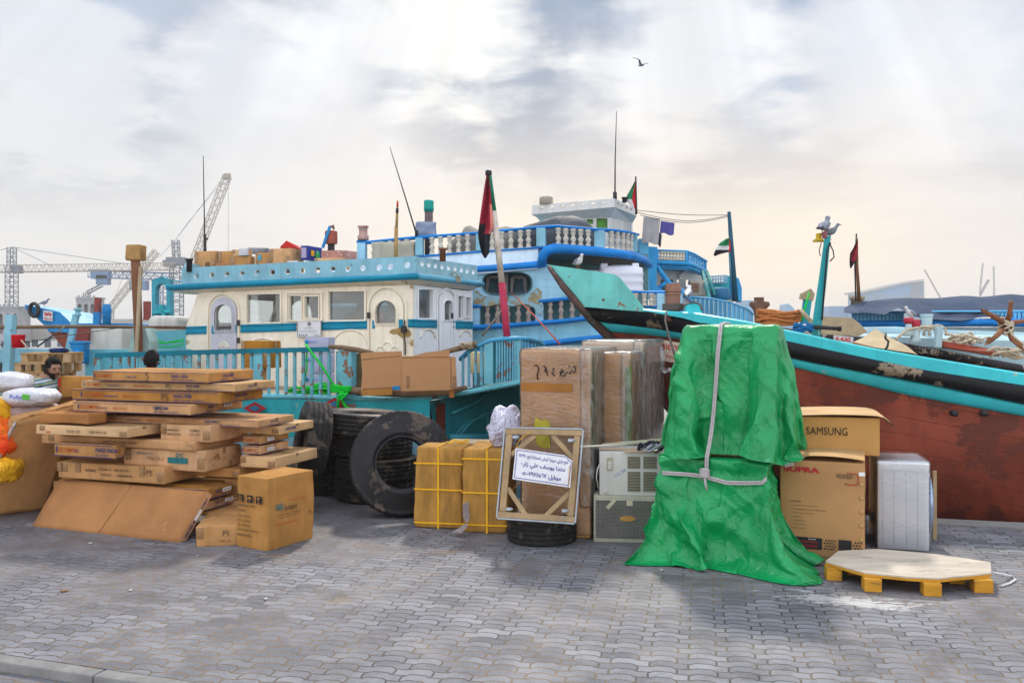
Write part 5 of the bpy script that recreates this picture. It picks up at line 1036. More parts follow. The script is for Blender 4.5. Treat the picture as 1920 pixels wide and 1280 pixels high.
f = MB(); put_text(f, '١١٤٢٢', pH(1244, 654, .025), pH.D + Vector((0, 0, -.12)), Vector((0, 0, 1)), w=.2, h=.07, bold=.02); put_text(f, arab('بندرعباس'), pH(1243, 670, .025), pH.D + Vector((0, 0, -.12)), Vector((0, 0, 1)), w=.2, h=.06, bold=.01); f.build('lettering', REDI, plt)
f = MB()
for x, y in ((1785, 774), (1841, 774), (1632, 771)): f.lathe(P(x, y, dg(x) - .03), [(.035, 0), (.035, .08)], 10, axis=(0, -1, 0))
f.build('scupper', DARKM, b3)
t = f = MB(); c = P(1262, 585, 11.75); f.box(c + Vector((0, 0, .13)), (.17, 0, 0), (0, .17, 0), (0, 0, .5)); f.box(P(1262, 543, 11.75), (.19, 0, 0), (0, .19, 0), (0, 0, .07)); f.box(P(1262, 552, 11.75), (.185, 0, 0), (0, .185, 0), (0, 0, .03)); f.build('samson_post', mat('reddish_post_timber', (.30, .15, .11), .8, .35, 6, bump=.6, stretch=(1, 1, .25), chip=(.3, (.42, .36, .33), 8)), b3, bevel=.01)
f = MB(); pts = [P(1284, 590, 11.5), P(1288, 573, 11.5), P(1297, 566, 11.5), P(1308, 566, 11.5), P(1315, 575, 11.45), P(1318, 590, 11.4)]; f.prism(pts, (0, .12, 0)); f.build('fairlead', TUR, b3, bevel=.01)
ROPEG = mat('grey_rope', (.13, .11, .095), .9, .3, 30, bump=.6); ROPEC = mat('cream_rope', (.55, .48, .36), .9, .25, 30, bump=.7); ROPEO = mat('orange_rope', (.52, .19, .06), .85, .3, 30, bump=.7); ROPEGN = mat('bright_green_rope', (.0, .52, .03), .6, .15, 20, bump=.5); ROPEB = mat('blue_rope', (.01, .14, .35), .8, .2, 20, bump=.5)
t = thing('mooring_rope', 'dark mooring rope wrapped round the reddish bow post and falling over the hull', 'rope', tuple(P(1262, 600, 11.7))); f = MB()
for k in range(5):
    y = 571 + k * 2.2; f.tube([P(1262, y, 11.75) + Vector((.13 * math.cos(q), .13 * math.sin(q), 0)) for q in [j * math.pi / 6 for j in range(13)]], .017, 5)
f.build('turns', ROPEG, t); f = MB(); f.tube([P(1250, 580, 11.6), P(1247, 600, 11.35), P(1254, 630, 11.2), P(1262, 655, 11.0), P(1267, 672, 10.9)], .014, 6); f.tube([P(1272, 577, 11.7), P(1285, 573, 11.6), P(1300, 566, 11.45), P(1312, 570, 11.4), P(1316, 582, 11.3)], .014, 5); f.build('fall', ROPEG, t)
def coil(name, label, c, rx, rz, n, r, m, seed, flat=.5, cat='rope', sy=.5):
    random.seed(seed); f = MB()
    for k in range(n):
        a = rx * random.uniform(.72, 1.0); b_ = a * sy; z = rz * k / n; ph = random.uniform(0, 6); tl2 = random.uniform(-.12, .12)
        f.tube([Vector(c) + Vector((a * math.cos(q + ph), b_ * math.sin(q + ph), z + a * tl2 * math.cos(q) + .02 * math.sin(3 * q + k))) for q in [j * math.pi / 10 for j in range(21)]], r, 5, cap=False)
    o = f.build(name, m); tag(o, label, cat); return o
coil('rope_coil', 'thick coil of orange rope heaped on the foredeck behind the green tarpaulin', P(1460, 606, 11.6), .30, .16, 15, .02, ROPEO, 3)
coil('rope_coil', 'blue rope lying on the rail right of the orange coil', P(1506, 620, 10.7), .12, .08, 8, .013, ROPEB, 4)
t = f = MB(); f.grid([[P(1424 + sx * w, y, 12.4 + dy_) for sx, dy_ in ((-1, 0), (-.5, -.12), (.5, -.12), (1, 0), (.5, .12), (-.5, .12))] for y, w in ((564, 7), (566, 18), (571, 20), (574, 18), (580, 12), (590, 10), (612, 9))], close=True, smooth=False)
f.box(P(1423, 562, 12.4), (.11, 0, 0), (0, .11, 0), (0, 0, .07)); f.build('bitt_head', mat('dark_brown_bitt', (.16, .09, .06), .7, .35, 5, bump=.5), b3)
ms = thing('signal_mast', 'short turquoise leaning mast carrying a yellow lamp at its top', 'mast', tuple(P(1530, 628, 11)))
f = MB(); f.grid([[P(x + sx * w, y, 11 + dy_) for sx, dy_ in ((-1, -.05), (1, -.05), (1, .05), (-1, .05))] for x, y, w in ((1530, 632, 9), (1534, 590, 9), (1543, 520, 7.5), (1551, 450, 6), (1553, 442, 5.5))], close=True, smooth=False); MT = mat('turquoise_mast', (.02, .34, .38), .5, .3, 4, bump=.4, chip=(.35, (.4, .5, .48), 6), stretch=(1, 1, .2)); f.build('pole', MT, ms)
f = MB(); f.tube([P(1541, 600, 10.92), P(1551, 470, 10.92), P(1557, 455, 10.94)], .012, 5); f.tube([P(1555, 455, 10.95), P(1562, 470, 10.95), P(1564, 482, 10.95), P(1556, 490, 10.95)], .008, 4); f.tube([P(1540, 455, 10.95), P(1536, 470, 10.95), P(1538, 480, 10.95)], .006, 4); f.build('cable', DARKM, ms)
f = MB(); f.lathe(P(1535, 452, 11), [(.06, 0), (.06, .02), (.035, .03), (.035, .09), (.02, .1)], 10); f.box(P(1536, 452, 11), (.14, 0, 0), (0, .08, 0), (0, 0, .02)); lm = f.build('lamp', mat('yellow_lamp', (.55, .36, .02), .5, .2, 8), ms); f = MB(); f.lathe(P(1546, 447, 10.95), [(.03, 0), (.03, .08)], 8); f.build('red_lens', mat('dull_red_lens', (.35, .12, .12), .5), lm)
t = thing('timber_crutch', 'grey timber crutch with pentagonal head left of the turquoise mast', 'crutch', tuple(P(1512, 600, 11.6))); f = MB(); f.prism([P(1502, 560, 11.6), P(1525, 564, 11.6), P(1528, 551, 11.6), P(1521, 541, 11.6), P(1504, 550, 11.6)], (0, .09, 0)); f.build('head', WOODL, t); f = MB(); f.bar(P(1514, 562, 11.65), P(1508, 606, 11.65), .09, .09); f.build('post', MT, t)
f = MB(); f.tube([P(1517, 548, 11.55), P(1510, 575, 11.5), P(1503, 600, 11.45)], .012, 5); f.build('lashing', ROPEGN, t)
f = MB(); f.tube([P(1502, 582, 11.5), P(1511, 592, 11.4), P(1521, 602, 11.35), P(1516, 612, 11.3)], .028, 6); tag(f.build('driftwood', WOODL), 'short stick leaning across the foot of the timber crutch', 'stick')
PLY = mat('mottled_plywood', (.46, .37, .24), .8, .35, 4, bump=.2, chip=(.4, (.25, .17, .09), 4))
f = MB(); f.prism([P(1534, 593, 11.9), P(1598, 596, 11.9), P(1612, 606, 11.9), P(1626, 622, 11.9), P(1610, 630, 11.9), P(1534, 626, 11.9)], (.02, .05, 0)); tag(f.build('plywood_sheet', PLY), 'mottled plywood sheet standing behind the foot of the turquoise mast', 'board')
f = MB(); f.tube([P(1514, 612, 10.9), P(1572, 616, 10.9)], .025, 8); f.lathe(P(1572, 616, 10.9), [(.035, 0), (.035, .03)], 8, axis=(1, 0, 0)); tag(f.build('iron_bar', DARKM), 'black iron bar lying across the foredeck rail', 'bar')
CANV = mat('beige_canvas', (.50, .39, .24), .85, .2, 3, bump=.3, chip=(.15, (.33, .22, .12), 4))
t = thing('bent_plywood', 'bent beige plywood chute lying over the cap rail right of the mast', 'board', tuple(P(1655, 660, 10.9))); f = MB()
f.grid([[P(1600, 641, 10.7), P(1620, 632, 10.9), P(1641, 616, 11.2)], [P(1640, 651, 10.5), P(1655, 640, 10.7), P(1668, 632, 11.0)], [P(1665, 655, 10.4), P(1690, 645, 10.6), P(1700, 648, 10.9)], [P(1712, 662, 10.35), P(1718, 664, 10.45), P(1722, 666, 10.6)]], smooth=False)
f.quad(P(1600, 641, 10.7), P(1640, 651, 10.5), P(1632, 650, 10.6), P(1598, 645, 10.75)); f.build('sheet', CANV, t)
f = MB(); f.prism([P(1600, 642, 10.65), P(1643, 653, 10.45), P(1640, 656, 10.45), P(1600, 650, 10.65)], (0, .04, 0)); f.build('edge', CARDD, t); f = MB(); f.tube([P(1661, 625, 10.5), P(1660, 634, 10.45), P(1666, 640, 10.42), P(1664, 650, 10.4), P(1660, 655, 10.4)], .014, 5); f.build('lashing', DARKM, t)
f = MB(); f.prism([P(1564, 628, 11), P(1600, 632, 11), P(1600, 646, 11), P(1564, 642, 11)], (0, .03, 0)); sg2 = f.build('name_board', SIGNW); tag(sg2, 'small white board with red letters on the foredeck under the plywood', 'sign'); f = MB(); put_text(f, 'K-KAS', P(1568, 639, 10.985), (1, 0, -.05), (0, 0, 1), w=.18, h=.055, bold=.03); f.build('lettering', REDI, sg2)

# ================================================================== boats rafted outside at right
b4 = thing('cargo_dhow', 'pale blue and white deck with red topped bollards, ropes and anchor at right', 'dhow', (9, 17, -1.2)); PALEB = mat('pale_deck_paint', (.38, .55, .62), .6, .2, 2, streak=.2, bump=.2, chip=(.25, (.5, .52, .5), 3))
f = MB(); f.prism([P(1560, 628, 15.2), P(2400, 655, 15.2), P(2400, 625, 19), P(1590, 622, 19)], (0, 0, -.15)); f.build('deck', PALEB, b4)
f = MB(); f.prism([P(1560, 633, 15.25), P(2400, 660, 15.25), P(2400, 800, 15.25), P(1560, 800, 15.25)], (0, .2, 0)); f.build('hull', PALEB, b4)
f = MB(); sweep(f, [1612, 1680, 1760, 1900, 2200], [613, 612, 618, 622, 640], [628, 634, 640, 648, 668], [17, 16.9, 16.7, 16.5, 16], .1); f.build('coaming', PALEB, b4)
BOL = mat('bollard_pale_blue', (.45, .60, .64), .6, .2, 4, bump=.3, chip=(.3, (.25, .3, .3), 6)); BRED = mat('bollard_red', (.42, .03, .06), .5, .3, 5, chip=(.25, (.6, .5, .48), 6))
for x, yt, yb, lab in ((1716, 599, 643, 'nearer red topped bollard on the pale deck'), (1704, 595, 630, 'red topped bollard just behind the nearer one')):
    t = thing('bollard', lab, 'bollard', tuple(P(x, yb, 14.6)), 'red topped deck bollards'); h = (P(x, yt, 14.6) - P(x, yb, 14.6)).z; f = MB(); f.lathe(P(x, yb, 14.6), [(.09, 0), (.085, .05), (.055, h * .5), (.05, h * .72)], 10); f.build('post', BOL, t)
    f = MB(); f.lathe(P(x, yb, 14.6), [(.05, h * .66), (.075, h * .72), (.085, h * .8), (.08, h * .95), (.06, h)], 12); f.build('cap', BRED, t)
t = thing('deck_vent', 'pale blue flared vent pot on the deck behind the bollards', 'vent', tuple(P(1738, 628, 15.6))); f = MB(); f.lathe(P(1738, 632, 15.6), [(.10, 0), (.09, .02), (.075, .1), (.09, .3), (.10, .4), (.08, .4), (.07, .3)], 12); f.build('pot', BOL, t); f = MB(); f.lathe(P(1738, 632, 15.6), [(.105, .36), (.108, .40), (.100, .41)], 12, cap=False); f.build('rim', PALEB, t)
f = MB(); f.bar(P(1758, 652, 14.2), P(1761, 612, 14.2), .09, .1); tag(f.build('deck_post', PALEB, bevel=.01), 'plain pale blue square post right of the bollards', 'post')
f = MB(); f.prism([P(1771, 640, 14.4), P(1856, 653, 14.2), P(1874, 661, 14.0), P(1874, 668, 14.0), P(1771, 650, 14.4)], (0, .3, 0)); tag(f.build('hatch_beam', mat('red_beam_paint', (.34, .07, .04), .7, .3, 4, bump=.3, chip=(.25, (.5, .42, .38), 5))), 'red painted wooden beam lying under the rope pile', 'beam')
def rope_pile(label, x0, x1, y0, y1, d, m, n, seed, r=.02):
    random.seed(seed); f = MB()
    for k in range(n):
        xa, xb = sorted((random.uniform(x0, x1), random.uniform(x0, x1))); xb = max(xb, xa + (x1 - x0) * .3); pts = []; y = random.uniform(y0, y1); dd = d + random.uniform(-.3, .3); ph = random.uniform(0, 6); am = random.uniform(2, 6)
        for j in range(14): w = j / 13; pts.append(P(xa + (xb - xa) * w, y + am * math.sin(w * 5 + ph) + random.uniform(-.6, .6), dd + .1 * math.cos(w * 6 + ph)))
        f.tube(pts, r, 5)
    o = f.build('rope_pile', m); tag(o, label, 'rope')
rope_pile('long cream rope flaked in a low pile between the square post and the anchor', 1764, 1845, 628, 643, 14.8, ROPEC, 20, 3)
rope_pile('cream rope bundle trailing right from under the anchor', 1850, 1935, 652, 668, 13.9, ROPEC, 12, 5)
f = MB()
for k in range(3): f.tube([P(1738 + 10 * k + 16 * math.cos(q), 624 - 12 * math.sin(q) * (1 + .1 * k), 15 - .1 * k) for q in [j * math.pi / 9 for j in range(-1, 11)]], .02, 5)
f.tube([P(1680, 636, 14.3), P(1700, 618, 14.4), P(1730, 612, 14.6), P(1745, 614, 14.8)], .022, 5)
for k in range(4): f.tube([P(1738, 611 + k * 1.8, 15.6) + Vector((.11 * math.cos(q), .11 * math.sin(q), 0)) for q in [j * math.pi / 6 for j in range(13)]], .015, 5)
tag(f.build('rope_loops', ROPEC), 'cream rope in standing loops tied round the vent pot', 'rope')
t = thing('grapnel_anchor', 'rusty four armed grapnel anchor leaning against the right edge of the view', 'anchor', tuple(P(1890, 660, 13.6)))
f = MB(); f.tube([P(1886, 612, 13.6), P(1893, 590, 13.5), P(1896, 565, 13.4)], [.05, .04, .03], 8); f.build('shank', IRONR, t)
for pts in ([(1886, 608, 13.6), (1865, 594, 13.3), (1842, 582, 13.1)], [(1886, 612, 13.6), (1868, 630, 13.3), (1853, 643, 13.2)], [(1888, 612, 13.6), (1897, 635, 13.4), (1915, 652, 13.2)], [(1888, 608, 13.6), (1905, 604, 13.8), (1935, 600, 14.0)]):
    f = MB(); q = [P(*a) for a in pts]; f.tube(q, [.045, .04, .025], 7); e = (q[-1] - q[-2]).normalized(); f.prism([q[-1] - e * .14 + Vector((-.07, 0, .03)), q[-1] - e * .12 + Vector((.07, 0, .03)), q[-1] + e * .08], (0, .03, 0)); f.build('arm', IRONR, t)
f = MB()
for k in range(7): f.tube([P(1886, 612, 13.55) + Vector((.10 * math.cos(q), .09 * math.sin(q), .06 * math.sin(q + k) + (k - 3) * .025)) for q in [j * math.pi / 5 for j in range(11)]], .018, 5)
f.tube([P(1890, 614, 13.5), P(1898, 628, 13.4), P(1912, 640, 13.3), P(1930, 652, 13.2)], .018, 5); f.build('lashing', ROPEC, t)
b5 = thing('cargo_dhow', 'outermost dhow with cobalt rail under a long slate tarpaulin at right', 'dhow', (13, 24, -1.2))
f = MB(); sweep(f, [1590, 1700, 1850, 2200], [601, 600, 597, 600], [613, 613, 612, 618], [22, 21.8, 21.4, 20.5], .3); f.build('cobalt_strake', COBALT, b5)
f = MB(); f.prism([P(1588, 612, 22.1), P(2250, 616, 20.6), P(2250, 680, 20.6), P(1620, 680, 22.1)], (0, .2, 0)); f.build('hull', mat('grey_blue_hull', (.34, .46, .52), .6, .2, 2, streak=.4), b5)
f = MB(); f.prism([P(1590, 601, 22.3), P(2250, 600, 20.8), P(2250, 600, 28), P(1600, 600, 29)], (0, 0, -.1)); f.build('deck', PALEB, b5)
f = MB(); sweep(f, [1592, 1700, 1760, 2200], [583, 583, 582, 580], [587, 587, 586, 585], [22.1, 21.9, 21.8, 20.7], .1); f.build('rail', AZ2, b5)
for k in range(14): x = 1600 + k * 7; f = MB(); f.bar(P(x, 586, 22), P(x, 601, 22), .07, .06); f.build('baluster', AZ2, b5)
for k in range(12): x = 1862 + k * 8; f = MB(); f.bar(P(x, 586, 21.4), P(x, 601, 21.4), .07, .06); f.build('baluster', AZ2, b5)
tl2 = [(1586, 577), (1600, 568), (1640, 562), (1690, 561), (1740, 562), (1800, 559), (1850, 557), (1900, 553), (1960, 550), (2250, 550)]; bl2 = [(1588, 584), (1600, 585), (1630, 584), (1660, 588), (1682, 573), (1710, 590), (1745, 596), (1800, 598), (1840, 591), (1880, 592), (1960, 590), (2250, 590)]
rows = []
for i in range(90):
    x = 1586 + (2250 - 1586) * i / 89; yt = lerp_list([a for a, _ in tl2], [b_ for _, b_ in tl2], x); yb_ = lerp_list([a for a, _ in bl2], [b_ for _, b_ in bl2], x); row = []
    for j in range(22):
        w = j / 21
        if w < .5: k = w * 2; p = P(x, yt, 26 - 3.6 * k); p.z += -.25 * (1 - math.sin(k * math.pi / 2)) * .5
        else: k = (w - .5) * 2; p = P(x, yt, 22.4).lerp(P(x, yb_ + 3, 21.3 - .1 * math.sin(i * .7)), k ** .7)
        q = Vector((p.x * 1.1, p.y * .5, p.z * 2.2)); p += Vector((0, noise.noise(q) * .22, noise.noise(q + Vector((9, 0, 0))) * .10 * (1 if .15 < w < .95 else .3))); row.append(p)
    rows.append(row)
f = MB(); f.grid(rows); SLT = mat('slate_blue_tarp', (.075, .10, .155), .85, .25, 1.0, bump=.6, crease=6, bscale=14, spec=.08); tag(f.build('deck_tarpaulin', SLT), 'long creased slate blue tarpaulin covering the deck cargo of the outer boat at right', 'tarpaulin')
f = MB(); c = P(1607, 566, 22.5); f.lathe(c, [(.16, -.2), (.16, .05), (.2, .06), (.2, .14)], 8); f.build('timber_bitt', WOODL, b5)
t = thing('flag_pole', 'thin dark flag pole standing left of the wedge shaped glass building', 'flag pole', tuple(P(1610, 562, 21.8))); f = MB(); f.tube([P(1611, 566, 21.8), P(1607, 500, 21.8), P(1607, 447, 21.8)], [.045, .035, .022], 6); f.build('pole', BROWNW, t); f = MB(); f.tube([P(1605, 565, 21.85), P(1603, 500, 21.85), P(1606, 438, 21.85)], .02, 5); f.build('rod', DARKM, t)
drape('flag', 'drooping dark red and black flag on the thin pole at right', [(450, 1606.5, 1608), (465, 1600, 1608), (475, 1594, 1608), (485, 1593, 1606), (495, 1593, 1601), (503, 1594, 1596)], 21.7, [RDD, BKF], lambda i, j: 1 if i > 12 or j < 2 else 0, .05, 3)

# ================================================================== boats at left
BLU = mat('bright_blue_bow', (.01, .22, .52), .45, .2, 2, streak=.3, bump=.15, chip=(.12, (.05, .35, .6), 3))
b8 = thing('cargo_dhow', 'bright blue bow with a tyre on its nose and red number plate at far left', 'dhow', tuple(P(110, 640, 30) * 1))
dd8 = 30
f = MB(); tp = [(46, 571), (60, 574), (100, 582), (112, 585), (132, 604), (150, 606), (240, 606), (360, 612)]; bt_ = [(48, 579), (66, 594), (85, 612), (92, 622), (112, 622), (140, 625), (240, 625), (360, 628)]
fr_ = [[P(a, b_, dd8 - .02 * i * i * .3), P(c, e, dd8 - .02 * i * i * .3)] for i, ((a, b_), (c, e)) in enumerate(zip(tp, bt_))]; f.grid(fr_, smooth=False); bkk = [[p + Vector((.2, .15 + .55 * min(i, 5), 0)) for p in r] for i, r in enumerate(fr_)]; f.grid(bkk, smooth=False)
for i in range(7): f.quad(fr_[i][0], fr_[i + 1][0], bkk[i + 1][0], bkk[i][0], m=1)
f.build('bow', [BLU, mat('pale_blue_top', (.3, .55, .75), .5)], b8)
f = MB(); r0 = [P(x, y, dd8 + .05) for x, y in ((90, 620), (104, 622), (140, 624), (240, 625), (360, 628))]; r1 = [P(x, y, dd8 + .05) for x, y in ((104, 634), (118, 640), (140, 645), (240, 650), (360, 655))]; r2 = [P(x, y, dd8 + .1) for x, y in ((136, 672), (150, 680), (200, 690), (280, 695), (360, 700))]
f.grid([r0, r1, r2], mfun=lambda i, j: 0); f.build('hull', RUST, b8)
f = MB(); f.prism([P(81, 582, dd8 - .12), P(98, 584, dd8 - .12), P(98, 602, dd8 - .12), P(81, 600, dd8 - .12)], (0, .04, 0)); pl8 = f.build('registration_plate', SIGNW, b8); f = MB(); put_text(f, '١١٥٩٥', P(83, 591.5, dd8 - .14), (1, 0, -.08), (0, 0, 1), w=.24, h=.13, bold=.06); put_text(f, arab('بندر سيريك'), P(82.5, 599, dd8 - .14), (1, 0, -.08), (0, 0, 1), w=.26, h=.1, bold=.05); f.build('lettering', REDI, pl8)
RUBBER = mat('tyre_rubber', (.030, .030, .034), .6, .3, 5, bump=.4, bscale=50, chip=(.22, (.10, .09, .085), 4), spec=.4)
f = MB(); f.grid([[P(64, 581, dd8 - .15) + Vector((.27 * math.cos(q) * .55 + .06 * math.cos(w_) * math.cos(q), .09 * math.sin(w_), .22 * math.sin(q) + .06 * math.cos(w_) * math.sin(q))) for w_ in [k * math.pi / 4 for k in range(8)]] for q in [k * math.pi / 10 for k in range(21)]], close=True); tag(f.build('tyre', RUBBER), 'tyre hung as a fender on the nose of the bright blue bow', 'tyre')
f = MB(); f.bar(P(183, 586, 29.6), P(184, 558, 29.6), .17, .17); f.build('kingpost_top', mat('red_brown_post', (.26, .06, .05), .7), b8); f = MB(); f.bar(P(182, 610, 29.6), P(183, 585, 29.6), .2, .2); f.build('kingpost_base', BLU, b8)
f = MB(); f.lathe(P(200, 608, 29.6), [(.14, 0), (.13, .35), (.15, .4), (.16, .5), (.12, .62), (.12, .68)], 12); f.build('bitt', BLU, b8)
f = MB(); f.bar(P(276, 600, 29.6), P(276, 565, 29.6), .19, .19); f.build('kingpost_top', MATS['red_brown_post'], b8)
b9 = thing('cargo_dhow', 'turquoise boat with an oval holed gantry and white hatch covers left of the cream cabin', 'dhow', tuple(P(270, 660, 22)))
pg = Plane(304, 22, 5); f = MB(); f.holed([pg(285, 612), pg(284, 526), pg(290, 522), pg(300, 520), pg(304, 517), pg(308, 521), pg(318, 523), pg(320, 612)], [arch(pg, 291, 312, 532, 571, 0, 1.1)], (0, .25, 0)); f.build('gantry', mat('turquoise_gantry', (.05, .32, .42), .6, .35, 3, bump=.4, chip=(.35, (.2, .25, .25), 4)), b9)
f = MB()
for a, b_ in (((300, 572), (316, 610)), ((288, 585), (320, 583))): f.bar(pg(*a, .05), pg(*b_, .05), .08, .08)
f.build('brace', TEAL, b9)
WCOV = mat('dirty_white_hatch', (.58, .56, .52), .7, .2, 2, streak=.4, bump=.2)
f = MB(); rbox(f, frame(P(207, 678, 18), (1, -.1, 0)), (.95, .8, .72), .03, (3, 3, 3), .01); f.build('hatch_cover', WCOV, b9)
f = MB(); rbox(f, frame(P(320, 625, 21), (1, -.1, 0)), (.75, .8, .42), .12, (3, 3, 3), .01); f.build('tank', WCOV, b9)
f = MB(); f.prism([P(160, 655, 17), P(352, 655, 17), P(352, 760, 17), P(160, 760, 17)], (0, .2, 0)); f.prism([P(270, 622, 19), P(352, 618, 19), P(352, 665, 19), P(270, 665, 19)], (0, .2, 0)); f.build('hull', mat('aqua_hull', (.13, .44, .54), .55, .25, 2, streak=.3, bump=.2), b9)
f = MB(); f.prism([P(141, 616, 17.5), P(165, 612, 17.5), P(164, 640, 17.5), P(140, 642, 17.5)], (0, .25, 0)); f.build('red_block', MATS['red_brown_post'], b9)
f = MB(); f.bar(P(128, 660, 17), P(143, 590, 17), .10, .10); f.lathe(P(146, 592, 17), [(.07, 0), (.05, .05), (.05, .1), (.08, .11), (.08, .15)], 10); f.build('davit', LBLUE, b9)
f = MB(); f.box(P(150, 660, 16.9), (.26, 0, 0), (0, .25, 0), (0, 0, .42)); f.box(P(150, 642, 16.9), (.3, 0, 0), (0, .28, 0), (0, 0, .05)); f.build('blue_locker', BLU, b9, bevel=.01)
f = MB(); f.lathe(P(146, 661, 16.7), [(.06, 0), (.06, .02)], 12, axis=(0, -1, 0)); f.build('blue_dot', COBALT, b9)
f = MB(); 
for (x0, y0, x1, y1) in ((270, 640, 345, 636), (275, 628, 345, 640), (285, 648, 345, 645)): f.tube([P(x0, y0, 16.8), P((x0 + x1) / 2, max(y0, y1) + 3, 16.8), P(x1, y1, 16.8)], .012, 5)
tag(f.build('green_line', ROPEGN), 'thin bright green lines strung left of the arched cabin door', 'rope')
t = thing('timber_kingpost', 'tall dark timber post with a square yellow wooden head at left', 'post', tuple(P(256, 665, 15.5))); f = MB(); f.grid([[P(x + sx * w, y, 15.5 + dy_) for sx, dy_ in ((-1, -.09), (1, -.09), (1, .09), (-1, .09))] for x, y, w in ((254, 486, 9), (257, 560, 9), (260, 640, 8), (260, 700, 8))], close=True, smooth=False); f.build('shaft', BROWNW, t)
f = MB(); rbox(f, frame(P(255, 489, 15.5), (1, -.15, 0)), (.27, .25, .28), .03, (2, 2, 2), .01, 4, 2); f.build('head', mat('yellow_cut_timber', (.42, .24, .09), .8, .4, 5, bump=.5, chip=(.35, (.2, .11, .05), 5)), t)
f = MB(); f.bar(P(264, 500, 15.35), P(256, 660, 15.35), .06, .05); f.build('batten', WOODL, t); f = MB(); f.prism([P(240, 665, 15.6), P(248, 615, 15.6), P(272, 615, 15.6), P(280, 640, 15.6), P(280, 665, 15.6)], (0, .4, 0)); f.build('base', mat('pale_aqua_base', (.35, .5, .5), .7, .3, 3, bump=.3), t)
b10 = thing('cargo_dhow', 'pale aqua boat rail with an upright post and horizontal pole at the left edge', 'dhow', tuple(P(0, 700, 14)))
f = MB(); f.bar(P(14, 720, 13.5), P(21, 590, 13.5), .13, .11); f.build('post', LBLUE, b10); f = MB(); f.tube([P(-40, 614, 13.6), P(150, 612, 15), P(348, 614, 17)], .03, 7); f.build('horizontal_pole', POLEW, b10)
f = MB(); f.prism([P(-60, 652, 14.5), P(125, 655, 15), P(125, 680, 15), P(-60, 678, 14.5)], (0, .2, 0)); f.build('rail_band', LBLUE, b10); f = MB(); f.prism([P(-60, 678, 14.7), P(125, 680, 15.2), P(125, 790, 15.2), P(-60, 790, 14.7)], (0, .1, 0)); f.build('hull', mat('pale_jade_hull', (.28, .42, .40), .6, .25, 2, streak=.3, bump=.2), b10)
f = MB(); f.prism([P(0, 681, 14.5), P(12, 681, 14.5), P(12, 715, 14.5), P(0, 715, 14.5)], (0, .1, 0)); f.prism([P(28, 681, 14.5), P(42, 681, 14.5), P(42, 715, 14.5), P(28, 715, 14.5)], (0, .1, 0)); f.build('dark_opening', DARKM, b10)
f = MB(); f.tube([P(-20, 648, 14), P(60, 640, 14.5), P(150, 625, 15.5), P(240, 612, 16.5)], .008, 4); f.tube([P(70, 650, 14), P(100, 628, 14.2), P(120, 613, 14.5)], .014, 4); tag(f.build('mooring_line', DARKM), 'thin mooring lines crossing in front of the far blue bow at left', 'rope')
t = thing('bucket', 'red bucket hanging by a cream rope beside the pale post at far left', 'bucket', tuple(P(34, 652, 13.3))); f = MB(); f.lathe(P(34, 652, 13.3), [(.085, 0), (.10, .19), (.105, .2), (.09, .2), (.08, .02)], 14, cap=True); f.build('body', mat('red_bucket', (.6, .01, .02), .4), t); f = MB(); f.tube([P(26, 630, 13.3), P(32, 628, 13.3), P(40, 638, 13.25), P(52, 652, 13.2)], .012, 5); f.build('rope_handle', ROPEC, t)
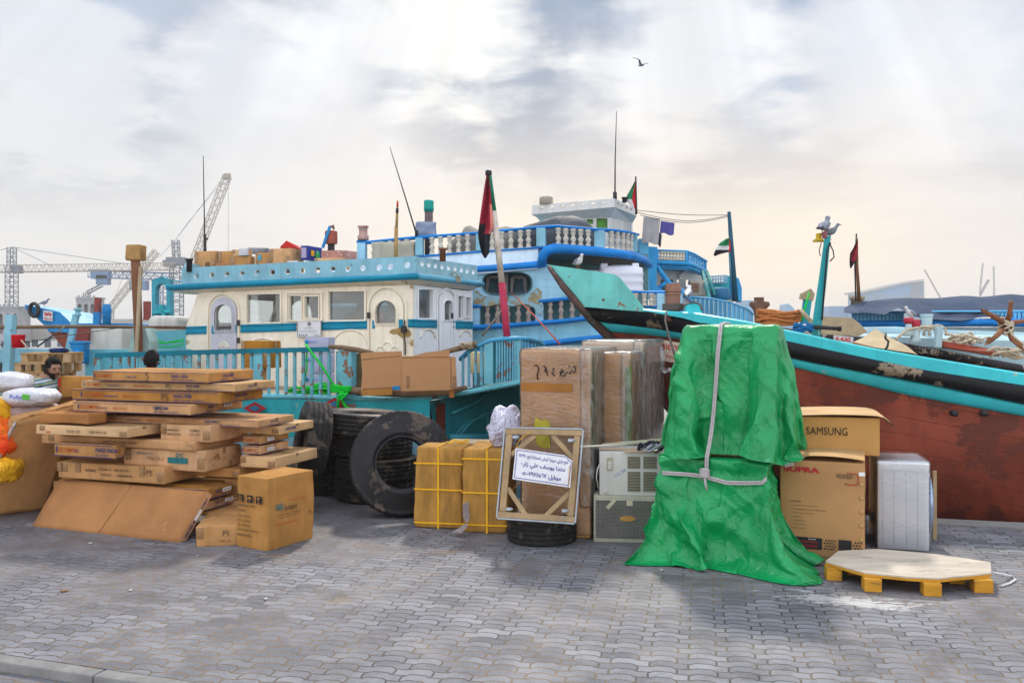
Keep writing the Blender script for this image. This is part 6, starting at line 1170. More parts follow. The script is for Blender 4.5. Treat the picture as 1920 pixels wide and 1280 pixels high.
def drape_cloth(w, h, cx, cy, z, n, m, boxes, steps, seed, rot=0.0, bend=.12, corner=.15, pins=None):
    """sheet of (m+1) x (n+1) points dropped over boxes: stretch, shear and bend constraints, contact and friction"""
    rng_ = np.random.RandomState(seed); a, b = np.meshgrid(np.linspace(-1, 1, n + 1), np.linspace(-1, 1, m + 1)); k = 1 - corner * (a * b) ** 2
    u, v = a * k * w / 2, b * k * h / 2; c, s_ = math.cos(rot), math.sin(rot)
    lo_ = rng_.rand(m // 6 + 2, n // 6 + 2); jj = np.linspace(0, m // 6, m + 1); ii = np.linspace(0, n // 6, n + 1); j0 = jj.astype(int); i0 = ii.astype(int); fj = (jj - j0)[:, None]; fi = (ii - i0)[None]
    bump = (lo_[j0][:, i0] * (1 - fj) + lo_[j0 + 1][:, i0] * fj) * (1 - fi) + (lo_[j0][:, i0 + 1] * (1 - fj) + lo_[j0 + 1][:, i0 + 1] * fj) * fi
    X = np.stack([cx + u * c - v * s_, cy + u * s_ + v * c, z + bump * .05 + rng_.rand(m + 1, n + 1) * .004], -1); V = np.zeros_like(X)
    S_ = slice; sets = []
    def add(A, B, st): sets.append((A, B, np.linalg.norm(X[A] - X[B], axis=-1), st))
    for p in (0, 1):
        q = (n + 1 - p) // 2; add((S_(None), S_(p, p + 2 * q, 2)), (S_(None), S_(p + 1, p + 1 + 2 * q, 2)), 1.0) if p + 2 * q <= n + 1 else None
        q = (m + 1 - p) // 2; add((S_(p, p + 2 * q, 2), S_(None)), (S_(p + 1, p + 1 + 2 * q, 2), S_(None)), 1.0)
        r = (m + 1 - p) // 2; A = S_(p, p + 2 * r, 2); B = S_(p + 1, p + 1 + 2 * r, 2); add((A, S_(0, n)), (B, S_(1, n + 1)), .6); add((A, S_(1, n + 1)), (B, S_(0, n)), .6)
    for g in (2, 4):
        for p in range(2 * g):
            if p % (2 * g) < g:
                ia = np.arange(p, n + 1 - g, 2 * g); ja = np.arange(p, m + 1 - g, 2 * g); add((S_(None), ia), (S_(None), ia + g), bend); add((ja, S_(None)), (ja + g, S_(None)), bend)
    dt = 1 / 480; bx = [np.array(q, float) for q in boxes]; mg = .012
    for it in range(steps):
        V[..., 2] -= 9.8 * dt; V *= .998; V = np.clip(V, -2.2, 2.2); Xp = X.copy(); X = X + V * dt
        for _ in (0,):
            for A, B, L0, st in sets:
                a_, b_ = X[A], X[B]; d = b_ - a_; l = np.linalg.norm(d, axis=-1); e = (l - L0) / np.maximum(l, 1e-6) * .5 * st
                if st == bend: e = np.where(l < L0, e, 0)
                d *= e[..., None]; X[A] = a_ + d; X[B] = b_ - d
        hit = X[..., 2] < .01; X[..., 2] = np.maximum(X[..., 2], .01)
        for q in bx:
            lo2 = q[[0, 2, 4]] - mg; hi2 = q[[1, 3, 5]] + mg; dl = X - lo2; dh = hi2 - X; ins = (dl.min(-1) > 0) & (dh.min(-1) > 0)
            if ins.any():
                P6 = np.concatenate([dl[ins], dh[ins]], -1); P6[:, 2] += 9; ax_ = P6.argmin(-1); y_ = X[ins]; r_ = np.arange(len(y_))
                for kx in range(3): y_[ax_ == kx, kx] = lo2[kx]; y_[ax_ == kx + 3, kx] = hi2[kx]
                X[ins] = y_; hit |= ins
        X[hit] = Xp[hit] + (X[hit] - Xp[hit]) * np.array([.75, .75, 1.0]); V = (X - Xp) / dt
    return X
def sub2(A):
    def up(A):
        n = A.shape[0]; B = np.zeros((2 * n - 1,) + A.shape[1:]); B[::2] = A; B[1::2] = (A[1:] + A[:-1]) / 2
        B[3:-3:2] = (-A[:-3] + 9 * A[1:-2] + 9 * A[2:-1] - A[3:]) / 16; return B
    return np.swapaxes(up(np.swapaxes(up(A), 0, 1)), 0, 1)
# ================================================================== green tarpaulins over stacked goods
GT = bpy.data.materials.new('green_tarpaulin_sheet'); GT.use_nodes = True
def _gt():
    t = GT.node_tree; ns = t.nodes; ls = t.links; b = ns['Principled BSDF']; tx = ns.new('ShaderNodeTexCoord')
    def noi(s_, det=5, ro=.6, dist=0, ty='FBM'):
        n = ns.new('ShaderNodeTexNoise'); n.noise_type = ty; n.normalize = True; ls.new(tx.outputs['Object'], n.inputs['Vector']); n.inputs['Scale'].default_value = s_; n.inputs['Detail'].default_value = det; n.inputs['Roughness'].default_value = ro; n.inputs['Distortion'].default_value = dist; return n.outputs[0]
    def rng(x, a, b_, c=0, d=1):
        n = ns.new('ShaderNodeMapRange'); ls.new(x, n.inputs[0])
        for i, v in enumerate((a, b_, c, d)): n.inputs[i + 1].default_value = v
        return n.outputs[0]
    def mix(f, a, c):
        n = ns.new('ShaderNodeMix'); n.data_type = 'RGBA'; ls.new(f, n.inputs[0])
        for i, v in ((6, a), (7, c)):
            if isinstance(v, tuple): n.inputs[i].default_value = (*v, 1)
            else: ls.new(v, n.inputs[i])
        return n.outputs[2]
    c = mix(rng(noi(2.2, 4), .35, .65), (.0, .31, .085), (.0, .22, .06))
    cr = noi(7.5, 4, .5, .5)
    def vor(s_):
        n = ns.new('ShaderNodeTexVoronoi'); mp = ns.new('ShaderNodeMapping'); ls.new(tx.outputs['Object'], mp.inputs[0]); mp.inputs['Rotation'].default_value = (.3, .5, .4); mp.inputs['Scale'].default_value = (1, 1, .55); ls.new(mp.outputs[0], n.inputs['Vector']); n.inputs['Scale'].default_value = s_; return n.outputs['Distance']
    va = ns.new('ShaderNodeMath'); va.operation = 'MULTIPLY_ADD'; ls.new(vor(13), va.inputs[0]); va.inputs[1].default_value = .4; ls.new(vor(5.5), va.inputs[2]); f = ns.new('ShaderNodeMath'); f.operation = 'ABSOLUTE'; g = ns.new('ShaderNodeMath'); g.operation = 'SUBTRACT'; ls.new(cr, g.inputs[0]); g.inputs[1].default_value = .5; ls.new(g.outputs[0], f.inputs[0])
    c = mix(rng(f.outputs[0], 0, .006, .14, 0), c, (.04, .55, .25))
    c = mix(rng(noi(9, 8, .75, .5), .60, .68, 0, .5), c, (.20, .50, .33))
    ls.new(c, b.inputs['Base Color']); b.inputs['Roughness'].default_value = .38; b.inputs['Specular IOR Level'].default_value = .45
    h = ns.new('ShaderNodeMath'); h.operation = 'MULTIPLY_ADD'; ls.new(rng(f.outputs[0], 0, .05, 0, 1), h.inputs[0]); h.inputs[1].default_value = .16; ls.new(va.outputs[0], h.inputs[2])
    bp = ns.new('ShaderNodeBump'); bp.inputs['Strength'].default_value = .6; bp.inputs['Distance'].default_value = .032; ls.new(h.outputs[0], bp.inputs['Height']); ls.new(bp.outputs[0], b.inputs['Normal'])
_gt()
TY = R(22); TU = Vector((math.cos(TY), -math.sin(TY), 0)); TV = Vector((math.sin(TY), math.cos(TY), 0)); TO = P(1240, 618, 8.02); TO.z = 0
def tl(x, y, z): return TO + TU * x + TV * y + Vector((0, 0, z))
def tarp(A, label, seed, fn=None):
    A = sub2(sub2(A)); rows = []; random.seed(seed); FO = []
    for fi in range(12): wv = random.uniform(.16, .6) if fi < 7 else random.uniform(.06, .14); th_ = random.uniform(-1.0, 1.0); FO.append((Vector((math.cos(th_), math.cos(th_) * .8, math.sin(th_))), 1 / wv, random.random(), wv * random.uniform(.2, .7), Vector((random.random() * 9, 3, fi)), min(.045, wv * (.2 if fi < 7 else .12))))
    for j in range(A.shape[0]):
        row = []
        for i in range(A.shape[1]):
            x, y, z = A[j, i]
            if fn: x, y, z = fn(x, y, z)
            q = Vector((x, y, z)); nz = noise.noise(q * 1.9 + Vector((seed, 0, 0))) * .5; k = -.012
            for fo in FO: tt_ = (q.dot(fo[0]) + nz * fo[3]) * fo[1] + fo[2]; tt_ -= math.floor(tt_); am_ = noise.noise(q * 2.2 + fo[4]) + .25; k += (fo[5] * am_ * (1 - min(1, abs(tt_ - .5) * 2 / .75))) if am_ > 0 else 0
            k *= min(1, z * 3) if z < .33 else (.62 if z < 2.0 and z > .95 else .25 if z > 2.0 else 1)
            row.append(tl(x + k * (1 if x > .5 else -1) * .8, y - k, max(.006, z)))
        rows.append(row)
    f = MB(); f.grid(rows); o = f.build('tarpaulin', GT); tag(o, label, 'tarpaulin', None); return o, rows
def lof(x, y, z):
    e_ = min(1, max(0, (z - .05) / .5)); x = x if 0 < x < .93 else (x * (1 - .9 * e_) if x < 0 else .93 + min(.03 + .4 * (1 - e_), (x - .93) * (1 - .9 * e_))); x = max(x, -.05) if z > .25 else max(x, -.05 - (.25 - z) * .6); y = y if y > 0 else y * (1 - .5 * e_)
    wst = math.exp(-((z - .80) / .07) ** 2); x += (.45 - x) * .07 * wst; y += .03 * wst * (y < .3)
    if z < .35:
        k = (.35 - z) / .35
        if x < .25: x -= .07 * k * k
        if x > .55 and y < .35: x += .17 * k ** 3; y -= .06 * k ** 3
    return x, y, z
def upf(x, y, z):
    if x > 1: x = 1 + (x - 1) * .48
    if x < .155: x = .155 + (x - .155) * .55
    if y < .2: y = .2 + (y - .2) * .8
    if z < .96: z = .96 + (z - .96) * .2
    return x, y, z
tu, rows_u = tarp(drape_cloth(3.2, 2.98, .60, .50, 2.13, 71, 65, [(.155, 1.0, .2, .8, .9, 2.105), (-.02, .95, -.02, .68, 0, .945), (.99, 2.2, .1, 1, 0, .90)], 1250, 3, .05), 'upper green tarpaulin hanging in folds over a tall load above the knotted strap', 3, upf)
tlw, rows_l = tarp(drape_cloth(2.95, 2.6, .40, .27, .94, 69, 63, [(0, .93, 0, .68, 0, .915)], 1150, 7, -.12, corner=.26), 'lower green tarpaulin draped over a crate and trailing on the paving', 8, lof)
def hidden_box(label, x0, x1, y0, y1, z0, z1):
    f = MB(); rbox(f, frame(tl((x0 + x1) / 2, (y0 + y1) / 2, z0), TU, TV), (x1 - x0, y1 - y0, z1 - z0), .01, (2, 2, 2)); o = f.build('wooden_crate', WOODL); tag(o, label, 'crate'); return o
hidden_box('crate standing on the paving under the lower green tarpaulin', .02, .91, .02, .66, 0, .885)
hidden_box('tall crate hidden under the upper green tarpaulin', .175, .98, .22, .78, .93, 2.07)
def bvh(objs):
    out = []
    for o in objs:
        me = o.data; L_ = LOC[o]; out.append(BVHTree.FromPolygons([v.co + L_ for v in me.vertices], [tuple(p.vertices) for p in me.polygons]))
    return out
BV = bvh([tu, tlw])
def probe(o, d):
    best = None
    for b_ in BV:
        h = b_.ray_cast(o, d)
        if h[0] is not None and (best is None or h[3] < best[1]): best = (h[0], h[3])
    return best[0] if best else None
STRAP = mat('grey_webbing_rope', (.48, .44, .45), .85, .15, 30, bump=.6, bscale=120)
t = thing('rope', 'grey strap tied over the green tarpaulins with a knot at the middle', 'rope', tuple(tl(.4, -.1, .8)))
pts = []
for i in range(40):
    w = i / 39; x = .50 - .10 * w; z = 2.10 - 1.31 * w; h = probe(tl(x, -1.2, z), TV)
    if h: pts.append(h - TV * .022)
def relax(p, n=6, outw=TV):
    for _ in range(n):
        q = [p[0]] + [(p[i - 1] + p[i + 1]) / 2 for i in range(1, len(p) - 1)] + [p[-1]]
        p = [min((a, b_), key=lambda s: s.dot(outw)) for a, b_ in zip(q, p)]
    return p
pts = relax(pts, 30); top = [pts[0] + TV * .5 + Vector((0, 0, .04)), pts[0] + TV * .25 + Vector((0, 0, .045)), pts[0] + Vector((0, 0, .03)) + TV * .03]
f = MB(); f.tube(top + pts, .010, 7); f.tube([p + TU * .018 for p in top + pts], .010, 7); f.build('vertical_strap', STRAP, t)
knot = pts[-1]; zk = knot.z
f = MB()
for dxy in ((.01, 0, .04), (-.01, 0, .02), (.0, 0, 0), (.012, 0, -.02)): f.tube([knot + TU * (.035 * math.cos(q)) - TV * (.02 + .02 * math.sin(q)) + Vector((0, 0, dxy[2] + .012 * math.sin(q))) for q in [j * math.pi / 5 for j in range(11)]], .014, 6)
f.tube([knot - TV * .03, knot - TV * .04 + Vector((0, 0, -.06)) + TU * .01, knot - TV * .035 + Vector((0, 0, -.13)) + TU * .02], .012, 6); f.build('knot', STRAP, t)
hp = []
for i in range(41):
    w = i / 40; x = -.25 + 1.35 * w; z = zk - .05 * math.sin(math.pi * max(0, min(1, (x - .38) / .62))) + (.03 if x > .9 else 0); h = probe(tl(x, -1.5, z), TV)
    if h and (h - TO).dot(TV) < .75: hp.append(h - TV * .02)
hp = relax(hp, 12); f = MB(); f.tube(hp, .010, 7); f.tube([p + Vector((0, 0, -.019)) for p in hp], .009, 7); f.build('horizontal_strap', STRAP, t)

# ================================================================== left stack of cartons
yw = 18
BLUEI = mat('blue_ink', (.004, .03, .17), .6, .2, 25); ORI = mat('orange_red_ink', (.48, .10, .02), .6, .3, 30); GRI = mat('faded_black_ink', (.07, .05, .04), .7, .3, 25); TEALI = mat('teal_ink', (.02, .16, .18), .6, .2, 20)
def olympic(info, big=1.0, code='NAD-1836', ps=None, right='NAD-0838', x0=.04, sticker=False):
    h = info['h']; L_ = info['lu']
    mb_it = [('#', .0, .04, L_ * .985, h * .045), ('#', .0, .90, L_ * .985, h * .045)]
    ftext(info, mb_it + [(code, .70, .45, None, h * .32, .02), ('SIZE: COLOR: WALNUT', .70, .16, L_ * .2, h * .16, .01), ('I', x0 - .02, .3, None, h * .45, .06)], 'f', BLUEI)
    ftext(info, [('OLYMPIC', x0, .32, None, h * .42, .01), ('MADE IN U.A.E.', .36, .36, L_ * .12, h * .22, .01)] if L_ > 1.5 else [('OLYMPIC', x0, .34, None, h * .34, .01)], 'f', ORI)
    ftext(info, [('FURNITURE', x0 + (.145 if L_ > 1.5 else .27), .34, L_ * .09, h * .2, .01)], 'f', BLUEI)
    ftext(info, [('#', .0, .04, info['lv'] * .97, h * .045), (right, .30, .45, None, h * .30, .02), ('SIZE:      PKT: 1/1', .25, .16, info['lv'] * .5, h * .14, .01)], 'r', BLUEI)
    if ps: ftext(info, [('PS', ps, .2, None, h * .6, -.01)], 'f', GRI)
    if sticker:
        f = MB(); C = info['C']; U = info['v']; p = C + info['nr'] * .012 + U * info['lv'] * .62 + Vector((0, 0, h * .42)); f.box(p + U * .06 + Vector((0, 0, h * .18)), U * .14, info['nr'] * .003, (0, 0, h * .36)); s_ = f.build('sticker', STICK, info['o'])
        f = MB(); put_text(f, 'NO-1834', p + info['nr'] * .004 + Vector((0, 0, h * .1)), U, Vector((0, 0, 1)), w=.11, h=h * .18, bold=.02); f.build('sticker_lettering', BLK, s_)
CG = 'cartons in the big stack at left'
def C_(pxL, pxC, pxR, yt, yb, label, d=9.1, yaw=yw, **k): return carton(pxL, pxC, pxR, yt, yb, d, yaw, 'carton', label, group=CG, **k)
a = C_(173, 389.5, 475, 698.5, 718, 'topmost flat carton of the left stack, split across its long edge', seed=1, disp=.004); olympic(a, code='NAD-1836', right='NAD-0838')
f = MB(); p = a['C'] + a['u'] * a['lu'] * .50 + a['nf'] * .014; f.tube([p + Vector((0, 0, a['h'])), p + a['u'] * .03 + Vector((0, 0, a['h'] * .75)), p - a['u'] * .01 + Vector((0, 0, a['h'] * .5)), p + a['u'] * .02 + Vector((0, 0, a['h'] * .2)), p - a['u'] * .02], .005, 4); f.build('tear', DARKM, a['o'])
a = C_(152.5, 440.6, 515, 719.5, 735, 'second flat carton from the top of the left stack', seed=2, disp=.004, m=CARDL); olympic(a, code='NAD-2008', ps=.57, right='NAD-2758')
a = C_(134.5, 414, 493, 736, 757.5, 'third flat carton from the top of the left stack with marker letters', seed=3, disp=.004); olympic(a, code='NAD-7708', ps=.62, right='NAD-7758', x0=.09)
a = C_(137, 357, 455, 759, 778.5, 'fourth flat carton from the top, with a white sticker at its right end', seed=4, disp=.004); olympic(a, code='NAD-584', ps=.72, right='NAD-', x0=.07, sticker=True)
a = C_(169, 484, 551, 788, 802, 'long thin flat carton jutting out right below the top four', seed=5, disp=.004); olympic(a, code='NAD-8088', ps=.77, right='NAD-NALL', x0=.09)
c1 = C_(74, 165, 200, 775, 797, 'crumpled flat carton with a torn top at the upper left of the stack', d=9.2, seed=6, disp=.035, r=.02, n=(14, 8, 3), sag=.05, tape=False, m=CARDD)
a = C_(68, 238.5, 300, 803, 821, 'pale shallow carton with red mark at the left of the stack', seed=7, disp=.008, m=CARDL, d=9.0); ftext(a, [('BOX NO 1 OF 3', .35, .3, a['lu'] * .15, a['h'] * .3, .01), ('SIZE 180 X 90', .6, .35, a['lu'] * .18, a['h'] * .25, .01)], 'f', GRI); ftext(a, [('FRAGILE', .12, .2, a['lu'] * .05, a['h'] * .18, .05)], 'f', REDI)
a = C_(301, 395, 461, 797.5, 829.6, 'carton resting at the right of the pale shallow one, above the thin slab', seed=8, disp=.012); ftext(a, [('CHINA MADE PRODUCT', .08, .6, a['lu'] * .3, a['h'] * .12, .01), ('C.C MADE IN P.R.C', .08, .35, a['lu'] * .35, a['h'] * .12, .01), ('CHAIR-2', .6, .6, a['lu'] * .2, a['h'] * .15, .01), ('N.W. 12 KG', .6, .38, a['lu'] * .2, a['h'] * .12, .01)], 'f', GRI)
a = C_(77, 364, 466.5, 827.5, 846, 'long creased flat carton spanning the middle of the stack', seed=9, disp=.014, r=.02, n=(14, 8, 2)); ftext(a, [('GLASS TOP COFFEE TABLE', .42, .45, a['lu'] * .22, a['h'] * .25, .01)], 'f', GRI)
a = C_(102, 215.5, 231, 834.5, 860.5, 'small carton with blue edge lines in the left of the stack', seed=10, disp=.004); olympic(a, code='NAD-5624', right='', x0=.06)
a = C_(231, 384.5, 453, 846, 885, 'bulky carton with care symbols below the long creased one', seed=11, disp=.014, r=.018); ftext(a, [('PRODUCT', .18, .72, a['lu'] * .2, a['h'] * .1, .01), ('PS', .66, .5, None, a['h'] * .36, -.01), ('#', .56, .36, .06, .06), ('#', .62, .36, .06, .06), ('#', .68, .36, .06, .06), ('#', .74, .36, .06, .06)], 'f', TEALI); ftext(a, [('1956.54 x', .3, .45, None, a['h'] * .18, -.01), ('BRC-xxxxx3', .34, .08, None, a['h'] * .16, -.01)], 'f', GRI)
a = C_(109, 308, 379, 876, 908, 'long carton with brown tape patches and a marker scrawl, above the leaning panel', seed=12, disp=.01, r=.015); ftext(a, [('PACKING', .27, .5, a['lu'] * .1, a['h'] * .16, .02), ('CTN NO: 12    SIZE: 100 X 45', .40, .62, a['lu'] * .28, a['h'] * .13, .02), ('G.W 25 KG', .42, .3, a['lu'] * .1, a['h'] * .13, .02), ('G.W.REVIS MEAS CM', .57, .3, a['lu'] * .14, a['h'] * .13, .02)], 'f', GRI); ftext(a, [('PS', .84, .45, None, a['h'] * .34, -.01)], 'f', BLK)
f = MB()
for q in (.02, .2, .8): p = a['C'] + a['u'] * a['lu'] * (1 - q) + a['nf'] * .012; f.box(p + Vector((0, 0, a['h'] * .7)) , a['u'] * .06, a['nf'] * .003, (0, 0, a['h'] * .55))
f.build('tape', TAPE, a['o'])
a = C_(440, 524, 588, 799, 815, 'pale thin carton in loose film jutting out to the right', d=9.45, seed=13, disp=.006, m=CARDL); ftext(a, [('NAD-9008', .15, .4, a['lv'] * .3, a['h'] * .35, .02)], 'r', BLUEI)
for k, (yt, yb, lb) in enumerate(((817.5, 833, 'upper of two small cartons with white stickers right of the bulky one'), (836.5, 852, 'lower of two small cartons with white stickers right of the bulky one'))):
    a = C_(454, 488.6, 541, yt, yb, lb, d=9.35, seed=14 + k, disp=.004); olympic(a, code='', right='LCC')
    f = MB(); U = a['v']; p = a['C'] + a['nr'] * .014 + U * a['lv'] * .2 + Vector((0, 0, a['h'] * .3)); f.box(p + U * .06 + Vector((0, 0, a['h'] * .2)), U * .13, a['nr'] * .003, (0, 0, a['h'] * .42)); s_ = f.build('sticker', STICK, a['o']); f = MB(); put_text(f, ('LCC 375', '184 378')[k], p + a['nr'] * .004 + Vector((0, 0, a['h'] * .12)), U, Vector((0, 0, 1)), w=.1, h=a['h'] * .2, bold=.02); f.build('sticker_lettering', BLK, s_)
a = C_(451.5, 516.5, 595, 858, 878.5, 'wide flat carton with a pale top right of the bulky one', d=9.2, seed=16, disp=.008, m=CARDL)
a = C_(360, 449, 545, 879, 896, 'plain flat carton under the wide pale one', d=9.35, seed=17, disp=.008)
a = C_(380, 447, 540, 898, 937, 'plain brown carton behind the stickered ones at the foot of the stack', d=9.5, seed=18, disp=.006)
a = C_(232, 389, 434, 917.5, 937, 'carton with a white sticker beside the leaning panel', d=9.05, seed=19, disp=.006); olympic(a, code='', right='NAD-', sticker=True)
a = C_(240, 385, 443, 941, 957, 'flat carton directly under the stickered one beside the leaning panel', d=9.08, seed=20, disp=.006); olympic(a, code='', right='NAD-S6', sticker=True)
a = C_(250, 383, 441, 959.5, 967, 'thinnest carton with a blue printed edge near the ground', d=9.1, seed=21, disp=.004); ftext(a, [('DINING CHAIRS NAD', .1, .25, a['lv'] * .7, a['h'] * .5, .03)], 'r', BLUEI)
a = carton(368, 468, 560, 984, 1021, 8.52, -14 + 4, 'carton', 'low open carton on the ground behind the printed chair carton', group=CG, seed=22, disp=.012); ftext(a, [('PS', .5, .5, a['lu'] * .12, a['h'] * .3, -.01), ('NEW 1211', .45, .2, a['lu'] * .2, a['h'] * .12, -.01)], 'f', BLK)
for k, (x0, x1, yt, yb) in enumerate(((115, 300, 911, 930),)):
    a = C_(x0, x1 + 80, 445, yt, yb, 'carton almost hidden between the leaning panel and the stack', d=9.2, seed=30 + k, disp=.005, tape=False)
a = C_(150, 330, 430, 940, 985, 'bottom carton of the left stack behind the leaning panel', d=9.6, seed=33, disp=.005, tape=False)
def zfill(label, pxL, pxC, pxR, ytop, d, seed):
    zt = P(pxC, ytop, d).z; yb = HY + CH / d * F; return C_(pxL, pxC, pxR, ytop, yb, label, d=d, seed=seed, tape=False)
zfill('plain tall carton in the shade at the foot of the right column', 400, 452, 548, 939, 9.5, 34)
zfill('dusty carton in the shade under the left end of the stack', 100, 240, 330, 911, 9.62, 35)
a = carton(445, 501, 588, 897, 1033.5, 8.27, 31, 'carton', 'upright brown carton with teal and red furniture print, dented at its foot', r=.012, disp=.016, sag=.03, n=(6, 8, 8), seed=40, tape=False); h = a['h']
ftext(a, [('#', .05, .64, .075, .07), ('#', .36, .64, .075, .07), ('#', .66, .64, .075, .07)], 'f', BLK)
f = MB(); U = a['X']
for k, q in enumerate((.05, .36, .66)):
    p = a['C'] + a['u'] * a['lu'] + a['nf'] * .016 + U * (a['lu'] * q + .037) + Vector((0, 0, h * .64 + .035))
    if k == 0: f.box(p + U * -.012, U * .008, a['nf'] * .002, (0, 0, .05)); f.box(p + U * .012, U * .008, a['nf'] * .002, (0, 0, .05)); f.box(p + Vector((0, 0, -.027)), U * .05, a['nf'] * .002, (0, 0, .006))
    elif k == 1: f.prism([p + U * .028 * math.cos(q_) + Vector((0, 0, .022 * math.sin(q_))) for q_ in [j * math.pi / 8 for j in range(9)]], a['nf'] * .002); f.box(p - Vector((0, 0, .014)), U * .006, a['nf'] * .002, (0, 0, .03))
    else: f.prism([p + U * .022 + Vector((0, 0, .026)), p + U * -.022 + Vector((0, 0, .026)), p + U * -.004, p + U * .004], a['nf'] * .002); f.box(p - Vector((0, 0, .014)), U * .006, a['nf'] * .002, (0, 0, .03)); f.box(p - Vector((0, 0, .028)), U * .03, a['nf'] * .002, (0, 0, .006))
f.build('care_symbols', CARD, a['o'])
ftext(a, [('NAD-875-1PPY', .04, .575, a['lu'] * .6, .022, .01), ('CHAIR', .05, .505, a['lu'] * .26, .022, .01), ('G.W: 16.0 KGS', .05, .43, a['lu'] * .42, .02, .01), ('N.W: 13.5 KGS', .05, .365, a['lu'] * .42, .02, .01), ('QTY: 4PCS/CTN', .05, .30, a['lu'] * .42, .02, .01), ('COLOR: NKGBL/ TURQOISE/CLR', .04, .235, a['lu'] * .72, .02, .01), ('MADE IN CHINA', .04, .165, a['lu'] * .46, .02, .01)], 'f', GRI)
ftext(a, [('NAD', .17, .53, a['lv'] * .15, .065, .03)], 'r', TEALI); ftext(a, [('furniture', .35, .505, a['lv'] * .26, .06, .0), ('Tel : +971 4 3334444 Fax : +971 4 3334445', .17, .45, a['lv'] * .52, .016, .0), ('Sharjah, U.A.E.  P.O. Box 1234', .26, .41, a['lv'] * .4, .016, .0), ('MADE\nIN CHINA', .86, .38, a['lv'] * .1, .035, .01)], 'r', GRI)
ftext(a, [('A tradition of quality', .40, .63, a['lv'] * .38, .018, .0), ('WWW.NADFURNITURE.COM', .16, .32, a['lv'] * .45, .018, .0)], 'r', REDI)
def slab(name, label, B0, B1, T1, T0, th, m, cat='carton', seed=0, amp=.01, nx=16, ny=10, seam=None, edge_m=None, group=None):
    n = (B1 - B0).cross(T0 - B0).normalized(); n = n if n.y > 0 else -n; rows = []
    def pt(u_, v_): 
        p = B0.lerp(B1, u_).lerp(T0.lerp(T1, u_), v_); k = noise.noise(p * 3 + Vector((seed, 0, 0))) * amp; return p + n * k
    fr_ = [[pt(i / nx, j / ny) for i in range(nx + 1)] for j in range(ny + 1)]; bk = [[p + n * th for p in r] for r in fr_]
    f = MB(); f.grid(fr_); f.grid(bk)
    rim_ = [(0, i) for i in range(nx)] + [(j, nx) for j in range(ny)] + [(ny, nx - i) for i in range(nx)] + [(ny - j, 0) for j in range(ny)]
    for k in range(len(rim_)):
        a0 = rim_[k]; b0 = rim_[(k + 1) % len(rim_)]; f.quad(fr_[a0[0]][a0[1]], fr_[b0[0]][b0[1]], bk[b0[0]][b0[1]], bk[a0[0]][a0[1]], m=1 if edge_m else 0)
    o = f.build(name, [m] + ([edge_m] if edge_m else []), weld=True, bevel=0); tag(o, label, cat, group); return o, n, pt
B0, B1 = G(60, 986), G(334, 1017); T0, T1 = P(113, 897, 9.62), P(389, 921, 8.87)
so_, n_, pt_ = slab('leaning_carton', 'large flat brown carton leaning on the front of the left stack with a diagonal seam', B0, B1, T1, T0, .085, CARDD, seed=3, amp=.008, edge_m=CARD)
f = MB(); f.tube([pt_(.47, 0) - n_ * .001, pt_(.49, .5) - n_ * .001, pt_(.51, 1) - n_ * .001], .004, 4); f.build('seam', mat('seam_shadow_brown', (.24, .12, .05), .8), so_)
f = MB(); E0, E1 = B1 + n_ * .012, T1 + n_ * .012; ue = (E1 - E0).normalized(); side = (B1 - B0).normalized() * .004
put_text(f, 'NAD-6038 1834', E0 + ue * .08 + side + n_ * .02, ue, n_, w=.20, h=.03, bold=.03); put_text(f, 'OLYMPIC', E0 + ue * .38 + side + n_ * .02, ue, n_, w=.12, h=.03, bold=.02); f.build('lettering', BLUEI, so_)
f = MB(); c_ = E0 + ue * .32 + side * 1.5 + n_ * .035; f.box(c_, ue * .12, n_ * .03, side); f.build('sticker', STICK, so_)
B0, B1 = G(-60, 975), G(84, 955); T0, T1 = P(28, 792, 9.55), P(150, 760, 9.95)
so_, n_, pt_ = slab('leaning_carton', 'battered tall carton leaning at far left with a crushed folded top', B0, B1, T1, T0, .14, CARD, seed=9, amp=.03, nx=20, ny=20)
f = MB(); q0, q1 = pt_(0, 1), pt_(1, 1); rows = []
for j in range(7):
    w = j / 6; rows.append([q0.lerp(q1, i / 14) + Vector((.32 * w * (1 - .2 * i / 14), .25 * w, .26 * w - .14 * w * w * 2 + .02 * noise.noise(Vector((i * .8, j * 1.1, 3))))) for i in range(15)])
f.grid(rows); f.grid([[p + Vector((0, .01, -.012)) for p in r] for r in rows]); f.build('folded_flap', CARDD, so_)
f = MB(); f.tube([pt_(-.0, w) + Vector((.015, -.02, 0)) + Vector((.01 * math.sin(w * 40), 0, 0)) for w in [i / 20 for i in range(21)]], [.022] * 21, 5); f.build('torn_tape', clear('shrink_film', (.93, .93, .95), .22, .12, .35, 9, bump=.8), so_)
a = carton(110, 175, 195, 706, 745, 10.6, 8, 'carton', 'carton with a red and yellow corner stripe behind the top of the left stack', seed=50, disp=.004)
f = MB(); p = a['C'] + a['u'] * a['lu'] * .96 + a['nf'] * .012; f.box(p + Vector((0, 0, a['h'] * .72)), a['u'] * .03, a['nf'] * .003, (0, 0, a['h'] * .45)); f.box(p + Vector((0, 0, a['h'] * .2)), a['u'] * .03, a['nf'] * .003, (0, 0, a['h'] * .3)); f.build('red_stripe', REDI, a['o'])
carton(105, 210, 260, 745.5, HY + CH / 10.7 * F, 10.7, 8, 'carton', 'large plain carton behind the stack carrying the one with the red corner', seed=51, disp=.004)
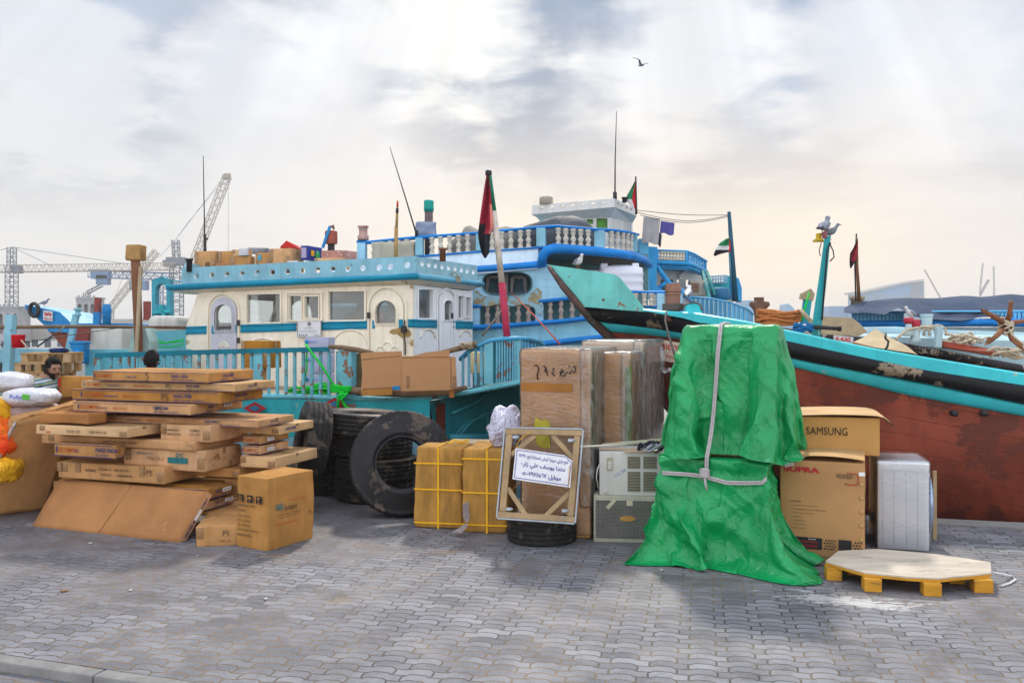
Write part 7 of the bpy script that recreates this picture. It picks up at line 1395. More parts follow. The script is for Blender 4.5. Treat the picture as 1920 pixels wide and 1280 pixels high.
# ================================================================== tyres
def tyre(label, c, axis, R0, W_, seed=0, hole=.52, group=None, cat='tyre', squash=0):
    t = thing('tyre', label, cat, tuple(c), group); ax = Vector(axis).normalized(); e1_ = ax.cross(Vector((0, 0, 1)))
    if e1_.length < .1: e1_ = Vector((1, 0, 0)) - ax * ax.x
    e1_.normalize(); e2_ = ax.cross(e1_); n = 120; h = W_ / 2; Rh = R0 * hole
    prof = []
    tread = [(-.86, 0), (-.62, 0), (-.60, 1), (-.55, 1), (-.53, 0), (-.22, 0), (-.20, 1), (-.15, 1), (-.13, 0), (.13, 0), (.15, 1), (.20, 1), (.22, 0), (.53, 0), (.55, 1), (.60, 1), (.62, 0), (.86, 0)]
    side = [(Rh, .60), (Rh * 1.03, .72), (Rh * 1.09, .72), (Rh * 1.10, .80), (Rh * 1.20, .88), (Rh * 1.21, .85), (R0 * .70, .97), (R0 * .71, .93), (R0 * .80, .99), (R0 * .815, .94), (R0 * .87, .965), (R0 * .885, .92), (R0 * .94, .93), (R0 * .955, .935), (R0 * .985, .90)]
    prof = [(r, -a, 0) for r, a in side] + [(R0 * (1 - .012 * abs(a) ** 2) - g * R0 * .016, a, 1) for a, g in tread] + [(r, a, 0) for r, a in reversed(side)] + [(Rh * 1.02, .5, 0), (R0 * .86, .6, 0), (R0 * .93, .3, 0), (R0 * .93, -.3, 0), (R0 * .86, -.6, 0), (Rh * 1.02, -.5, 0)]
    rows = []; cen = Vector(c); tr = list(range(len(side), len(side) + len(tread)))
    for k in range(n):
        w = 2 * math.pi * k / n; zig = (abs((k % 4) - 2) - 1) * .035; row = []
        for i, (r, a, tf) in enumerate(prof):
            aa = a + (zig if tf and abs(a) < .7 else 0); rr = r
            if (tf and i in (tr[0], tr[-1]) or not tf and abs(a) > .88 and r > R0 * .93) and k % 3 == 0: rr -= R0 * .022
            rr += noise.noise(Vector((math.cos(w) * 2, math.sin(w) * 2, seed + a))) * R0 * .006
            row.append(cen + ax * aa * h + (e1_ * math.cos(w) + e2_ * math.sin(w)) * rr)
        rows.append(row)
    f = MB(); nr = len(prof)
    vs = [p for r in rows for p in r]; b = 0; fs = []; ms = []
    for k in range(n):
        for i in range(nr):
            a0 = k * nr + i; a1 = k * nr + (i + 1) % nr; b0 = ((k + 1) % n) * nr + i; b1 = ((k + 1) % n) * nr + (i + 1) % nr; f.f.append((a0, a1, b1, b0)); f.sm.append(True)
            f.m.append(0 if (tr[0] <= i < tr[-1]) else (1 if i < tr[0] or i >= tr[-1] else 0))
    f.v = vs; f.build('casing', [TREAD, SIDEW], t)
    f = MB()
    for s_ in (-1, 1): f.lathe(cen + ax * s_ * h * .62, [(Rh * .985, -.012), (Rh * 1.04, -.01), (Rh * 1.07, .0), (Rh * 1.04, .014), (Rh * .985, .012)], 48, axis=ax * s_, cap=False)
    f.build('bead', mat('bead_rubber', (.02, .025, .04), .35, .2, 10), t); return t
TREAD = mat('tread_rubber', (.020, .018, .018), .75, .4, 6, bump=.6, bscale=70, chip=(.6, (.07, .06, .05), 6)); SIDEW = mat('sidewall_rubber', (.024, .023, .026), .5, .45, 4, bump=.3, bscale=50, chip=(.8, (.085, .065, .052), 2.2), spec=.2)
tyre('largest truck tyre leaning with its open side to the viewer', P(753, 868, 9.93), (.20, -1, .22), .585, .34, 1, .50)
SG = 'truck tyres lying in the middle stack'
cx, cy = P(697, 800, 10.88).x, 10.88
for k, (z, dx_, dy_, lb) in enumerate(((.13, .03, .05, 'bottom tyre of the middle stack behind the largest tyre'), (.39, .06, .0, 'second tyre from the ground in the middle stack'), (.66, -.0, .03, 'third tyre from the ground in the middle stack, mossy tread'), (.935, -.06, -.02, 'top tyre of the middle stack, smooth worn shoulder'))):
    tyre(lb, (cx + dx_, cy + dy_, z + .01), (.02 * k, .01, 1), .50 + .03 * (k == 3), .265, 5 + k, .54, SG)
cx, cy = P(618, 800, 11.35).x, 11.35
for k, (z, lb) in enumerate(((.13, 'bottom tyre of the low stack under the tilted tyre'), (.39, 'second tyre of the low stack under the tilted tyre'), (.65, 'top tyre of the low stack under the tilted tyre'))):
    tyre(lb, (cx + .03 * k, cy, z), (0, 0, 1), .36, .26, 12 + k, .54, 'tyres in the low stack')
tyre('tyre standing on edge with its zigzag tread to the viewer, left of the tyre stacks', P(584, 830, 10.55), (.93, .36, -.18), .50, .31, 20, .54)
tyre('small car tyre lying flat under the wooden frame with the sign', (P(1016, 1000, 8.74).x, 8.74, .118), (.0, .02, 1), .345, .235, 30, .55)

# ================================================================== strapped cartons
YS = mat('yellow_strap', (.80, .42, .01), .45, .1, 8); KRAFT = mat('kraft_carton', (.46, .24, .055), .85, .35, 3, streak=.4, bump=.5, bscale=30, stretch=(3, 3, 1), chip=(.15, (.26, .14, .06), 4))
def strapped(info, vx, hz_, both=True):
    f = MB(); C = info['C']; e = .014
    for v_ in vx: p = C + info['u'] * info['lu'] * (1 - v_) + info['nf'] * e; f.box(p + Vector((0, 0, info['h'] / 2)), info['X'] * .018, info['nf'] * .004, (0, 0, info['h'] * 1.0)); f.box(p + info['v'] * info['lv'] / 2 - info['nf'] * -.0 + Vector((0, 0, info['h'] + .008)), info['X'] * .018, info['v'] * info['lv'], (0, 0, .004))
    for z in hz_: p = C + Vector((0, 0, info['h'] * z)); f.box(p + info['u'] * info['lu'] / 2 + info['nf'] * (e + .004), info['X'] * info['lu'] * 1.02, info['nf'] * .004, (0, 0, .016)); f.box(p + info['v'] * info['lv'] / 2 + info['nr'] * (e + .004), info['v'] * info['lv'], info['nr'] * .004, (0, 0, .016))
    return f.build('strap', YS, info['o'])
a = carton(778, 867, 884, 839, 992, 9.18, 10, 'carton', 'left yellow strapped brown carton beside the largest tyre', m=KRAFT, r=.03, disp=.02, n=(7, 6, 9), seed=60, tape=False); strapped(a, (.5,), (.22 - .15, .48, .80))
b_ = carton(868, 951, 972, 842, 1001, 8.98, 10, 'carton', 'right yellow strapped brown carton with a torn lower corner', m=KRAFT, r=.035, disp=.024, n=(7, 6, 9), seed=61, tape=False); strapped(b_, (.55,), (.10, .48, .88))
f = MB(); f.tube([P(860, 831, 9.3) + Vector((.09 * math.cos(q) * (1 + .3 * math.sin(2 * q)), .05 * math.sin(q), .02 + .02 * math.sin(3 * q))) for q in [j * .5 for j in range(18)]], .008, 4); tag(f.build('loose_strap', YS), 'loose curl of yellow strap on top of the left strapped carton', 'strap')
f = MB(); random.seed(4); f.prism([P(848, 998, 8.85), P(872, 982, 8.95), P(878, 984, 8.9), P(866, 998, 8.8)], (0, .02, 0)); f.prism([P(868, 945, 8.93), P(878, 940, 8.93), P(881, 975, 8.93), P(874, 980, 8.93), P(868, 968, 8.93)], (0, .015, 0)); f.build('torn_corner', mat('torn_grey_liner', (.30, .26, .25), .9, .3, 20, bump=.6), b_['o'])
f = MB(); p0 = P(830, 836, 9.75); f.box(P(905, 829, 9.7), (.72, -.1, 0), (.05, .35, 0), (0, 0, .025)); tag(f.build('board', WOODL), 'thin grey board lying across the strapped cartons at the back', 'board')
def sack(name, label, c, size, m, seed, cat='sack', rot=0, flat=.5, pin=1.0, group=None, amp=.12, parent=None):
    rows = []; sx, sy, sz = size
    for j in range(15):
        th = math.pi * j / 14; row = []
        for i in range(28):
            ph = 2 * math.pi * i / 28; x = math.sin(th) * math.cos(ph); y = math.sin(th) * math.sin(ph); z = math.cos(th)
            x = math.copysign(abs(x) ** .7, x); y = math.copysign(abs(y) ** .75, y); z = math.copysign(abs(z) ** .9, z)
            p = Vector((x * sx / 2, y * sy / 2, z * sz / 2)); q = Vector((p.x / sx, p.y / sy, p.z / sz)) * 4 + Vector((seed * 3.1, 0, 0))
            k = noise.noise(q) + .6 * noise.noise(q * 2.3) + .35 * noise.noise(q * 5.1); p *= 1 + amp * k; p.z = max(p.z, -sz / 2 * .92)
            p = Matrix.Rotation(rot, 3, 'Z') @ p; row.append(Vector(c) + p + Vector((0, 0, sz / 2)))
        rows.append(row)
    f = MB(); f.grid(rows, close=True); o = f.build(name, m, parent)
    if parent is None: tag(o, label, cat, group)
    return o
FILMW = mat('milky_plastic_bag', (.66, .65, .82), .28, .15, 4, bump=.9, bscale=9, crease=8, spec=.6)
sack('plastic_bag', 'crumpled milky plastic bag standing on the right strapped carton', tuple(P(950, 838, 9.25)), (.36, .26, .42), FILMW, 3, 'bag', .3, amp=.32)
# ================================================================== tall film wrapped cartons
FILM = clear('stretch_film', (1, 1, 1), .08, .16, .14, 3.2, (1.4, 1.4, 5), bump=.7, lo=.56, hi=.8); FILM2 = clear('thick_stretch_film', (.97, .97, .97), .05, .12, .30, 4.0, (3, 3, 1.2), bump=.4, lo=.48, hi=.72)
TALLC = mat('tall_carton_board', (.62, .32, .10), .7, .3, 2, streak=.3, bump=.3, bscale=30, chip=(.08, (.28, .15, .07), 3)); WC = mat('wrapped_carton_board', (.58, .44, .31), .75, .18, 2.5, bump=.2)
def wrapped(label, pxL, pxC, pxR, yt, d, yaw, seed, m, film=FILM, name='wrapped_carton', rfilm=None, group='tall film wrapped cartons'):
    yb = HY + CH / d * F; a = carton(pxL, pxC, pxR, yt, yb - 1, d, yaw, name, label, m=m, r=.03, disp=.012, n=(6, 5, 12), seed=seed, tape=False, group=group); o = (a['C'] + a['u'] * a['lu'] / 2 + a['v'] * a['lv'] / 2)
    f = MB(); rbox(f, frame(o + Vector((0, 0, .02)), a['X'], a['v']), (a['lu'] + .035, a['lv'] + .035, a['h'] + .0), .04, (10, 7, 20), .010, 4, seed + .5); f.build('stretch_wrap', film, a['o'])
    f = MB(); rbox(f, frame(o + a['X'] * (a['lu'] / 2 - .0 + .012 - .05) + Vector((0, 0, .3)), a['X'], a['v']), (.14, a['lv'] + .06, a['h'] - .28), .03, (3, 6, 18), .010, 4, seed + 1.5); f.build('wrap_fold', rfilm or FILM2, a['o'])
    return a
a = wrapped('tallest film wrapped brown carton with black handwriting, behind the framed sign', 977, 1107, 1154, 657, 8.74, 17, 1, TALLC)
f = MB(); C = a['C']; 
def hand(f, pts, a, r=.006): f.tube([a['C'] + a['u'] * a['lu'] * (1 - x) + a['nf'] * .028 + Vector((0, 0, a['h'] * z)) for x, z in pts], r, 5)
B = .885
hand(f, [(.20, B + .03), (.24, B + .035), (.27, B + .015), (.245, B - .02), (.255, B - .045)], a); hand(f, [(.33, B + .03), (.36, B + .03), (.38, B - .005), (.35, B + .0), (.37, B + .02), (.40, B - .02)], a); hand(f, [(.50, B + .02), (.46, B + .012), (.49, B + .003), (.45, B - .008), (.50, B - .02)], a)
hand(f, [(.57, B + .0), (.60, B - .008), (.63, B + .006), (.60, B + .015), (.58, B - .02), (.64, B - .02), (.68, B + .0), (.72, B - .01), (.74, B + .012), (.78, B - .005), (.80, B + .018), (.76, B + .028), (.80, B + .032)], a); hand(f, [(.70, B + .03), (.712, B + .032)], a, .008)
f.build('handwriting', BLK, a['o'])
f = MB(); f.box(C + a['u'] * a['lu'] * .62 + a['nf'] * .020 + Vector((0, 0, a['h'] * .80)), a['X'] * a['lu'] * .74, a['nf'] * .006, (0, 0, .085)); f.build('cardboard_band', CARDD, a['o'])
YEL = mat('yellow_paint_smear', (.42, .36, .04), .7, .3, 8); f = MB(); f.prism([C + a['u'] * a['lu'] * x + a['nf'] * .019 + Vector((0, 0, a['h'] * z)) for x, z in ((.80, .60), (.78, .64), (.70, .62), (.62, .63), (.56, .60), (.58, .54), (.56, .48), (.66, .47), (.76, .49), (.80, .55))], a['nf'] * .003); f.build('paint_smear', YEL, a['o'])
a = wrapped('film wrapped brown carton with a green streak, right of the tallest one', 1120, 1182, 1208, 663, 9.2, 17, 2, TALLC); f = MB(); f.box(a['C'] + a['u'] * .02 + a['nf'] * .02 + Vector((0, 0, a['h'] * .5)), a['X'] * .07, a['nf'] * .003, (0, 0, a['h'] * .85)); f.build('green_streak', mat('olive_green_streak', (.16, .26, .06), .7, .4, 4), a['o'])
wrapped('pale film wrapped carton standing behind the two brown ones', 1092, 1205, 1241, 641, 9.9, 17, 3, WC)
f = MB(); f.tube([P(1241, 690, 9.8), P(1248, 697, 9.7), P(1255, 692, 9.65), P(1262, 697, 9.6)], [.03, .02, .02, .03], 6); f.tube([P(1238, 650, 9.85), P(1243, 668, 9.8), P(1242, 690, 9.8)], .025, 6); tag(f.build('film_tail', FILM2), 'loose tail of stretch film fluttering from the pale wrapped carton', 'film')

# ================================================================== framed sign on the car tyre
FW = mat('frame_softwood', (.42, .29, .16), .75, .3, 6, bump=.4, stretch=(1, 1, 1), chip=(.3, (.30, .24, .18), 6)); FMET = mat('frame_metal_edge', (.38, .42, .46), .45, .25, 6, metal=.4)
tlq, trq, brq, blq = P(948, 803, 8.62), P(1092, 806, 8.55), P(1077, 980, 8.32), P(933, 970, 8.40)
t = thing('braced_wooden_square', 'square wooden frame with corner braces leaning on the tall wrapped carton', 'frame', tuple((blq + brq) / 2))
def bi(u_, v_): return blq.lerp(brq, u_).lerp(tlq.lerp(trq, u_), v_)
nF = (brq - blq).cross(tlq - blq).normalized(); nF = nF if nF.y < 0 else -nF; upF = (tlq - blq).normalized()
for nm, (u0, v0, u1, v1), w in (('rail', (.0, .035, 1, .035), .055), ('rail', (.0, .965, 1, .965), .055), ('stile', (.06, .07, .06, .93), .06), ('stile', (.94, .07, .94, .93), .06), ('brace', (.10, .33, .36, .05), .045), ('brace', (.62, .05, .92, .33), .045), ('brace', (.10, .70, .40, .93), .045), ('brace', (.62, .93, .92, .68), .045)):
    f = MB(); f.bar(bi(u0, v0) + nF * (.0 if nm == 'brace' else .012), bi(u1, v1) + nF * (.0 if nm == 'brace' else .012), w, .022, up=nF); f.build(nm, FW, t, bevel=.003)
for (u0, v0, u1, v1) in ((-.01, -.0, -.01, 1.0), (1.01, 0, 1.01, 1), (0, 1.008, 1, 1.008), (0, -.008, 1, -.008)):
    f = MB(); f.bar(bi(u0, v0) - nF * .02, bi(u1, v1) - nF * .02, .014, .09, up=nF); f.build('metal_edge', FMET, t)
for u0, v0 in ((.14, .90), (.86, .88), (.14, .10), (.86, .12)):
    f = MB(); f.box(bi(u0, v0) + nF * .03, (trq - tlq).normalized() * .05, upF * .028, nF * .004); f.lathe(bi(u0, v0) + nF * .034 + (trq - tlq).normalized() * .03, [(.012, 0), (.012, .01)], 8, axis=nF); f.build('bracket', FMET, t)
sc4 = [P(961, 898, 8.30), P(1069, 914, 8.24), P(1078, 862, 8.30), P(1058, 851, 8.34), P(967, 840, 8.42)]
_u = (sc4[1] - sc4[0]).normalized(); _w = (sc4[1] - sc4[0]).length; _v = (sc4[4] - sc4[0]); sc4 = [sc4[0], sc4[1], sc4[1] + _v * .86, sc4[0] + _v + _u * _w * .86, sc4[0] + _v]
nS = _u.cross(_v).normalized(); nF = nS if nS.y < 0 else -nS
f = MB(); f.prism(sc4, nF * .006); sg3 = f.build('sign_board', SIGNW, None); tag(sg3, 'white sign with three lines of blue Arabic writing tied to the wooden frame', 'sign')
us = (sc4[1] - sc4[0]).normalized(); vsn = (sc4[4] - sc4[0]).normalized(); o0 = sc4[0] + nF * .009; Wd = (sc4[1] - sc4[0]).length; Hh = (sc4[4] - sc4[0]).length
f = MB()
put_text(f, arab('لنج باري جزيرة كيش شمارة لنج: ١١٢٣٤'), o0 + us * Wd * .07 + vsn * Hh * .68, us, vsn, w=Wd * .86, h=Hh * .17, bold=.012)
put_text(f, arab('نخدا يوسف علي زارع'), o0 + us * Wd * .11 + vsn * Hh * .40, us, vsn, w=Wd * .78, h=Hh * .21, bold=.02)
put_text(f, '٠٥٠-٧٩٧٨٥٦٧ :' + arab('موبايل'), o0 + us * Wd * .15 + vsn * Hh * .13, us, vsn, w=Wd * .68, h=Hh * .19, bold=.02); f.build('lettering', NAVY, sg3)
f = MB(); ins = [o0 + us * Wd * a_ + vsn * Hh * b2_ for a_, b2_ in ((.03, .06), (.97, .06), (.985, .80), (.88, .95), (.03, .95))]
for k in range(5): f.bar(ins[k], ins[(k + 1) % 5], .005, .002, up=nF)
f.build('border_line', NAVY, sg3)
f = MB(); f.tube([sc4[4] + nF * .01, sc4[4] + us * .03 + vsn * .08 + nF * .03, bi(.35, .97) + nF * .03], .003, 4); f.tube([sc4[1] + nF * .01 - us * .02, sc4[1] + vsn * .2 + nF * .02 - us * .02, bi(.92, .60) + nF * .03], .003, 4); f.build('tie_string', YS, sg3)

# ================================================================== air conditioner on the loudspeaker cabinet
OFFW = mat('offwhite_enamel', (.60, .58, .55), .4, .1, 3, streak=.25, bump=.06, chip=(.1, (.35, .25, .18), 6)); AGED = mat('aged_cream_casing', (.42, .41, .33), .6, .15, 4, bump=.1, streak=.3)
spk = carton(1113, 1236, 1245, 931, 1019, 8.56, 6, 'mesh_fronted_cooler', 'grey mesh fronted cabinet with an oval orange badge under the air conditioner', 'cooler', m=AGED, r=.012, disp=0, sag=0, tape=False)
h = spk['h']; f = MB(); C = spk['C']; o0 = C + spk['u'] * spk['lu'] + spk['nf'] * .004; U = spk['X']; Lw = spk['lu']
f.box(o0 + U * Lw / 2 + Vector((0, 0, h * .5)), U * Lw * .93, spk['nf'] * .006, (0, 0, h * .80)); f.build('mesh_backing', DARKM, spk['o'])
f = MB(); MESH = mat('mesh_wire', (.30, .29, .26), .5, .2, 10)
w0, w1, z0, z1 = Lw * .04, Lw * .96, h * .11, h * .89; step = .026; o1 = o0 + spk['nf'] * .007
k = -int((z1 - z0) / step) - 1
while k * step < (w1 - w0) + (z1 - z0):
    for sgn in (1, -1):
        xs_ = w0 + k * step; a0, a1 = (xs_, z0), (xs_ + (z1 - z0), z1)
        if sgn < 0: a0, a1 = (xs_, z1), (xs_ + (z1 - z0), z0)
        (x0, zz0), (x1, zz1) = a0, a1
        if x1 <= w0 or x0 >= w1: continue
        if x0 < w0: t_ = (w0 - x0) / (x1 - x0); zz0 += (zz1 - zz0) * t_; x0 = w0
        if x1 > w1: t_ = (w1 - x0) / (x1 - x0); zz1 = zz0 + (zz1 - zz0) * t_; x1 = w1
        f.bar(o1 + U * x0 + Vector((0, 0, zz0)), o1 + U * x1 + Vector((0, 0, zz1)), .0045, .003, up=spk['nf'])
    k += 1
f.build('wire_mesh', MESH, spk['o'])
f = MB(); c_ = o0 + U * Lw * .52 + spk['nf'] * .012 + Vector((0, 0, h * .53)); f.prism([c_ + U * .075 * math.cos(q) + Vector((0, 0, .026 * math.sin(q))) for q in [j * math.pi / 12 for j in range(24)]], spk['nf'] * .006); f.build('badge', mat('orange_badge', (.50, .26, .06), .4), spk['o'])
f = MB(); f.box(o0 + U * Lw * .27 + spk['nf'] * .015 + Vector((0, 0, h * .84)), (U + Vector((0, 0, 1.2))).normalized() * .12, (U - Vector((0, 0, .8))).normalized() * .035, spk['nf'] * .003); f.box(o0 + U * Lw * .55 + spk['nf'] * .015 + Vector((0, 0, h * .86)), U * .06, spk['nf'] * .003, (0, 0, .05)); f.build('masking_tape', mat('masking_tape_beige', (.55, .50, .36), .7), spk['o'])
acu = carton(1124, 1240, 1250, 848, 929, 8.62, 4, 'air_conditioner', 'white window air conditioner with four louvred panels on the mesh cabinet', 'air conditioner', m=OFFW, r=.012, disp=0, sag=0, tape=False)
h = acu['h']; C = acu['C']; o0 = C + acu['u'] * acu['lu'] + acu['nf'] * .002; U = acu['X']; Lw = acu['lu']; LVD = mat('louvre_dark', (.05, .045, .05), .6); LVB = mat('louvre_beige', (.42, .38, .28), .6)
for (x0, x1, z0, z1) in ((.455, .66, .62, .90), (.71, .925, .62, .90), (.455, .66, .09, .55), (.71, .925, .09, .55)):
    f = MB(); f.box(o0 + U * Lw * (x0 + x1) / 2 + Vector((0, 0, h * (z0 + z1) / 2)), U * Lw * (x1 - x0), acu['nf'] * .004, (0, 0, h * (z1 - z0))); lv = f.build('louvre_panel', LVD, acu['o']); n_l = max(5, int((z1 - z0) * h / .014)); f = MB()
    for k in range(n_l): zz_ = h * (z0 + (z1 - z0) * (k + .5) / n_l); f.box(o0 + U * Lw * (x0 + x1) / 2 + acu['nf'] * .005 + Vector((0, 0, zz_)), U * Lw * (x1 - x0) * .98, acu['nf'] * .005, (0, 0, .006))
    f.build('louvre_slats', LVB, lv)
f = MB(); f.box(o0 + U * Lw * .17 + acu['nf'] * .003 + Vector((0, 0, h * .72)), U * .06, acu['nf'] * .004, (0, 0, h * .30)); cp = f.build('control_plate', LVB, acu['o']); f = MB(); f.box(o0 + U * Lw * .17 + acu['nf'] * .007 + Vector((0, 0, h * .70)), U * .035, acu['nf'] * .004, (0, 0, h * .18)); f.build('switch_cover', OFFW, cp)
f = MB(); put_text(f, 'LG 24', o0 + U * Lw * .26 + acu['nf'] * .004 + Vector((0, 0, h * .42)), (U + Vector((0, 0, .6))).normalized(), (Vector((0, 0, 1)) - U * .6).normalized(), w=.12, h=.03); f.build('scribble', mat('blue_pen', (.1, .2, .5), .6), acu['o'])
f = MB(); f.box(o0 + U * Lw * .62 + acu['nf'] * .006 + Vector((0, 0, h * .035)), U * Lw * .78, acu['nf'] * .012, (0, 0, h * .05)); f.lathe(o0 + U * Lw * .09 + acu['nf'] * .003 + Vector((0, 0, h * .08)), [(.02, 0), (.018, .006)], 12, axis=acu['nf']); f.build('bottom_trim', OFFW, acu['o'])
f = MB(); f.tube([P(1122, 915, 8.6), P(1118, 895, 8.55), P(1120, 880, 8.55), P(1124, 870, 8.6)], .006, 5); f.build('cord', OFFW, acu['o'])
zt_ = P(1180, 846, 8.6).z
f = MB(); f.tube([P(1088, 837, 8.5), P(1160, 834, 8.6), P(1254, 825, 8.8)], .010, 7); f.tube([P(1128, 833, 8.8), P(1254, 822, 9.0)], .009, 7); tag(f.build('curtain_rods', mat('cream_rod', (.62, .58, .46), .4)), 'cream coloured rods sticking out left across the top of the air conditioner', 'rods')
f = MB(); f.box(P(1165, 841.5, 8.75), (.42, -.04, 0), (0, .05, 0), (0, 0, .014)); f.box(P(1205, 846, 8.6), (.36, -.02, 0), (0, .05, 0), (0, 0, .016)); tag(f.build('wood_slats', mat('pinkish_slat', (.55, .40, .30), .7, .2, 5), bevel=.004), 'pinkish wooden slats lying on the air conditioner', 'slats')
random.seed(7); f = MB()
for k in range(16):
    c_ = P(1226 + random.uniform(-20, 22), 838 + random.uniform(-7, 5), 8.6 + random.uniform(-.06, .06)); f.tube([c_ + Vector((.06 * math.cos(q + k), .035 * math.sin(q * 1.3 + k), .022 * math.sin(q * 2 + k))) for q in [j * .45 for j in range(9)]], random.uniform(.009, .016), 5, m=k % 2)
tag(f.build('scarf', [mat('scarf_black', (.015, .015, .03), .9), mat('scarf_white', (.45, .45, .55), .9)]), 'knotted black and white scarf bundle on top of the air conditioner', 'scarf')

# ================================================================== cooker carton, screen carton, washing machine
a = carton(1463, 1621, 1640, 869.5, 1060, 7.77, 22, 'carton', 'big brown gas cooker carton with red print and black lattice border beside the washing machine', r=.008, disp=.008, n=(8, 6, 8), seed=70, tape=False, m=mat('cooker_carton_board', (.44, .24, .10), .8, .14, 2.5, bump=.12, chip=(.12, (.26, .15, .08), 2.2)))
h = a['h']; L_ = a['lu']; CRED = mat('cooker_red_ink', (.40, .02, .03), .6, .1)
ftext(a, [('SUPRA', .045, .885, L_ * .43, h * .055, .045)], 'f', CRED)
ftext(a, [('90X60', .67, .845, L_ * .19, h * .045, .0), ('Multipurpose', .77, .785, L_ * .12, h * .012, .01), ('FEATURES', .13, .585, L_ * .12, h * .013, .02)] + [('>  ' + s_, .135, .545 - k * .038, None, h * .0135, .008) for k, s_ in enumerate(('Burners and Oven with Full Safety Device', 'Closed Door Function for 30-60 minutes', 'Separate Knobs for Oven and Grill', 'Rotisserie', 'Push Button Ignition', 'Cast Iron Pan Support', 'Triple Crown Burner'))] + [('MADE IN TURKEY', .46, .045, L_ * .16, h * .010, .01)], 'f', GRI)
f = MB(); o0 = a['C'] + a['u'] * L_ + a['nf'] * .014; U = a['X']; Z = Vector((0, 0, 1))
cpts = [(.80, .90), (.90, .90), (.925, .88), (.925, .81), (.90, .79), (.80, .79), (.78, .80)]; f.tube([o0 + U * L_ * x + Z * h * z for x, z in [(.79, .885)] + cpts], .004, 5); f.build('logo_outline', CRED, a['o'])
def lattice_band(x0, x1):
    f = MB(); z0, z1 = h * .125, h * .235; s_ = (z1 - z0) / 4; x = L_ * x0; i = 0
    while x < L_ * x1:
        for k in range(4):
            c_ = o0 + U * (x + s_ / 2 + (s_ / 2 if k % 2 else 0)) + Z * (z0 + s_ * (k + .5)); q = s_ * .40
            if x + s_ < L_ * x1 + .001: f.prism([c_ - U * q, c_ - Z * q, c_ + U * q, c_ + Z * q], a['nf'] * .001)
        x += s_
    return f.build('lattice_print', BLK, a['o'])
lattice_band(.0, .125); lattice_band(.52, .69); lattice_band(.86, .995)
for x0, x1 in ((.13, .505), (.70, .85)):
    f = MB(); f.box(o0 + U * L_ * (x0 + x1) / 2 + Z * h * .18, U * L_ * (x1 - x0), a['nf'] * .0015, (0, 0, h * .115)); blk = f.build('black_panel', BLK, a['o'])
    f = MB()
    if x0 < .5: put_text(f, 'FREE STANDING', o0 + U * L_ * .17 + Z * h * .185 + a['nf'] * .003, U, Z, w=L_ * .28, h=h * .018, bold=.02); put_text(f, 'Gas Cooker', o0 + U * L_ * .16 + Z * h * .142 + a['nf'] * .003, U, Z, w=L_ * .30, h=h * .03, bold=.01); f.build('panel_lettering', CRED, blk); f = MB(); put_text(f, '90x60', o0 + U * L_ * .34 + Z * h * .215 + a['nf'] * .003, U, Z, w=L_ * .09, h=h * .014); f.build('panel_number', SIGNW, blk)
    else:
        for k in range(5): put_text(f, 'NET WT    GROSS WT', o0 + U * L_ * .715 + Z * h * (.14 + k * .018) + a['nf'] * .003, U, Z, w=L_ * .12, h=h * .008)
        f.build('panel_lettering', GRI, blk)
f = MB(); c_ = o0 + U * L_ * .11 + Z * h * .955 + a['nf'] * .002; e_ = (U + Z * .35).normalized(); g_ = (Z - U * .35).normalized(); f.box(c_, e_ * .08, g_ * .028, a['nf'] * .002); f.box(o0 + U * L_ * .97 + Z * h * .90 + a['nf'] * .002, U * .05, Z * .035, a['nf'] * .002); st = f.build('sticker', STICK, a['o']); f = MB(); put_text(f, '|||||||||||', c_ - e_ * .03 - g_ * .006 + a['nf'] * .003, e_, g_, w=.06, h=.01, bold=.02); f.build('barcode', BLK, st)
ftext(a, [('SUPRA', .1, .87, a['lv'] * .7, h * .05, .04)], 'r', CRED)
f = MB(); o2 = a['C'] + a['nr'] * .014; f.box(o2 + a['v'] * a['lv'] * .5 + Z * h * .18, a['v'] * a['lv'] * .9, a['nr'] * .002, (0, 0, h * .11)); f.build('black_panel', BLK, a['o'])
f = MB(); top = a['C'] + Z * (h + .004); rows = []
for j in range(6):
    w = j / 5; rows.append([top + a['u'] * L_ * (1 - i / 12) + a['v'] * a['lv'] * .5 * w + Z * (.014 + .035 * math.sin(math.pi * i / 12 * .9) * (1 - w) * (i > 3)) for i in range(13)])
f.grid(rows); f.grid([[p - Z * .006 for p in r] for r in rows]); f.build('lid_flap', CARDL, a['o'])
f = MB()
for k in range(6): f.lathe(o0 + U * L_ * .965 + Z * h * (.12 + .135 * k) + a['nf'] * -.004, [(.018, 0), (.012, .004), (.004, .002)], 8, axis=a['nf'])
f.build('dent', CARDL, a['o'])
s_ = carton(1500, 1650, 1673, 784, 855, 8.35, 16, 'carton', 'yellowish screen carton with black lettering lying on the cooker carton', r=.006, disp=.004, n=(6, 4, 4), seed=71, m=mat('yellow_kraft_board', (.52, .28, .09), .8, .1, 3))
ftext(s_, [('SAMSUNG', .08, .52, s_['lu'] * .52, s_['h'] * .21, 0)], 'f', BLK); ftext(s_, [('#', .1, .55, s_['lv'] * .6, .05)], 'r', GRI)
f = MB(); rows = []; T_ = s_['C'] + Z * (s_['h'] + .01)
for i in range(15):
    w = i / 14; x = -s_['lu'] * (1 - w * 1.22) ; zz_ = .006 + .016 * math.sin(w * 3.0) - (.13 * ((w - .82) / .18) ** 1.5 if w > .82 else 0); rows.append([T_ + s_['X'] * x + s_['v'] * s_['lv'] * q + Z * (zz_ + .01 * math.sin(q * 3)) for q in (-.05, .3, .7, 1.05)])
f.grid(rows); f.grid([[p - Z * .008 for p in r] for r in rows]); f.build('lid_flap', CARDL, s_['o'])
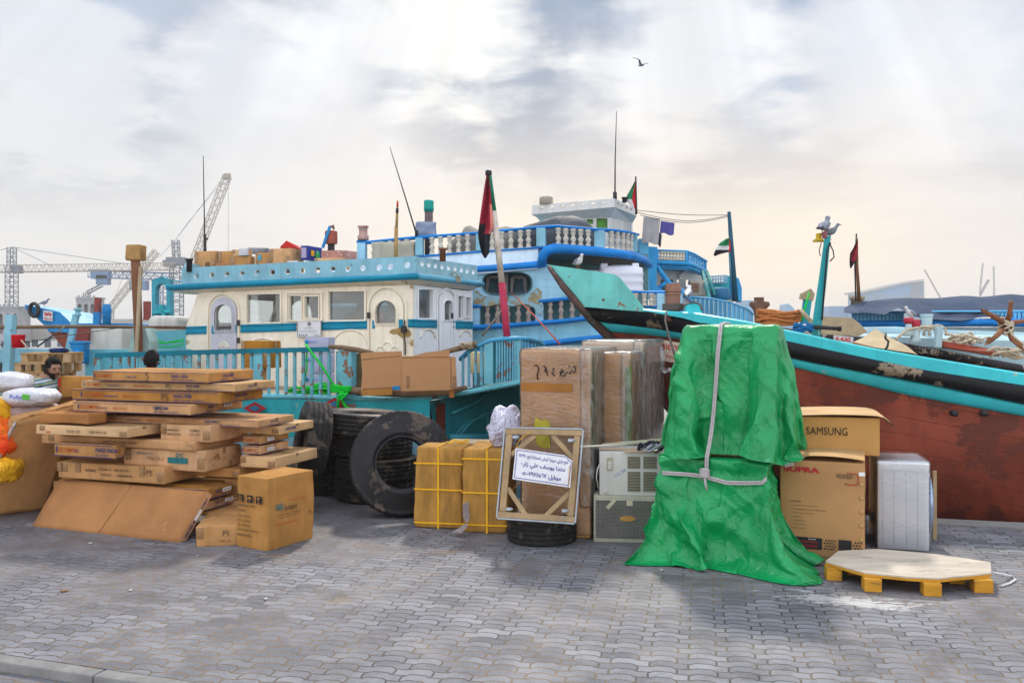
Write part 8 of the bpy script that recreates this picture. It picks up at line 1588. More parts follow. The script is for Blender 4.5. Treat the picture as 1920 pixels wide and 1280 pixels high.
ENAM = mat('washer_enamel', (.85, .86, .86), .35, .06, 2, bump=.05); w_ = carton(1646, 1742, 1766, 868, 1034, 8.25, 16, 'washing_machine', 'film wrapped white washing machine seen from its ribbed side behind the pallet', 'washing machine', m=ENAM, r=.014, disp=0, sag=0, tape=False)
h = w_['h']; o0 = w_['C'] + w_['u'] * w_['lu'] + w_['nf'] * .001; U = w_['X']; L_ = w_['lu']; f = MB()
for k, x in enumerate((.10, .32, .56, .78)):
    f.tube([o0 + U * L_ * x + Z * h * .04, o0 + U * L_ * x + Z * h * .88, o0 + U * (L_ * x + .03) + Z * h * .91, o0 + U * (L_ * x + .07) + Z * h * .91, o0 + U * (L_ * x + .10) + Z * h * .88, o0 + U * (L_ * x + .10) + Z * h * .84], .004, 5)
f.box(o0 + U * L_ * .5 + Z * h * .975, U * L_ * 1.02, w_['nf'] * .01, Z * h * .012); f.build('pressed_ribs', ENAM, w_['o'])
f = MB(); o2 = w_['C'] + w_['nr'] * .0; cD = o2 + w_['v'] * w_['lv'] * .5 + Z * h * .5; f.lathe(cD, [(.30, 0), (.30, .03), (.27, .05), (.23, .055), (.21, .04)], 32, axis=w_['nr']); dr = f.build('porthole_door', mat('silver_door_ring', (.32, .40, .55), .25, .1, 5, metal=.5), w_['o']); f = MB(); f.lathe(cD, [(.20, .03), (.12, .07), (.0, .09)], 24, axis=w_['nr']); f.build('door_glass', mat('dark_door_glass', (.03, .04, .06), .1), dr)
f = MB(); rbox(f, frame(w_['C'] + w_['u'] * L_ / 2 + w_['v'] * w_['lv'] / 2 + Z * .0, U, w_['v']), (L_ + .025, w_['lv'] + .04, h + .014), .014, (8, 6, 10), .004, 4, 3.3); f.build('stretch_wrap', clear('washer_film', (.93, .94, .98), .10, .08, .14, 4, (2, 2, 4), bump=.3, lo=.5, hi=.75), w_['o'])
f = MB(); f.bar(cD + w_['nr'] * .10 + w_['v'] * .0 - Z * .36, cD + w_['nr'] * .10 + Z * .30, .035, .018); f.build('wooden_batten', FW, w_['o'])

# ================================================================== octagonal pallet
YP = mat('yellow_pallet_block', (.62, .30, .03), .75, .3, 5, bump=.4, stretch=(1, 1, 5), chip=(.3, (.30, .16, .05), 5)); PLYT = mat('worn_ply_top', (.60, .52, .43), .7, .25, 2.5, bump=.2, stretch=(1, 4, 1), chip=(.34, (.30, .26, .23), 3.5))
zt_ = .14; oc = [G(x, y, zt_) for x, y in ((1548, 1051), (1620, 1072), (1700, 1080), (1759, 1083), (1859, 1073), (1857, 1053), (1756, 1038), (1644, 1028), (1572, 1032))]
t = thing('pallet', 'low octagonal plywood topped pallet with yellow blocks in front of the washing machine', 'pallet', (sum(p.x for p in oc) / 9, sum(p.y for p in oc) / 9, 0))
f = MB(); f.prism([p + Z * .0 for p in oc], Z * -.012); f.build('plywood_top', PLYT, t)
f = MB(); f.prism([p - Z * .013 for p in oc], Z * -.022); f.build('deck_boards', YP, t)
cen = sum(oc, Vector()) / 9
for (x, y, w) in ((1562, 1062, .12), (1634, 1082, .13), (1745, 1090, .13), (1840, 1084, .14), (1600, 1052, .12), (1690, 1062, .12), (1790, 1068, .12), (1680, 1045, .12), (1770, 1048, .12)):
    p = G(x, y, .10); p.z = 0; f = MB(); f.box(p + Z * .052, (w, -.02, 0), (.02, .12, 0), (0, 0, .104)); f.build('block', YP, t, bevel=.004)
f = MB(); f.tube([G(1859, 1072, .08), G(1880, 1076, .05), G(1898, 1079, .012), G(1904, 1086, .012), G(1893, 1093, .012), G(1876, 1098, .012)], .009, 7); tag(f.build('rope_end', mat('white_rope', (.62, .62, .62), .8, .1, 30, bump=.5)), 'short white rope end trailing from the right of the octagonal pallet', 'rope')
# ================================================================== sacks, bags, pallets and people at left
SACKW = mat('white_woven_sack', (.56, .56, .62), .45, .12, 3, bump=.7, bscale=14, crease=5, spec=.5); SACKP = mat('pinkish_woven_sack', (.42, .31, .30), .7, .2, 3, bump=.6, bscale=14, crease=4); ORB = mat('orange_plastic_sack', (.85, .22, .01), .4, .3, 2.2, col2=(.75, .03, .01), bump=.8, bscale=10, crease=6); YLB = mat('yellow_plastic_sack', (.85, .45, .02), .4, .2, 3, bump=.8, bscale=10, crease=6)
s1_ = sack('sack', 'white woven sack with a green and blue printed logo lying before the bearded man', tuple(P(58, 762, 10.0)), (.60, .5, .21), SACKW, 1, rot=-.15)
f = MB(); f.box(P(48, 744, 9.72), (.08, 0, -.01), (0, .004, .0), (.01, 0, .055)); lg = f.build('green_square', mat('logo_green', (.1, .5, .05), .5), s1_); f = MB(); put_text(f, 'Rafin', P(18, 747, 9.70), (1, 0, -.06), (0, .1, 1), w=.13, h=.045, bold=.02); f.build('lettering', mat('logo_blue', (.05, .1, .5), .5), s1_)
sack('sack', 'white woven sack lying at the left edge above the orange bag', tuple(P(12, 736, 10.4)), (.62, .5, .24), SACKW, 2, rot=.2)
sack('sack', 'pinkish brown sack beneath the white printed one', tuple(P(62, 792, 10.1)), (.55, .5, .24), SACKP, 3, rot=.1)
sack('sack', 'grey sack at the bottom left corner of the sack pile', tuple(P(-5, 900, 9.75)), (.5, .5, .3), SACKP, 8)
sack('sack', 'yellow plastic sack showing above the orange one at the left edge', tuple(P(-6, 800, 9.9)), (.36, .4, .34), YLB, 4, 'sack', amp=.22)
sack('sack', 'orange red plastic sack at the left edge', tuple(P(-6, 862, 9.7)), (.46, .5, .46), ORB, 5, 'sack', amp=.22)
sack('sack', 'yellow sack on the ground under the orange red one', tuple(P(-4, 905, 9.6)), (.44, .5, .30), YLB, 6, 'sack', amp=.2)
carton(-60, 60, 120, 795, HY + CH / 10.1 * F, 10.1, 5, 'carton', 'brown carton carrying the sacks at far left', seed=80)
PW = mat('pallet_wood', (.46, .30, .15), .8, .3, 5, bump=.4, rnd=.15)
def pallet_(c, rot, label=None):
    t = thing('pallet', label, 'pallet', tuple(c), 'pallets stacked behind the bearded man'); u_ = Vector((math.cos(rot), math.sin(rot), 0)); v_ = Vector((-math.sin(rot), math.cos(rot), 0)); c = Vector(c)
    f = MB()
    for k in range(5): f.box(c + v_ * (-.28 + k * .14) + Z * .125, u_ * .62, v_ * .095, Z * .016)
    f.build('deck_boards', PW, t); f = MB()
    for k in range(3): f.box(c + v_ * (-.28 + k * .28) + Z * .008, u_ * .62, v_ * .08, Z * .016)
    f.build('bottom_boards', PW, t)
    for k in range(3):
        for j in (-1, 0, 1): f = MB(); f.box(c + u_ * (.265 * j) + v_ * (-.28 + k * .28) + Z * .066, u_ * .08, v_ * .08, Z * .10); f.build('block', PW, t)
    return t
pc = P(82, 700, 12.2); random.seed(11); proto = None; nst = 13
for k in range(nst):
    lab = ('topmost second third fourth fifth sixth seventh eighth ninth tenth eleventh twelfth lowest'.split()[nst - 1 - k]) + ' wooden pallet' + (' from the top' if 0 < k < nst - 1 else '') + ' of the stack behind the bearded man'
    if proto is None: proto = pallet_((pc.x, pc.y, 0), .1, lab); tt = proto
    else:
        tt = copy_tree(proto); tt['label'] = lab
    tt.location = (pc.x + random.uniform(-.05, .05) + (.06 if k > 10 else 0), pc.y + random.uniform(-.04, .04), .136 * k); tt.rotation_euler.z = random.uniform(-.12, .12); LOC[tt] = Vector(tt.location)
sack('cloth_bundle', 'dark blue cloth bundle lying on top of the pallet stack', tuple(P(110, 662, 12.1)), (.22, .2, .07), mat('dark_blue_cloth', (.01, .03, .12), .9, .3, 8), 7, 'cloth', amp=.3)
# ================================================================== people
SKIN = mat('brown_skin', (.30, .15, .09), .5, .12, 12, bump=.08, spec=.4); HAIR = mat('black_hair', (.012, .010, .010), .6, .3, 30, bump=1.0, bscale=160); SHIRTB = mat('dark_shirt', (.05, .06, .09), .85); TROU = mat('dark_trousers', (.04, .04, .05), .85)
def stripes():
    m = bpy.data.materials.new('striped_shirt'); m.use_nodes = True; t = m.node_tree; ns = t.nodes; ls = t.links; tx = ns.new('ShaderNodeTexCoord'); mp = ns.new('ShaderNodeMapping'); ls.new(tx.outputs['Object'], mp.inputs[0]); mp.inputs['Rotation'].default_value = (0, .25, 0)
    sp = ns.new('ShaderNodeSeparateXYZ'); ls.new(mp.outputs[0], sp.inputs[0]); fr = ns.new('ShaderNodeMath'); fr.operation = 'MULTIPLY'; ls.new(sp.outputs[2], fr.inputs[0]); fr.inputs[1].default_value = 13; f2 = ns.new('ShaderNodeMath'); f2.operation = 'FRACT'; ls.new(fr.outputs[0], f2.inputs[0])
    cr = ns.new('ShaderNodeValToRGB'); cr.color_ramp.interpolation = 'CONSTANT'; e = cr.color_ramp.elements; e[0].color = (.50, .52, .50, 1); e[1].position = .35; e[1].color = (.03, .13, .30, 1); q = e.new(.6); q.color = (.40, .42, .10, 1); q = e.new(.8); q.color = (.04, .22, .38, 1)
    ls.new(f2.outputs[0], cr.inputs[0]); ls.new(cr.outputs[0], ns['Principled BSDF'].inputs['Base Color']); ns['Principled BSDF'].inputs['Roughness'].default_value = .85; return m
def person(label, foot, height, face, shirt, turn=0.0, glasses=False, beard=False, lean=(0, 0), seed=0):
    """standing figure; one skinned surface for the body, head shaped and welded in, hair, beard and glasses as children"""
    t = thing('person', label, 'person', tuple(foot)); fz = Vector((math.cos(face), math.sin(face), 0)); sd_ = Vector((-fz.y, fz.x, 0)); k = height / 1.75; ft = Vector(foot); ln = Vector((lean[0], lean[1], 0))
    def q(s_, f_, z): return ft + sd_ * s_ * k + fz * f_ * k + Z * z * k + ln * max(0, (z - .9) / .85)
    V_ = [q(0, 0, .95), q(0, .0, 1.12), q(0, .01, 1.30), q(0, .0, 1.44), q(0, .05 if beard else .01, 1.52), q(.09, 0, .90), q(.10, .02, .50), q(.10, -.02, .09), q(.11, .14, .04), q(-.09, 0, .90), q(-.10, .03, .50), q(-.10, -.02, .09), q(-.11, .14, .04),
          q(.18, 0, 1.42), q(.24, -.02, 1.15), q(.22, .14, .95), q(.20, .22, .90), q(-.18, 0, 1.42), q(-.24, -.02, 1.15), q(-.22, .14, .95), q(-.20, .22, .90)]
    E_ = [(0, 1), (1, 2), (2, 3), (3, 4), (0, 5), (5, 6), (6, 7), (7, 8), (0, 9), (9, 10), (10, 11), (11, 12), (3, 13), (13, 14), (14, 15), (15, 16), (3, 17), (17, 18), (18, 19), (19, 20)]
    rad = [(.16, .11), (.15, .10), (.17, .115), (.12, .09), (.058, .058), (.10, .10), (.065, .065), (.045, .045), (.04, .03), (.10, .10), (.065, .065), (.045, .045), (.04, .03), (.075, .07), (.05, .05), (.038, .038), (.035, .02), (.075, .07), (.05, .05), (.038, .038), (.035, .02)]
    for hand_i, s_ in ((16, 1), (20, -1)):
        for j, (a, l) in enumerate(((-.03, .055), (-.015, .075), (.002, .082), (.018, .075), (.034, .055))):
            b0 = len(V_); p = V_[hand_i]; root = p + sd_ * a * k; V_ += [root + fz * .03 * k, root + fz * (.03 + l * .6) * k - Z * .012 * k + (sd_ * -.02 * s_ if j == (0 if s_ > 0 else 4) else Vector()), root + fz * (.03 + l) * k - Z * .04 * k]; E_ += [(hand_i, b0), (b0, b0 + 1), (b0 + 1, b0 + 2)]; rad += [(.011, .011), (.0095, .0095), (.008, .008)]
    me = bpy.data.meshes.new('body'); me.from_pydata([v - ft for v in V_], E_, []); o = bpy.data.objects.new('body', me); COL.objects.link(o)
    sk = o.modifiers.new('s', 'SKIN'); 
    for i, r in enumerate(rad): me.skin_vertices[0].data[i].radius = (r[0] * k, r[1] * k)
    me.skin_vertices[0].data[0].use_root = True; sb = o.modifiers.new('u', 'SUBSURF'); sb.levels = 2; sb.render_levels = 2
    dg_ = bpy.context.evaluated_depsgraph_get(); dg_.update(); m2 = bpy.data.meshes.new_from_object(o.evaluated_get(dg_)); bpy.data.objects.remove(o)
    vs = [v.co + ft for v in m2.vertices]; fs = [tuple(p.vertices) for p in m2.polygons]
    f = MB(); b = len(f.v); f.v += vs
    for p_ in fs:
        z = sum((vs[i] for i in p_), Vector()) / len(p_); rel = (z.z - ft.z) / k; out = abs((z - ft).dot(sd_)) / k
        f.f.append(p_); f.sm.append(True); f.m.append(0 if rel > 1.475 or (out > .17 and rel < 1.18 and (z - ft).dot(fz) > .02) else (1 if rel > .92 else 2))
    hf = Vector((math.cos(face + turn), math.sin(face + turn), 0)); hs = Vector((-hf.y, hf.x, 0)); hc = q(0, .03, 1.635) if not beard else q(0, .075, 1.575)
    def headp(th, ph, grow=0.0, low=None):
        x = math.sin(th) * math.cos(ph); y = math.sin(th) * math.sin(ph); z = math.cos(th); fx = .098; fy = .076; fzz = .122
        p = Vector((x * fx, y * fy, z * fzz)); w = max(0, -z)
        p.y *= 1 - .28 * w; 
        if x < 0: p.x *= .98 - .35 * w
        else: p.x *= 1 - .10 * w
        if x > 0:
            fr_ = math.exp(-(y / .16) ** 2); p.x += .024 * fr_ * math.exp(-((z + .18) / .13) ** 2) + .010 * math.exp(-(y / .5) ** 2) * math.exp(-((z + .85) / .22) ** 2) + .007 * math.exp(-(y / .28) ** 2) * math.exp(-((z + .52) / .09) ** 2) + .006 * math.exp(-(y / .7) ** 2) * math.exp(-((z - .22) / .10) ** 2)
            p.x -= .012 * (math.exp(-((abs(y) - .36) / .15) ** 2)) * math.exp(-((z - .04) / .10) ** 2)
        r_ = p * (1 + grow); return hc + (hf * r_.x + hs * r_.y + Z * r_.z) * k
    f.grid([[headp(math.pi * j / 30 + .001, 2 * math.pi * i / 40) for i in range(40)] for j in range(31)], 0, close=True)
    for s_ in (1, -1):
        ec = headp(math.pi * .53, s_ * 1.62); f.grid([[ec + (hs * s_ * (.006 + .008 * math.sin(w)) + hf * (-.012 * math.cos(w2) * (1 - w / 3.2) - .004) + Z * (.030 * math.sin(w2) * (1 - w / 3.4))) * k for w2 in [i * math.pi / 6 for i in range(12)]] for w in (0, 1, 2, 3)], 0, close=True)
    f.build('body', [SKIN, shirt, TROU], t)
    rows = []
    for j in range(16):
        row = []
        for i in range(44):
            ph = 2 * math.pi * i / 44; lim = 1.05 if abs(math.atan2(math.sin(ph), math.cos(ph))) < .9 else (1.45 if abs(math.atan2(math.sin(ph), math.cos(ph))) < 1.5 else 2.15); th = lim * j / 15 + .001; n_ = noise.noise(Vector((math.cos(ph) * 3, math.sin(ph) * 3, th * 4 + seed))); row.append(headp(th, ph, .14 * (1 - .8 * (j / 15) ** 4) + .05 * n_ + (.10 if th < .9 and math.cos(ph) > -.3 else .02) * (j < 13)))
        rows.append(row)
    f = MB(); f.grid(rows, close=True); random.seed(seed)
    for _ in range(260):
        ph = random.uniform(0, 6.283); th = random.uniform(.02, .98) ** .6 * (1.0 if math.cos(ph) > .5 else 1.9); a = headp(th, ph, .12); b_ = headp(th + random.uniform(-.1, .2), ph + random.uniform(-.2, .2), .26 + random.uniform(0, .07)); f.tube([a, (a + b_) / 2 + Vector((random.uniform(-.006, .006), 0, .004)), b_], [.007, .006, .002], 4)
    f.build('hair', HAIR, t)
    if beard:
        rows = []
        for j in range(10):
            th = math.pi * (.62 + .33 * j / 9); rows.append([headp(th, w, .03 + .015 * noise.noise(Vector((w * 4, th * 5, 2))) if abs(w) > .32 or j > 4 else (-.05 if j > 1 else .03)) for w in [-1.5 + 3.0 * i / 24 for i in range(25)]])
        f = MB(); f.grid(rows); f.build('beard', HAIR, t)
    if glasses:
        f = MB()
        for s_ in (1, -1):
            ec = headp(math.pi * .485, s_ * .42, .06); f.tube([ec + (hs * .024 * math.cos(w) + Z * .017 * math.sin(w) + hf * .008) * k for w in [i * math.pi / 8 for i in range(17)]], .0022, 5, cap=False); f.tube([ec + hs * s_ * .024 * k + hf * .008 * k, headp(math.pi * .5, s_ * 1.55, .06)], .0018, 4)
        f.tube([headp(math.pi * .485, .14, .10), headp(math.pi * .485, -.14, .10)], .002, 4); f.build('glasses', DARKM, t)
    f = MB()
    for s_ in (1, -1):
        ec = headp(math.pi * .487, s_ * .40, -.02); f.lathe(ec, [(.0, .010), (.006, .009), (.011, .003), (.012, -.004)], 10, axis=hf)
    f.build('eyes', mat('dark_eyes', (.02, .015, .012), .2), t)
    return t
person('bearded man with glasses in a blue and yellow striped shirt looking right behind the sacks', (P(82, 700, 10.7).x, 10.7, 0), 1.78, R(-25), stripes(), R(-4), True, True, (.10, -.05), 3)
person('dark haired person seen from behind the topmost carton of the left stack', (P(282, 700, 11.5).x, 11.5, 0), 1.78, R(80), SHIRTB, 0, False, False, (0, 0), 5)

# ================================================================== gulls
GW = mat('gull_white', (.66, .66, .70), .7, .08, 12, bump=.3); GG = mat('gull_grey', (.22, .24, .30), .7, .15, 12, bump=.3); GBK = mat('gull_dark', (.03, .03, .05), .6); GBL = mat('gull_bill', (.5, .12, .04), .5)
def gull(label, c, yaw, s=1.0, dark=False):
    """perched gull: c is where the feet stand"""
    t = thing('gull', label, 'gull', tuple(c), 'perched gulls'); f_ = Vector((math.cos(yaw), math.sin(yaw), 0)); r_ = Vector((-f_.y, f_.x, 0)); c = Vector(c); bw = GG if dark else GW
    sp = [(-.17, .11, .004, .02), (-.13, .115, .026, .02), (-.07, .13, .052, .05), (0, .145, .066, .066), (.06, .165, .060, .06), (.10, .20, .042, .042), (.115, .235, .032, .033), (.128, .262, .036, .036), (.15, .270, .030, .028), (.172, .266, .012, .012)]
    rows = [[c + (f_ * x + Z * z + r_ * w * math.cos(q) * 1.0 + (Z * .92 - f_ * .35) * h * math.sin(q)) * s for q in [i * math.pi / 8 for i in range(16)]] for x, z, w, h in sp]
    f = MB(); f.grid(rows, close=True); b = len(f.v); f.f += [tuple(range(16)), tuple(b - 16 + i for i in range(16))]; f.m += [0, 0]; f.sm += [True, True]; f.build('body', bw, t)
    for sd_ in (1, -1):
        f = MB(); rows = []
        for x, z, w in ((.07, .18, .02), (.03, .165, .038), (-.04, .14, .042), (-.12, .115, .026), (-.19, .10, .006)): rows.append([c + (f_ * x + Z * (z + w * math.sin(q)) + r_ * sd_ * (.052 + .016 * math.cos(q)) * (1 if x > -.1 else .6)) * s for q in [i * math.pi / 5 for i in range(10)]])
        f.grid(rows, close=True, mfun=lambda i, j: 1 if i > 2 else 0); f.build('wing', [GG, GBK], t)
    f = MB(); f.tube([c + (f_ * .168 + Z * .266) * s, c + (f_ * .19 + Z * .262) * s, c + (f_ * .205 + Z * .253) * s], [.009 * s, .007 * s, .002 * s], 6); f.build('bill', GBL, t)
    for sd_ in (1, -1): f = MB(); f.tube([c + (r_ * sd_ * .025 + Z * .09) * s, c + (r_ * sd_ * .025 + f_ * .005 + Z * .01) * s, c + (r_ * sd_ * .025 + f_ * .03) * s], .005 * s, 5); f.build('leg', GBL, t)
    f = MB(); f.lathe(c + (f_ * .150 + Z * .277 + r_ * .026) * s, [(.005 * s, 0), (.003 * s, .004 * s)], 6, axis=r_); f.lathe(c + (f_ * .150 + Z * .277 - r_ * .026) * s, [(.005 * s, 0), (.003 * s, .004 * s)], 6, axis=-r_); f.build('eyes', GBK, t); return t
gull('white gull perched on the turquoise raked bow', P(1084, 504, 12.75), R(-60), .72)
gull('white gull standing behind the blue fairlead of the bow', P(1290, 567, 11.5), R(70), .80)
gull('grey gull perched on the yellow lamp of the turquoise mast', P(1545, 444, 10.95), R(50), .92, True)
gull('grey gull half hidden behind the mast top', P(1556, 450, 11.02), R(-30), .7, True)
gull('small gull on the far bright blue bow', P(83, 575, 30.2), R(10), 1.0, True)
gull('white gull behind the red topped bollards', P(1708, 600, 15.0), R(200), .8)
t = thing('gull', 'gull flying high in the sky with raised wings', 'gull', tuple(P(1202, 121, 22))); c = P(1202, 120, 22); k_ = 22 / F
def fp(px, py, dd=0.0): return P(px, py, 22 + dd)
f = MB(); f.tube([fp(1196.5, 124), fp(1199, 123.2), fp(1203, 122.6), fp(1206, 121.8), fp(1208.3, 120.4)], [.006, .02, .034, .026, .010], 10); f.build('body', mat('gull_belly_grey', (.20, .22, .26), .7), t)
def wingm(pts, wd, nm='wing'):
    f = MB(); rows = []
    for (x, y, dd), w in zip(pts, wd): p = fp(x, y, dd); rows.append([p + Vector((w * .5 * k_ * 6, 0, 0)), p + Z * .012, p - Vector((w * .5 * k_ * 6, 0, 0)), p - Z * .006])
    f.grid(rows, close=True); f.build(nm, GG, t)
wingm([(1201.5, 122, -.05), (1199.5, 117, -.2), (1199, 113, -.35), (1195, 110.8, -.5), (1190, 109.4, -.65), (1186.3, 109, -.8)], [.9, .75, .6, .5, .32, .04])
wingm([(1205, 121.5, .05), (1208, 120, .25), (1210.5, 119, .45), (1213, 118.8, .55), (1215.6, 120.2, .7)], [.8, .7, .6, .5, .05])

# ================================================================== cargo on the cabin roof and around the railings
RG = 'cartons piled on the cabin roof'
def rc(pxL, pxC, pxR, yt, yb, label, d=16.6, m=CARD, name='carton', cat='carton', seed=0, group=RG, **k): return carton(pxL, pxC, pxR, yt, 517 - (pxC - 380) * .05 if yb > 489 else yb, pAr(pxC, 500).y + .14 + max(0, d - 16.4) * .6, YA, name, label, cat, m=m, group=group, seed=seed, **k)
a = rc(365, 403, 413, 470, 503, 'leftmost carton on the cabin roof', 17.1, seed=1); ftext(a, [('IIIII', .55, .3, .1, .12, .01)], 'f', GRI)
rc(411, 438, 446, 470, 492, 'carton with a white strap second from the left on the cabin roof', 17.0, seed=2)
rc(405, 446, 452, 492.5, 503, 'low carton at the roof edge under the second one', 16.9, seed=3, m=CARDD)
rc(434, 469, 478, 480, 494, 'flat carton with a white top strap left of the roof middle', 16.8, seed=4); rc(436, 466, 473, 467, 479.5, 'pale carton on top of the flat one on the roof', 16.9, seed=5, m=CARDL)
rc(447, 464, 467, 465, 479, 'clear plastic tub standing on the roof cartons', 16.7, m=mat('cloudy_tub', (.55, .55, .60), .3), name='plastic_tub', cat='tub', seed=6, tape=False)
a = rc(480, 507, 534, 473, 499, 'carton with a blue label and a taped side at the roof middle', 16.6, seed=7); f = MB(); f.box(a['C'] + a['u'] * a['lu'] * .72 + a['nf'] * .012 + Z * a['h'] * .75, a['X'] * .06, a['nf'] * .003, Z * .11); f.build('blue_label', mat('label_blue', (.05, .35, .55), .6), a['o']); f = MB(); f.box(a['C'] + a['u'] * a['lu'] * .5 + a['nf'] * .012 + Z * a['h'] * .2, a['X'] * .15, a['nf'] * .003, Z * .11); f.build('sticker', STICK, a['o'])
rc(506, 545, 570, 465, 491, 'wide white strapped carton on top of the roof pile', 16.5, seed=8)
rc(470, 500, 508, 464, 474, 'grey bundle behind the roof cartons', 17.4, m=mat('grey_bundle_cloth', (.30, .32, .38), .9, .3, 8, bump=.6, crease=4), name='cloth_bundle', cat='bundle', seed=9, tape=False, disp=.05)
f = MB(); q = P(541, 466, 17.2); f.prism([P(524, 464, 17.2), P(537, 451, 17.2), P(561, 466, 17.2)], (.1, .5, -.05)); tag(f.build('red_cloth', MATS['red_cloth']), 'dark red cloth heap showing above the roof cartons', 'cloth')
rc(534, 558, 563, 488, 499, 'small white carton at the roof edge', 16.4, m=mat('white_board', (.62, .60, .62), .7), seed=10)
a = rc(563.7, 577, 604, 460, 487, 'blue toy carton with coloured pictures on the roof', 16.7, m=mat('blue_printed_board', (.03, .05, .30), .5, .3, 6), seed=11, tape=False)
f = MB(); f.box(a['C'] + a['v'] * a['lv'] * .3 + a['nr'] * .012 + Z * a['h'] * .5, a['v'] * a['lv'] * .22, a['nr'] * .003, Z * a['h'] * .4); f.build('yellow_print', YS, a['o']); f = MB(); f.lathe(a['C'] + a['v'] * a['lv'] * .65 + a['nr'] * .012 + Z * a['h'] * .4, [(.09, 0), (.08, .006)], 12, axis=a['nr']); f.build('green_print', mat('print_green', (.05, .4, .12), .5), a['o']); f = MB(); f.box(a['C'] + a['u'] * a['lu'] * .5 + a['nf'] * .012 + Z * a['h'] * .5, a['X'] * a['lu'] * .7, a['nf'] * .003, Z * a['h'] * .7); f.build('lilac_print', mat('print_lilac', (.40, .34, .50), .5), a['o'])
rc(602, 644, 669, 468, 489, 'pinkish film wrapped bundle at the right of the roof pile', 16.7, m=mat('pink_wrapped_cloth', (.50, .24, .20), .4, .4, 6, bump=.5, chip=(.4, (.62, .50, .48), 4)), name='wrapped_bundle', cat='bundle', seed=12, tape=False, disp=.03)
rc(589, 640, 656, 483, 493, 'flat open carton at the roof edge under the pink bundle', 16.4, seed=13, m=CARDL)
t = thing('exhaust_stack', 'square red brown stack with a blue strut above the roof cartons', 'exhaust stack', tuple(P(621, 470, 17.5))); f = MB(); rbox(f, frame(P(621, 458, 17.5), (1, -.25, 0)), (.20, .2, .27), .03, (2, 2, 2)); f.build('box', mat('stack_red', (.34, .09, .06), .7, .3, 5), t); f = MB(); f.tube([P(621, 485, 17.5), P(621, 456, 17.5)], .07, 8); f.build('pipe', DARKM, t); f = MB(); f.bar(P(605, 465, 17.4), P(619, 424, 17.4), .05, .05); f.build('strut', BLU, t); f = MB(); f.tube([P(617, 432, 17.5), P(620, 424, 17.45), P(626, 429, 17.5), P(624, 422, 17.5)], .025, 5); f.build('clamp', IRONR, t)
DGp = 'goods on the side deck behind the railing'
a = carton(452, 505, 527, 639, 690, 14.3, YA, 'carton', 'carton with torn open flaps behind the railing', seed=90, disp=.01, group=DGp); carton(455, 480, 500, 690, 735, 14.2, YA, 'carton', 'lower brown carton behind the railing slats', seed=91, group=DGp)
for k, (yt, yb, lb) in enumerate(((632, 664, 'uppermost grey lavender appliance carton behind the railing'), (665, 700, 'second grey lavender appliance carton behind the railing'), (701, 738, 'lowest grey lavender appliance carton behind the railing'))):
    a = carton(572, 615, 628, yt, yb, 13.9, YA, 'appliance_carton', lb, 'carton', m=mat('lavender_board', (.36, .38, .52), .6, .15, 4), seed=92 + k, group='stacked grey lavender appliance cartons', tape=False, disp=.004); f = MB(); f.lathe(a['C'] + a['u'] * a['lu'] * .92 + a['nf'] * .012 + Z * a['h'] * .72, [(.035, 0), (.035, .003)], 12, axis=a['nf']); f.build('blue_dot', BLU, a['o']); ftext(a, [('REFRIGERATOR', .15, .66, a['lu'] * .4, .03, .01)], 'f', mat('faded_blue_ink', (.12, .22, .50), .6))
carton(876, 900, 912, 660, 700, 12.9, YA, 'wooden_crate', 'small yellowish crate behind the stern railing slats', 'crate', m=mat('cream_crate', (.52, .44, .26), .8), seed=97, tape=False)
def flatc(label, pts, off, m=CARDD, folds=()):
    f = MB(); f.prism([pR(x, y, off) for x, y in pts], pR.n * .012); o = f.build('flattened_carton', m); tag(o, label, 'cardboard', None)
    for (x0, y0, x1, y1) in folds: g = MB(); g.tube([pR(x0, y0, off + .013), pR(x1, y1, off + .013)], .005, 4); g.build('fold_line', MATS['seam_shadow_brown'], o)
    return o
FC = mat('tan_flat_cardboard', (.44, .235, .11), .8, .1, 2, bump=.08)
flatc('left flattened carton sheet tied outside the railing with torn holes', [(677, 741), (680, 700), (677, 662), (700, 660), (753, 658), (754, 667), (754, 732), (734, 733), (734, 729), (679, 730)], .22, FC, ((678, 674, 752, 667), (681, 729, 735, 726)))
o = flatc('right flattened carton sheet tied outside the railing', [(754, 733), (755, 668), (775, 667), (800, 660), (843, 656), (843, 668), (854, 669), (857, 727), (842, 731)], .25, FC, ((755, 670, 843, 669), (845, 670, 846, 728))); f = MB()
for (x, y) in ((762, 705), (849, 705)): put_text(f, 'G.W 12 KG\nN.W 10 KG', pR(x, y, .266), Vector((0, 0, -1)), pR.D, w=.16, h=.05, bold=.02)
f.build('lettering', GRI, o)
flatc('folded lower flap of cardboard lying on the rail ledge', [(679, 742), (679, 731), (736, 727), (736, 740)], .27, CARD)
f = MB(); f.box(pR(743, 727, .24), pR.D * .11, pR.n * .01, Z * .05); tag(f.build('blue_scrap', BLU), 'small blue scrap under the flattened carton', 'scrap')
f = MB(); f.box(pR(847, 738, .2), pR.D * .07, pR.n * .01, Z * .1); tag(f.build('cardboard_scrap', CARDD), 'small cardboard scrap hanging below the flattened cartons', 'cardboard')
t = thing('green_rope', 'bright green rope coiled on the rail and knotted round its wide post', 'rope', tuple(pR(630, 745, .1))); f = MB(); f.tube([pR(573, 645, .1), pR(580, 655, .12), pR(605, 688, .14), pR(630, 728, .16)], .016, 7); f.tube([pR(575, 650, .0), pR(575, 690, -.02), pR(570, 725, -.04)], .012, 6); f.build('taut_line', ROPEGN, t)
random.seed(9); f = MB()
for k in range(13):
    cxp = random.uniform(560, 640); f.tube([pR(cxp + random.uniform(10, 30) * math.cos(q), 734 + random.uniform(3, 8) * math.sin(q) - k * .8, -.12 - .01 * k) for q in [j * .6 for j in range(12)]], .016, 5)
f.build('coil', ROPEGN, t); f = MB()
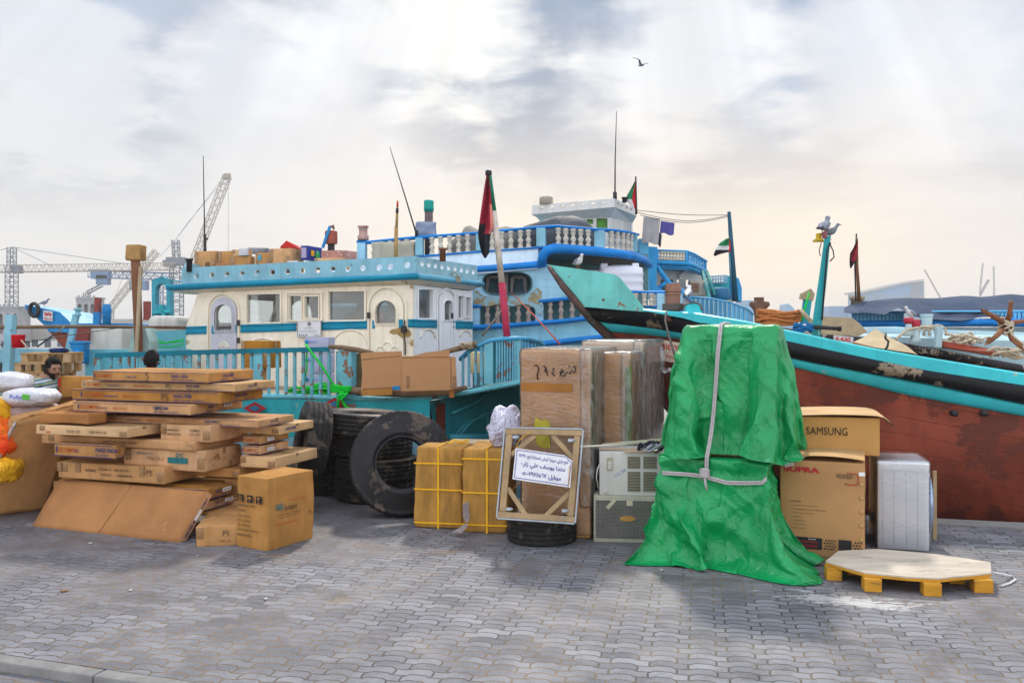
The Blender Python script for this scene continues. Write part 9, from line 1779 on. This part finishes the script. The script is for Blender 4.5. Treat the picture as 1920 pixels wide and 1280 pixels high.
for k in range(5): f.tube([pR(620 + 38 * w, 733 - k * 2.2 + 1.5 * math.sin(w * 5 + k), .14 + .05 * math.sin(math.pi * w)) for w in [j / 8 for j in range(9)]], .018, 6)
f.tube([pR(645, 735, .2), pR(640, 748, .2), pR(648, 762, .18), pR(657, 768, .18)], .02, 6); f.tube([pR(640, 735, .2), pR(634, 750, .2), pR(634, 769, .18)], .02, 6); f.tube([pR(652, 735, .2), pR(640, 750, .22), pR(632, 745, .2), pR(645, 738, .22)], .02, 6); f.build('knot', ROPEGN, t)
t = f = MB(); f.tube([P(959, 549, 19.6), P(1000, 590, 16), P(1050, 645, 12.5)], .012, 5); tag(f.build('orange_line', mat('orange_line', (.50, .07, .03), .7)), 'thin orange line running down from the oval window to the quay', 'rope')
f = MB(); f.tube([P(957, 549, 19.6), P(935, 590, 17), P(905, 628, 14)], .022, 6); tag(f.build('brown_line', ROPEG), 'thick brown line running left from the oval window to the stern gallery', 'rope')
f = MB(); random.seed(3)
for k in range(8): f.tube([pR(862 + random.uniform(0, 26), 648 + random.uniform(-6, 6), .08 + random.uniform(0, .1)) for _ in range(5)], .014, 5)
tag(f.build('rag', WOODL), 'tangled pale rag and twine at the start of the stern gallery rail', 'rag')
random.seed(21); LIT = mat('litter_white', (.6, .6, .58), .8); LITB = mat('litter_brown', (.25, .15, .08), .9)
for x, y, r_, m, lb in ((170, 1018, .02, LIT, 'white speck of litter on the paving before the leaning brown carton'), (371, 1041, .012, LIT, 'tiny white scrap below the upright printed carton'), (590, 957, .03, LITB, 'brown cardboard scrap on the paving left of the largest tyre'), (245, 1106, .016, LIT, 'white chip of litter at lower left of the paving'),
                        (120, 1107, .03, LITB, 'dark brown leaf of litter near the lower left kerb'), (498, 1122, .014, LIT, 'small white scrap on the open paving left of centre'), (1005, 1072, .012, LITB, 'brown crumb of litter in front of the small car tyre'), (1240, 1068, .016, LIT, 'white scrap beside the left hem of the green tarpaulin'),
                        (1294, 1068, .02, LITB, 'brown wood chip lying at the tarpaulin hem'), (1170, 1014, .02, LIT, 'white paper scrap before the mesh fronted cabinet')):
    f = MB(); c = G(x, y, .006); f.prism([c + Vector((r_ * math.cos(6.283 * i / 5) * random.uniform(.6, 1.4), r_ * math.sin(6.283 * i / 5), random.uniform(0, .004))) for i in range(5)], (0, 0, .003)); tag(f.build('litter_scrap', m), lb, 'litter', 'scraps of litter on the paving')
# ------------------------------------------------------------------ haze
hz = bpy.data.materials.new('haze_air'); hz.use_nodes = True; ns = hz.node_tree.nodes; ns.clear(); o_ = ns.new('ShaderNodeOutputMaterial'); pv = ns.new('ShaderNodeVolumePrincipled'); pv.inputs['Color'].default_value = (.93, .93, .95, 1); pv.inputs['Density'].default_value = .0006; pv.inputs['Anisotropy'].default_value = .3
hz.node_tree.links.new(pv.outputs[0], o_.inputs['Volume'])
mb = MB(); mb.abox(-2100, 2100, -70, 2100, -5, 60); ho = mb.build('haze', hz); tag(ho, None, None, kind='stuff')
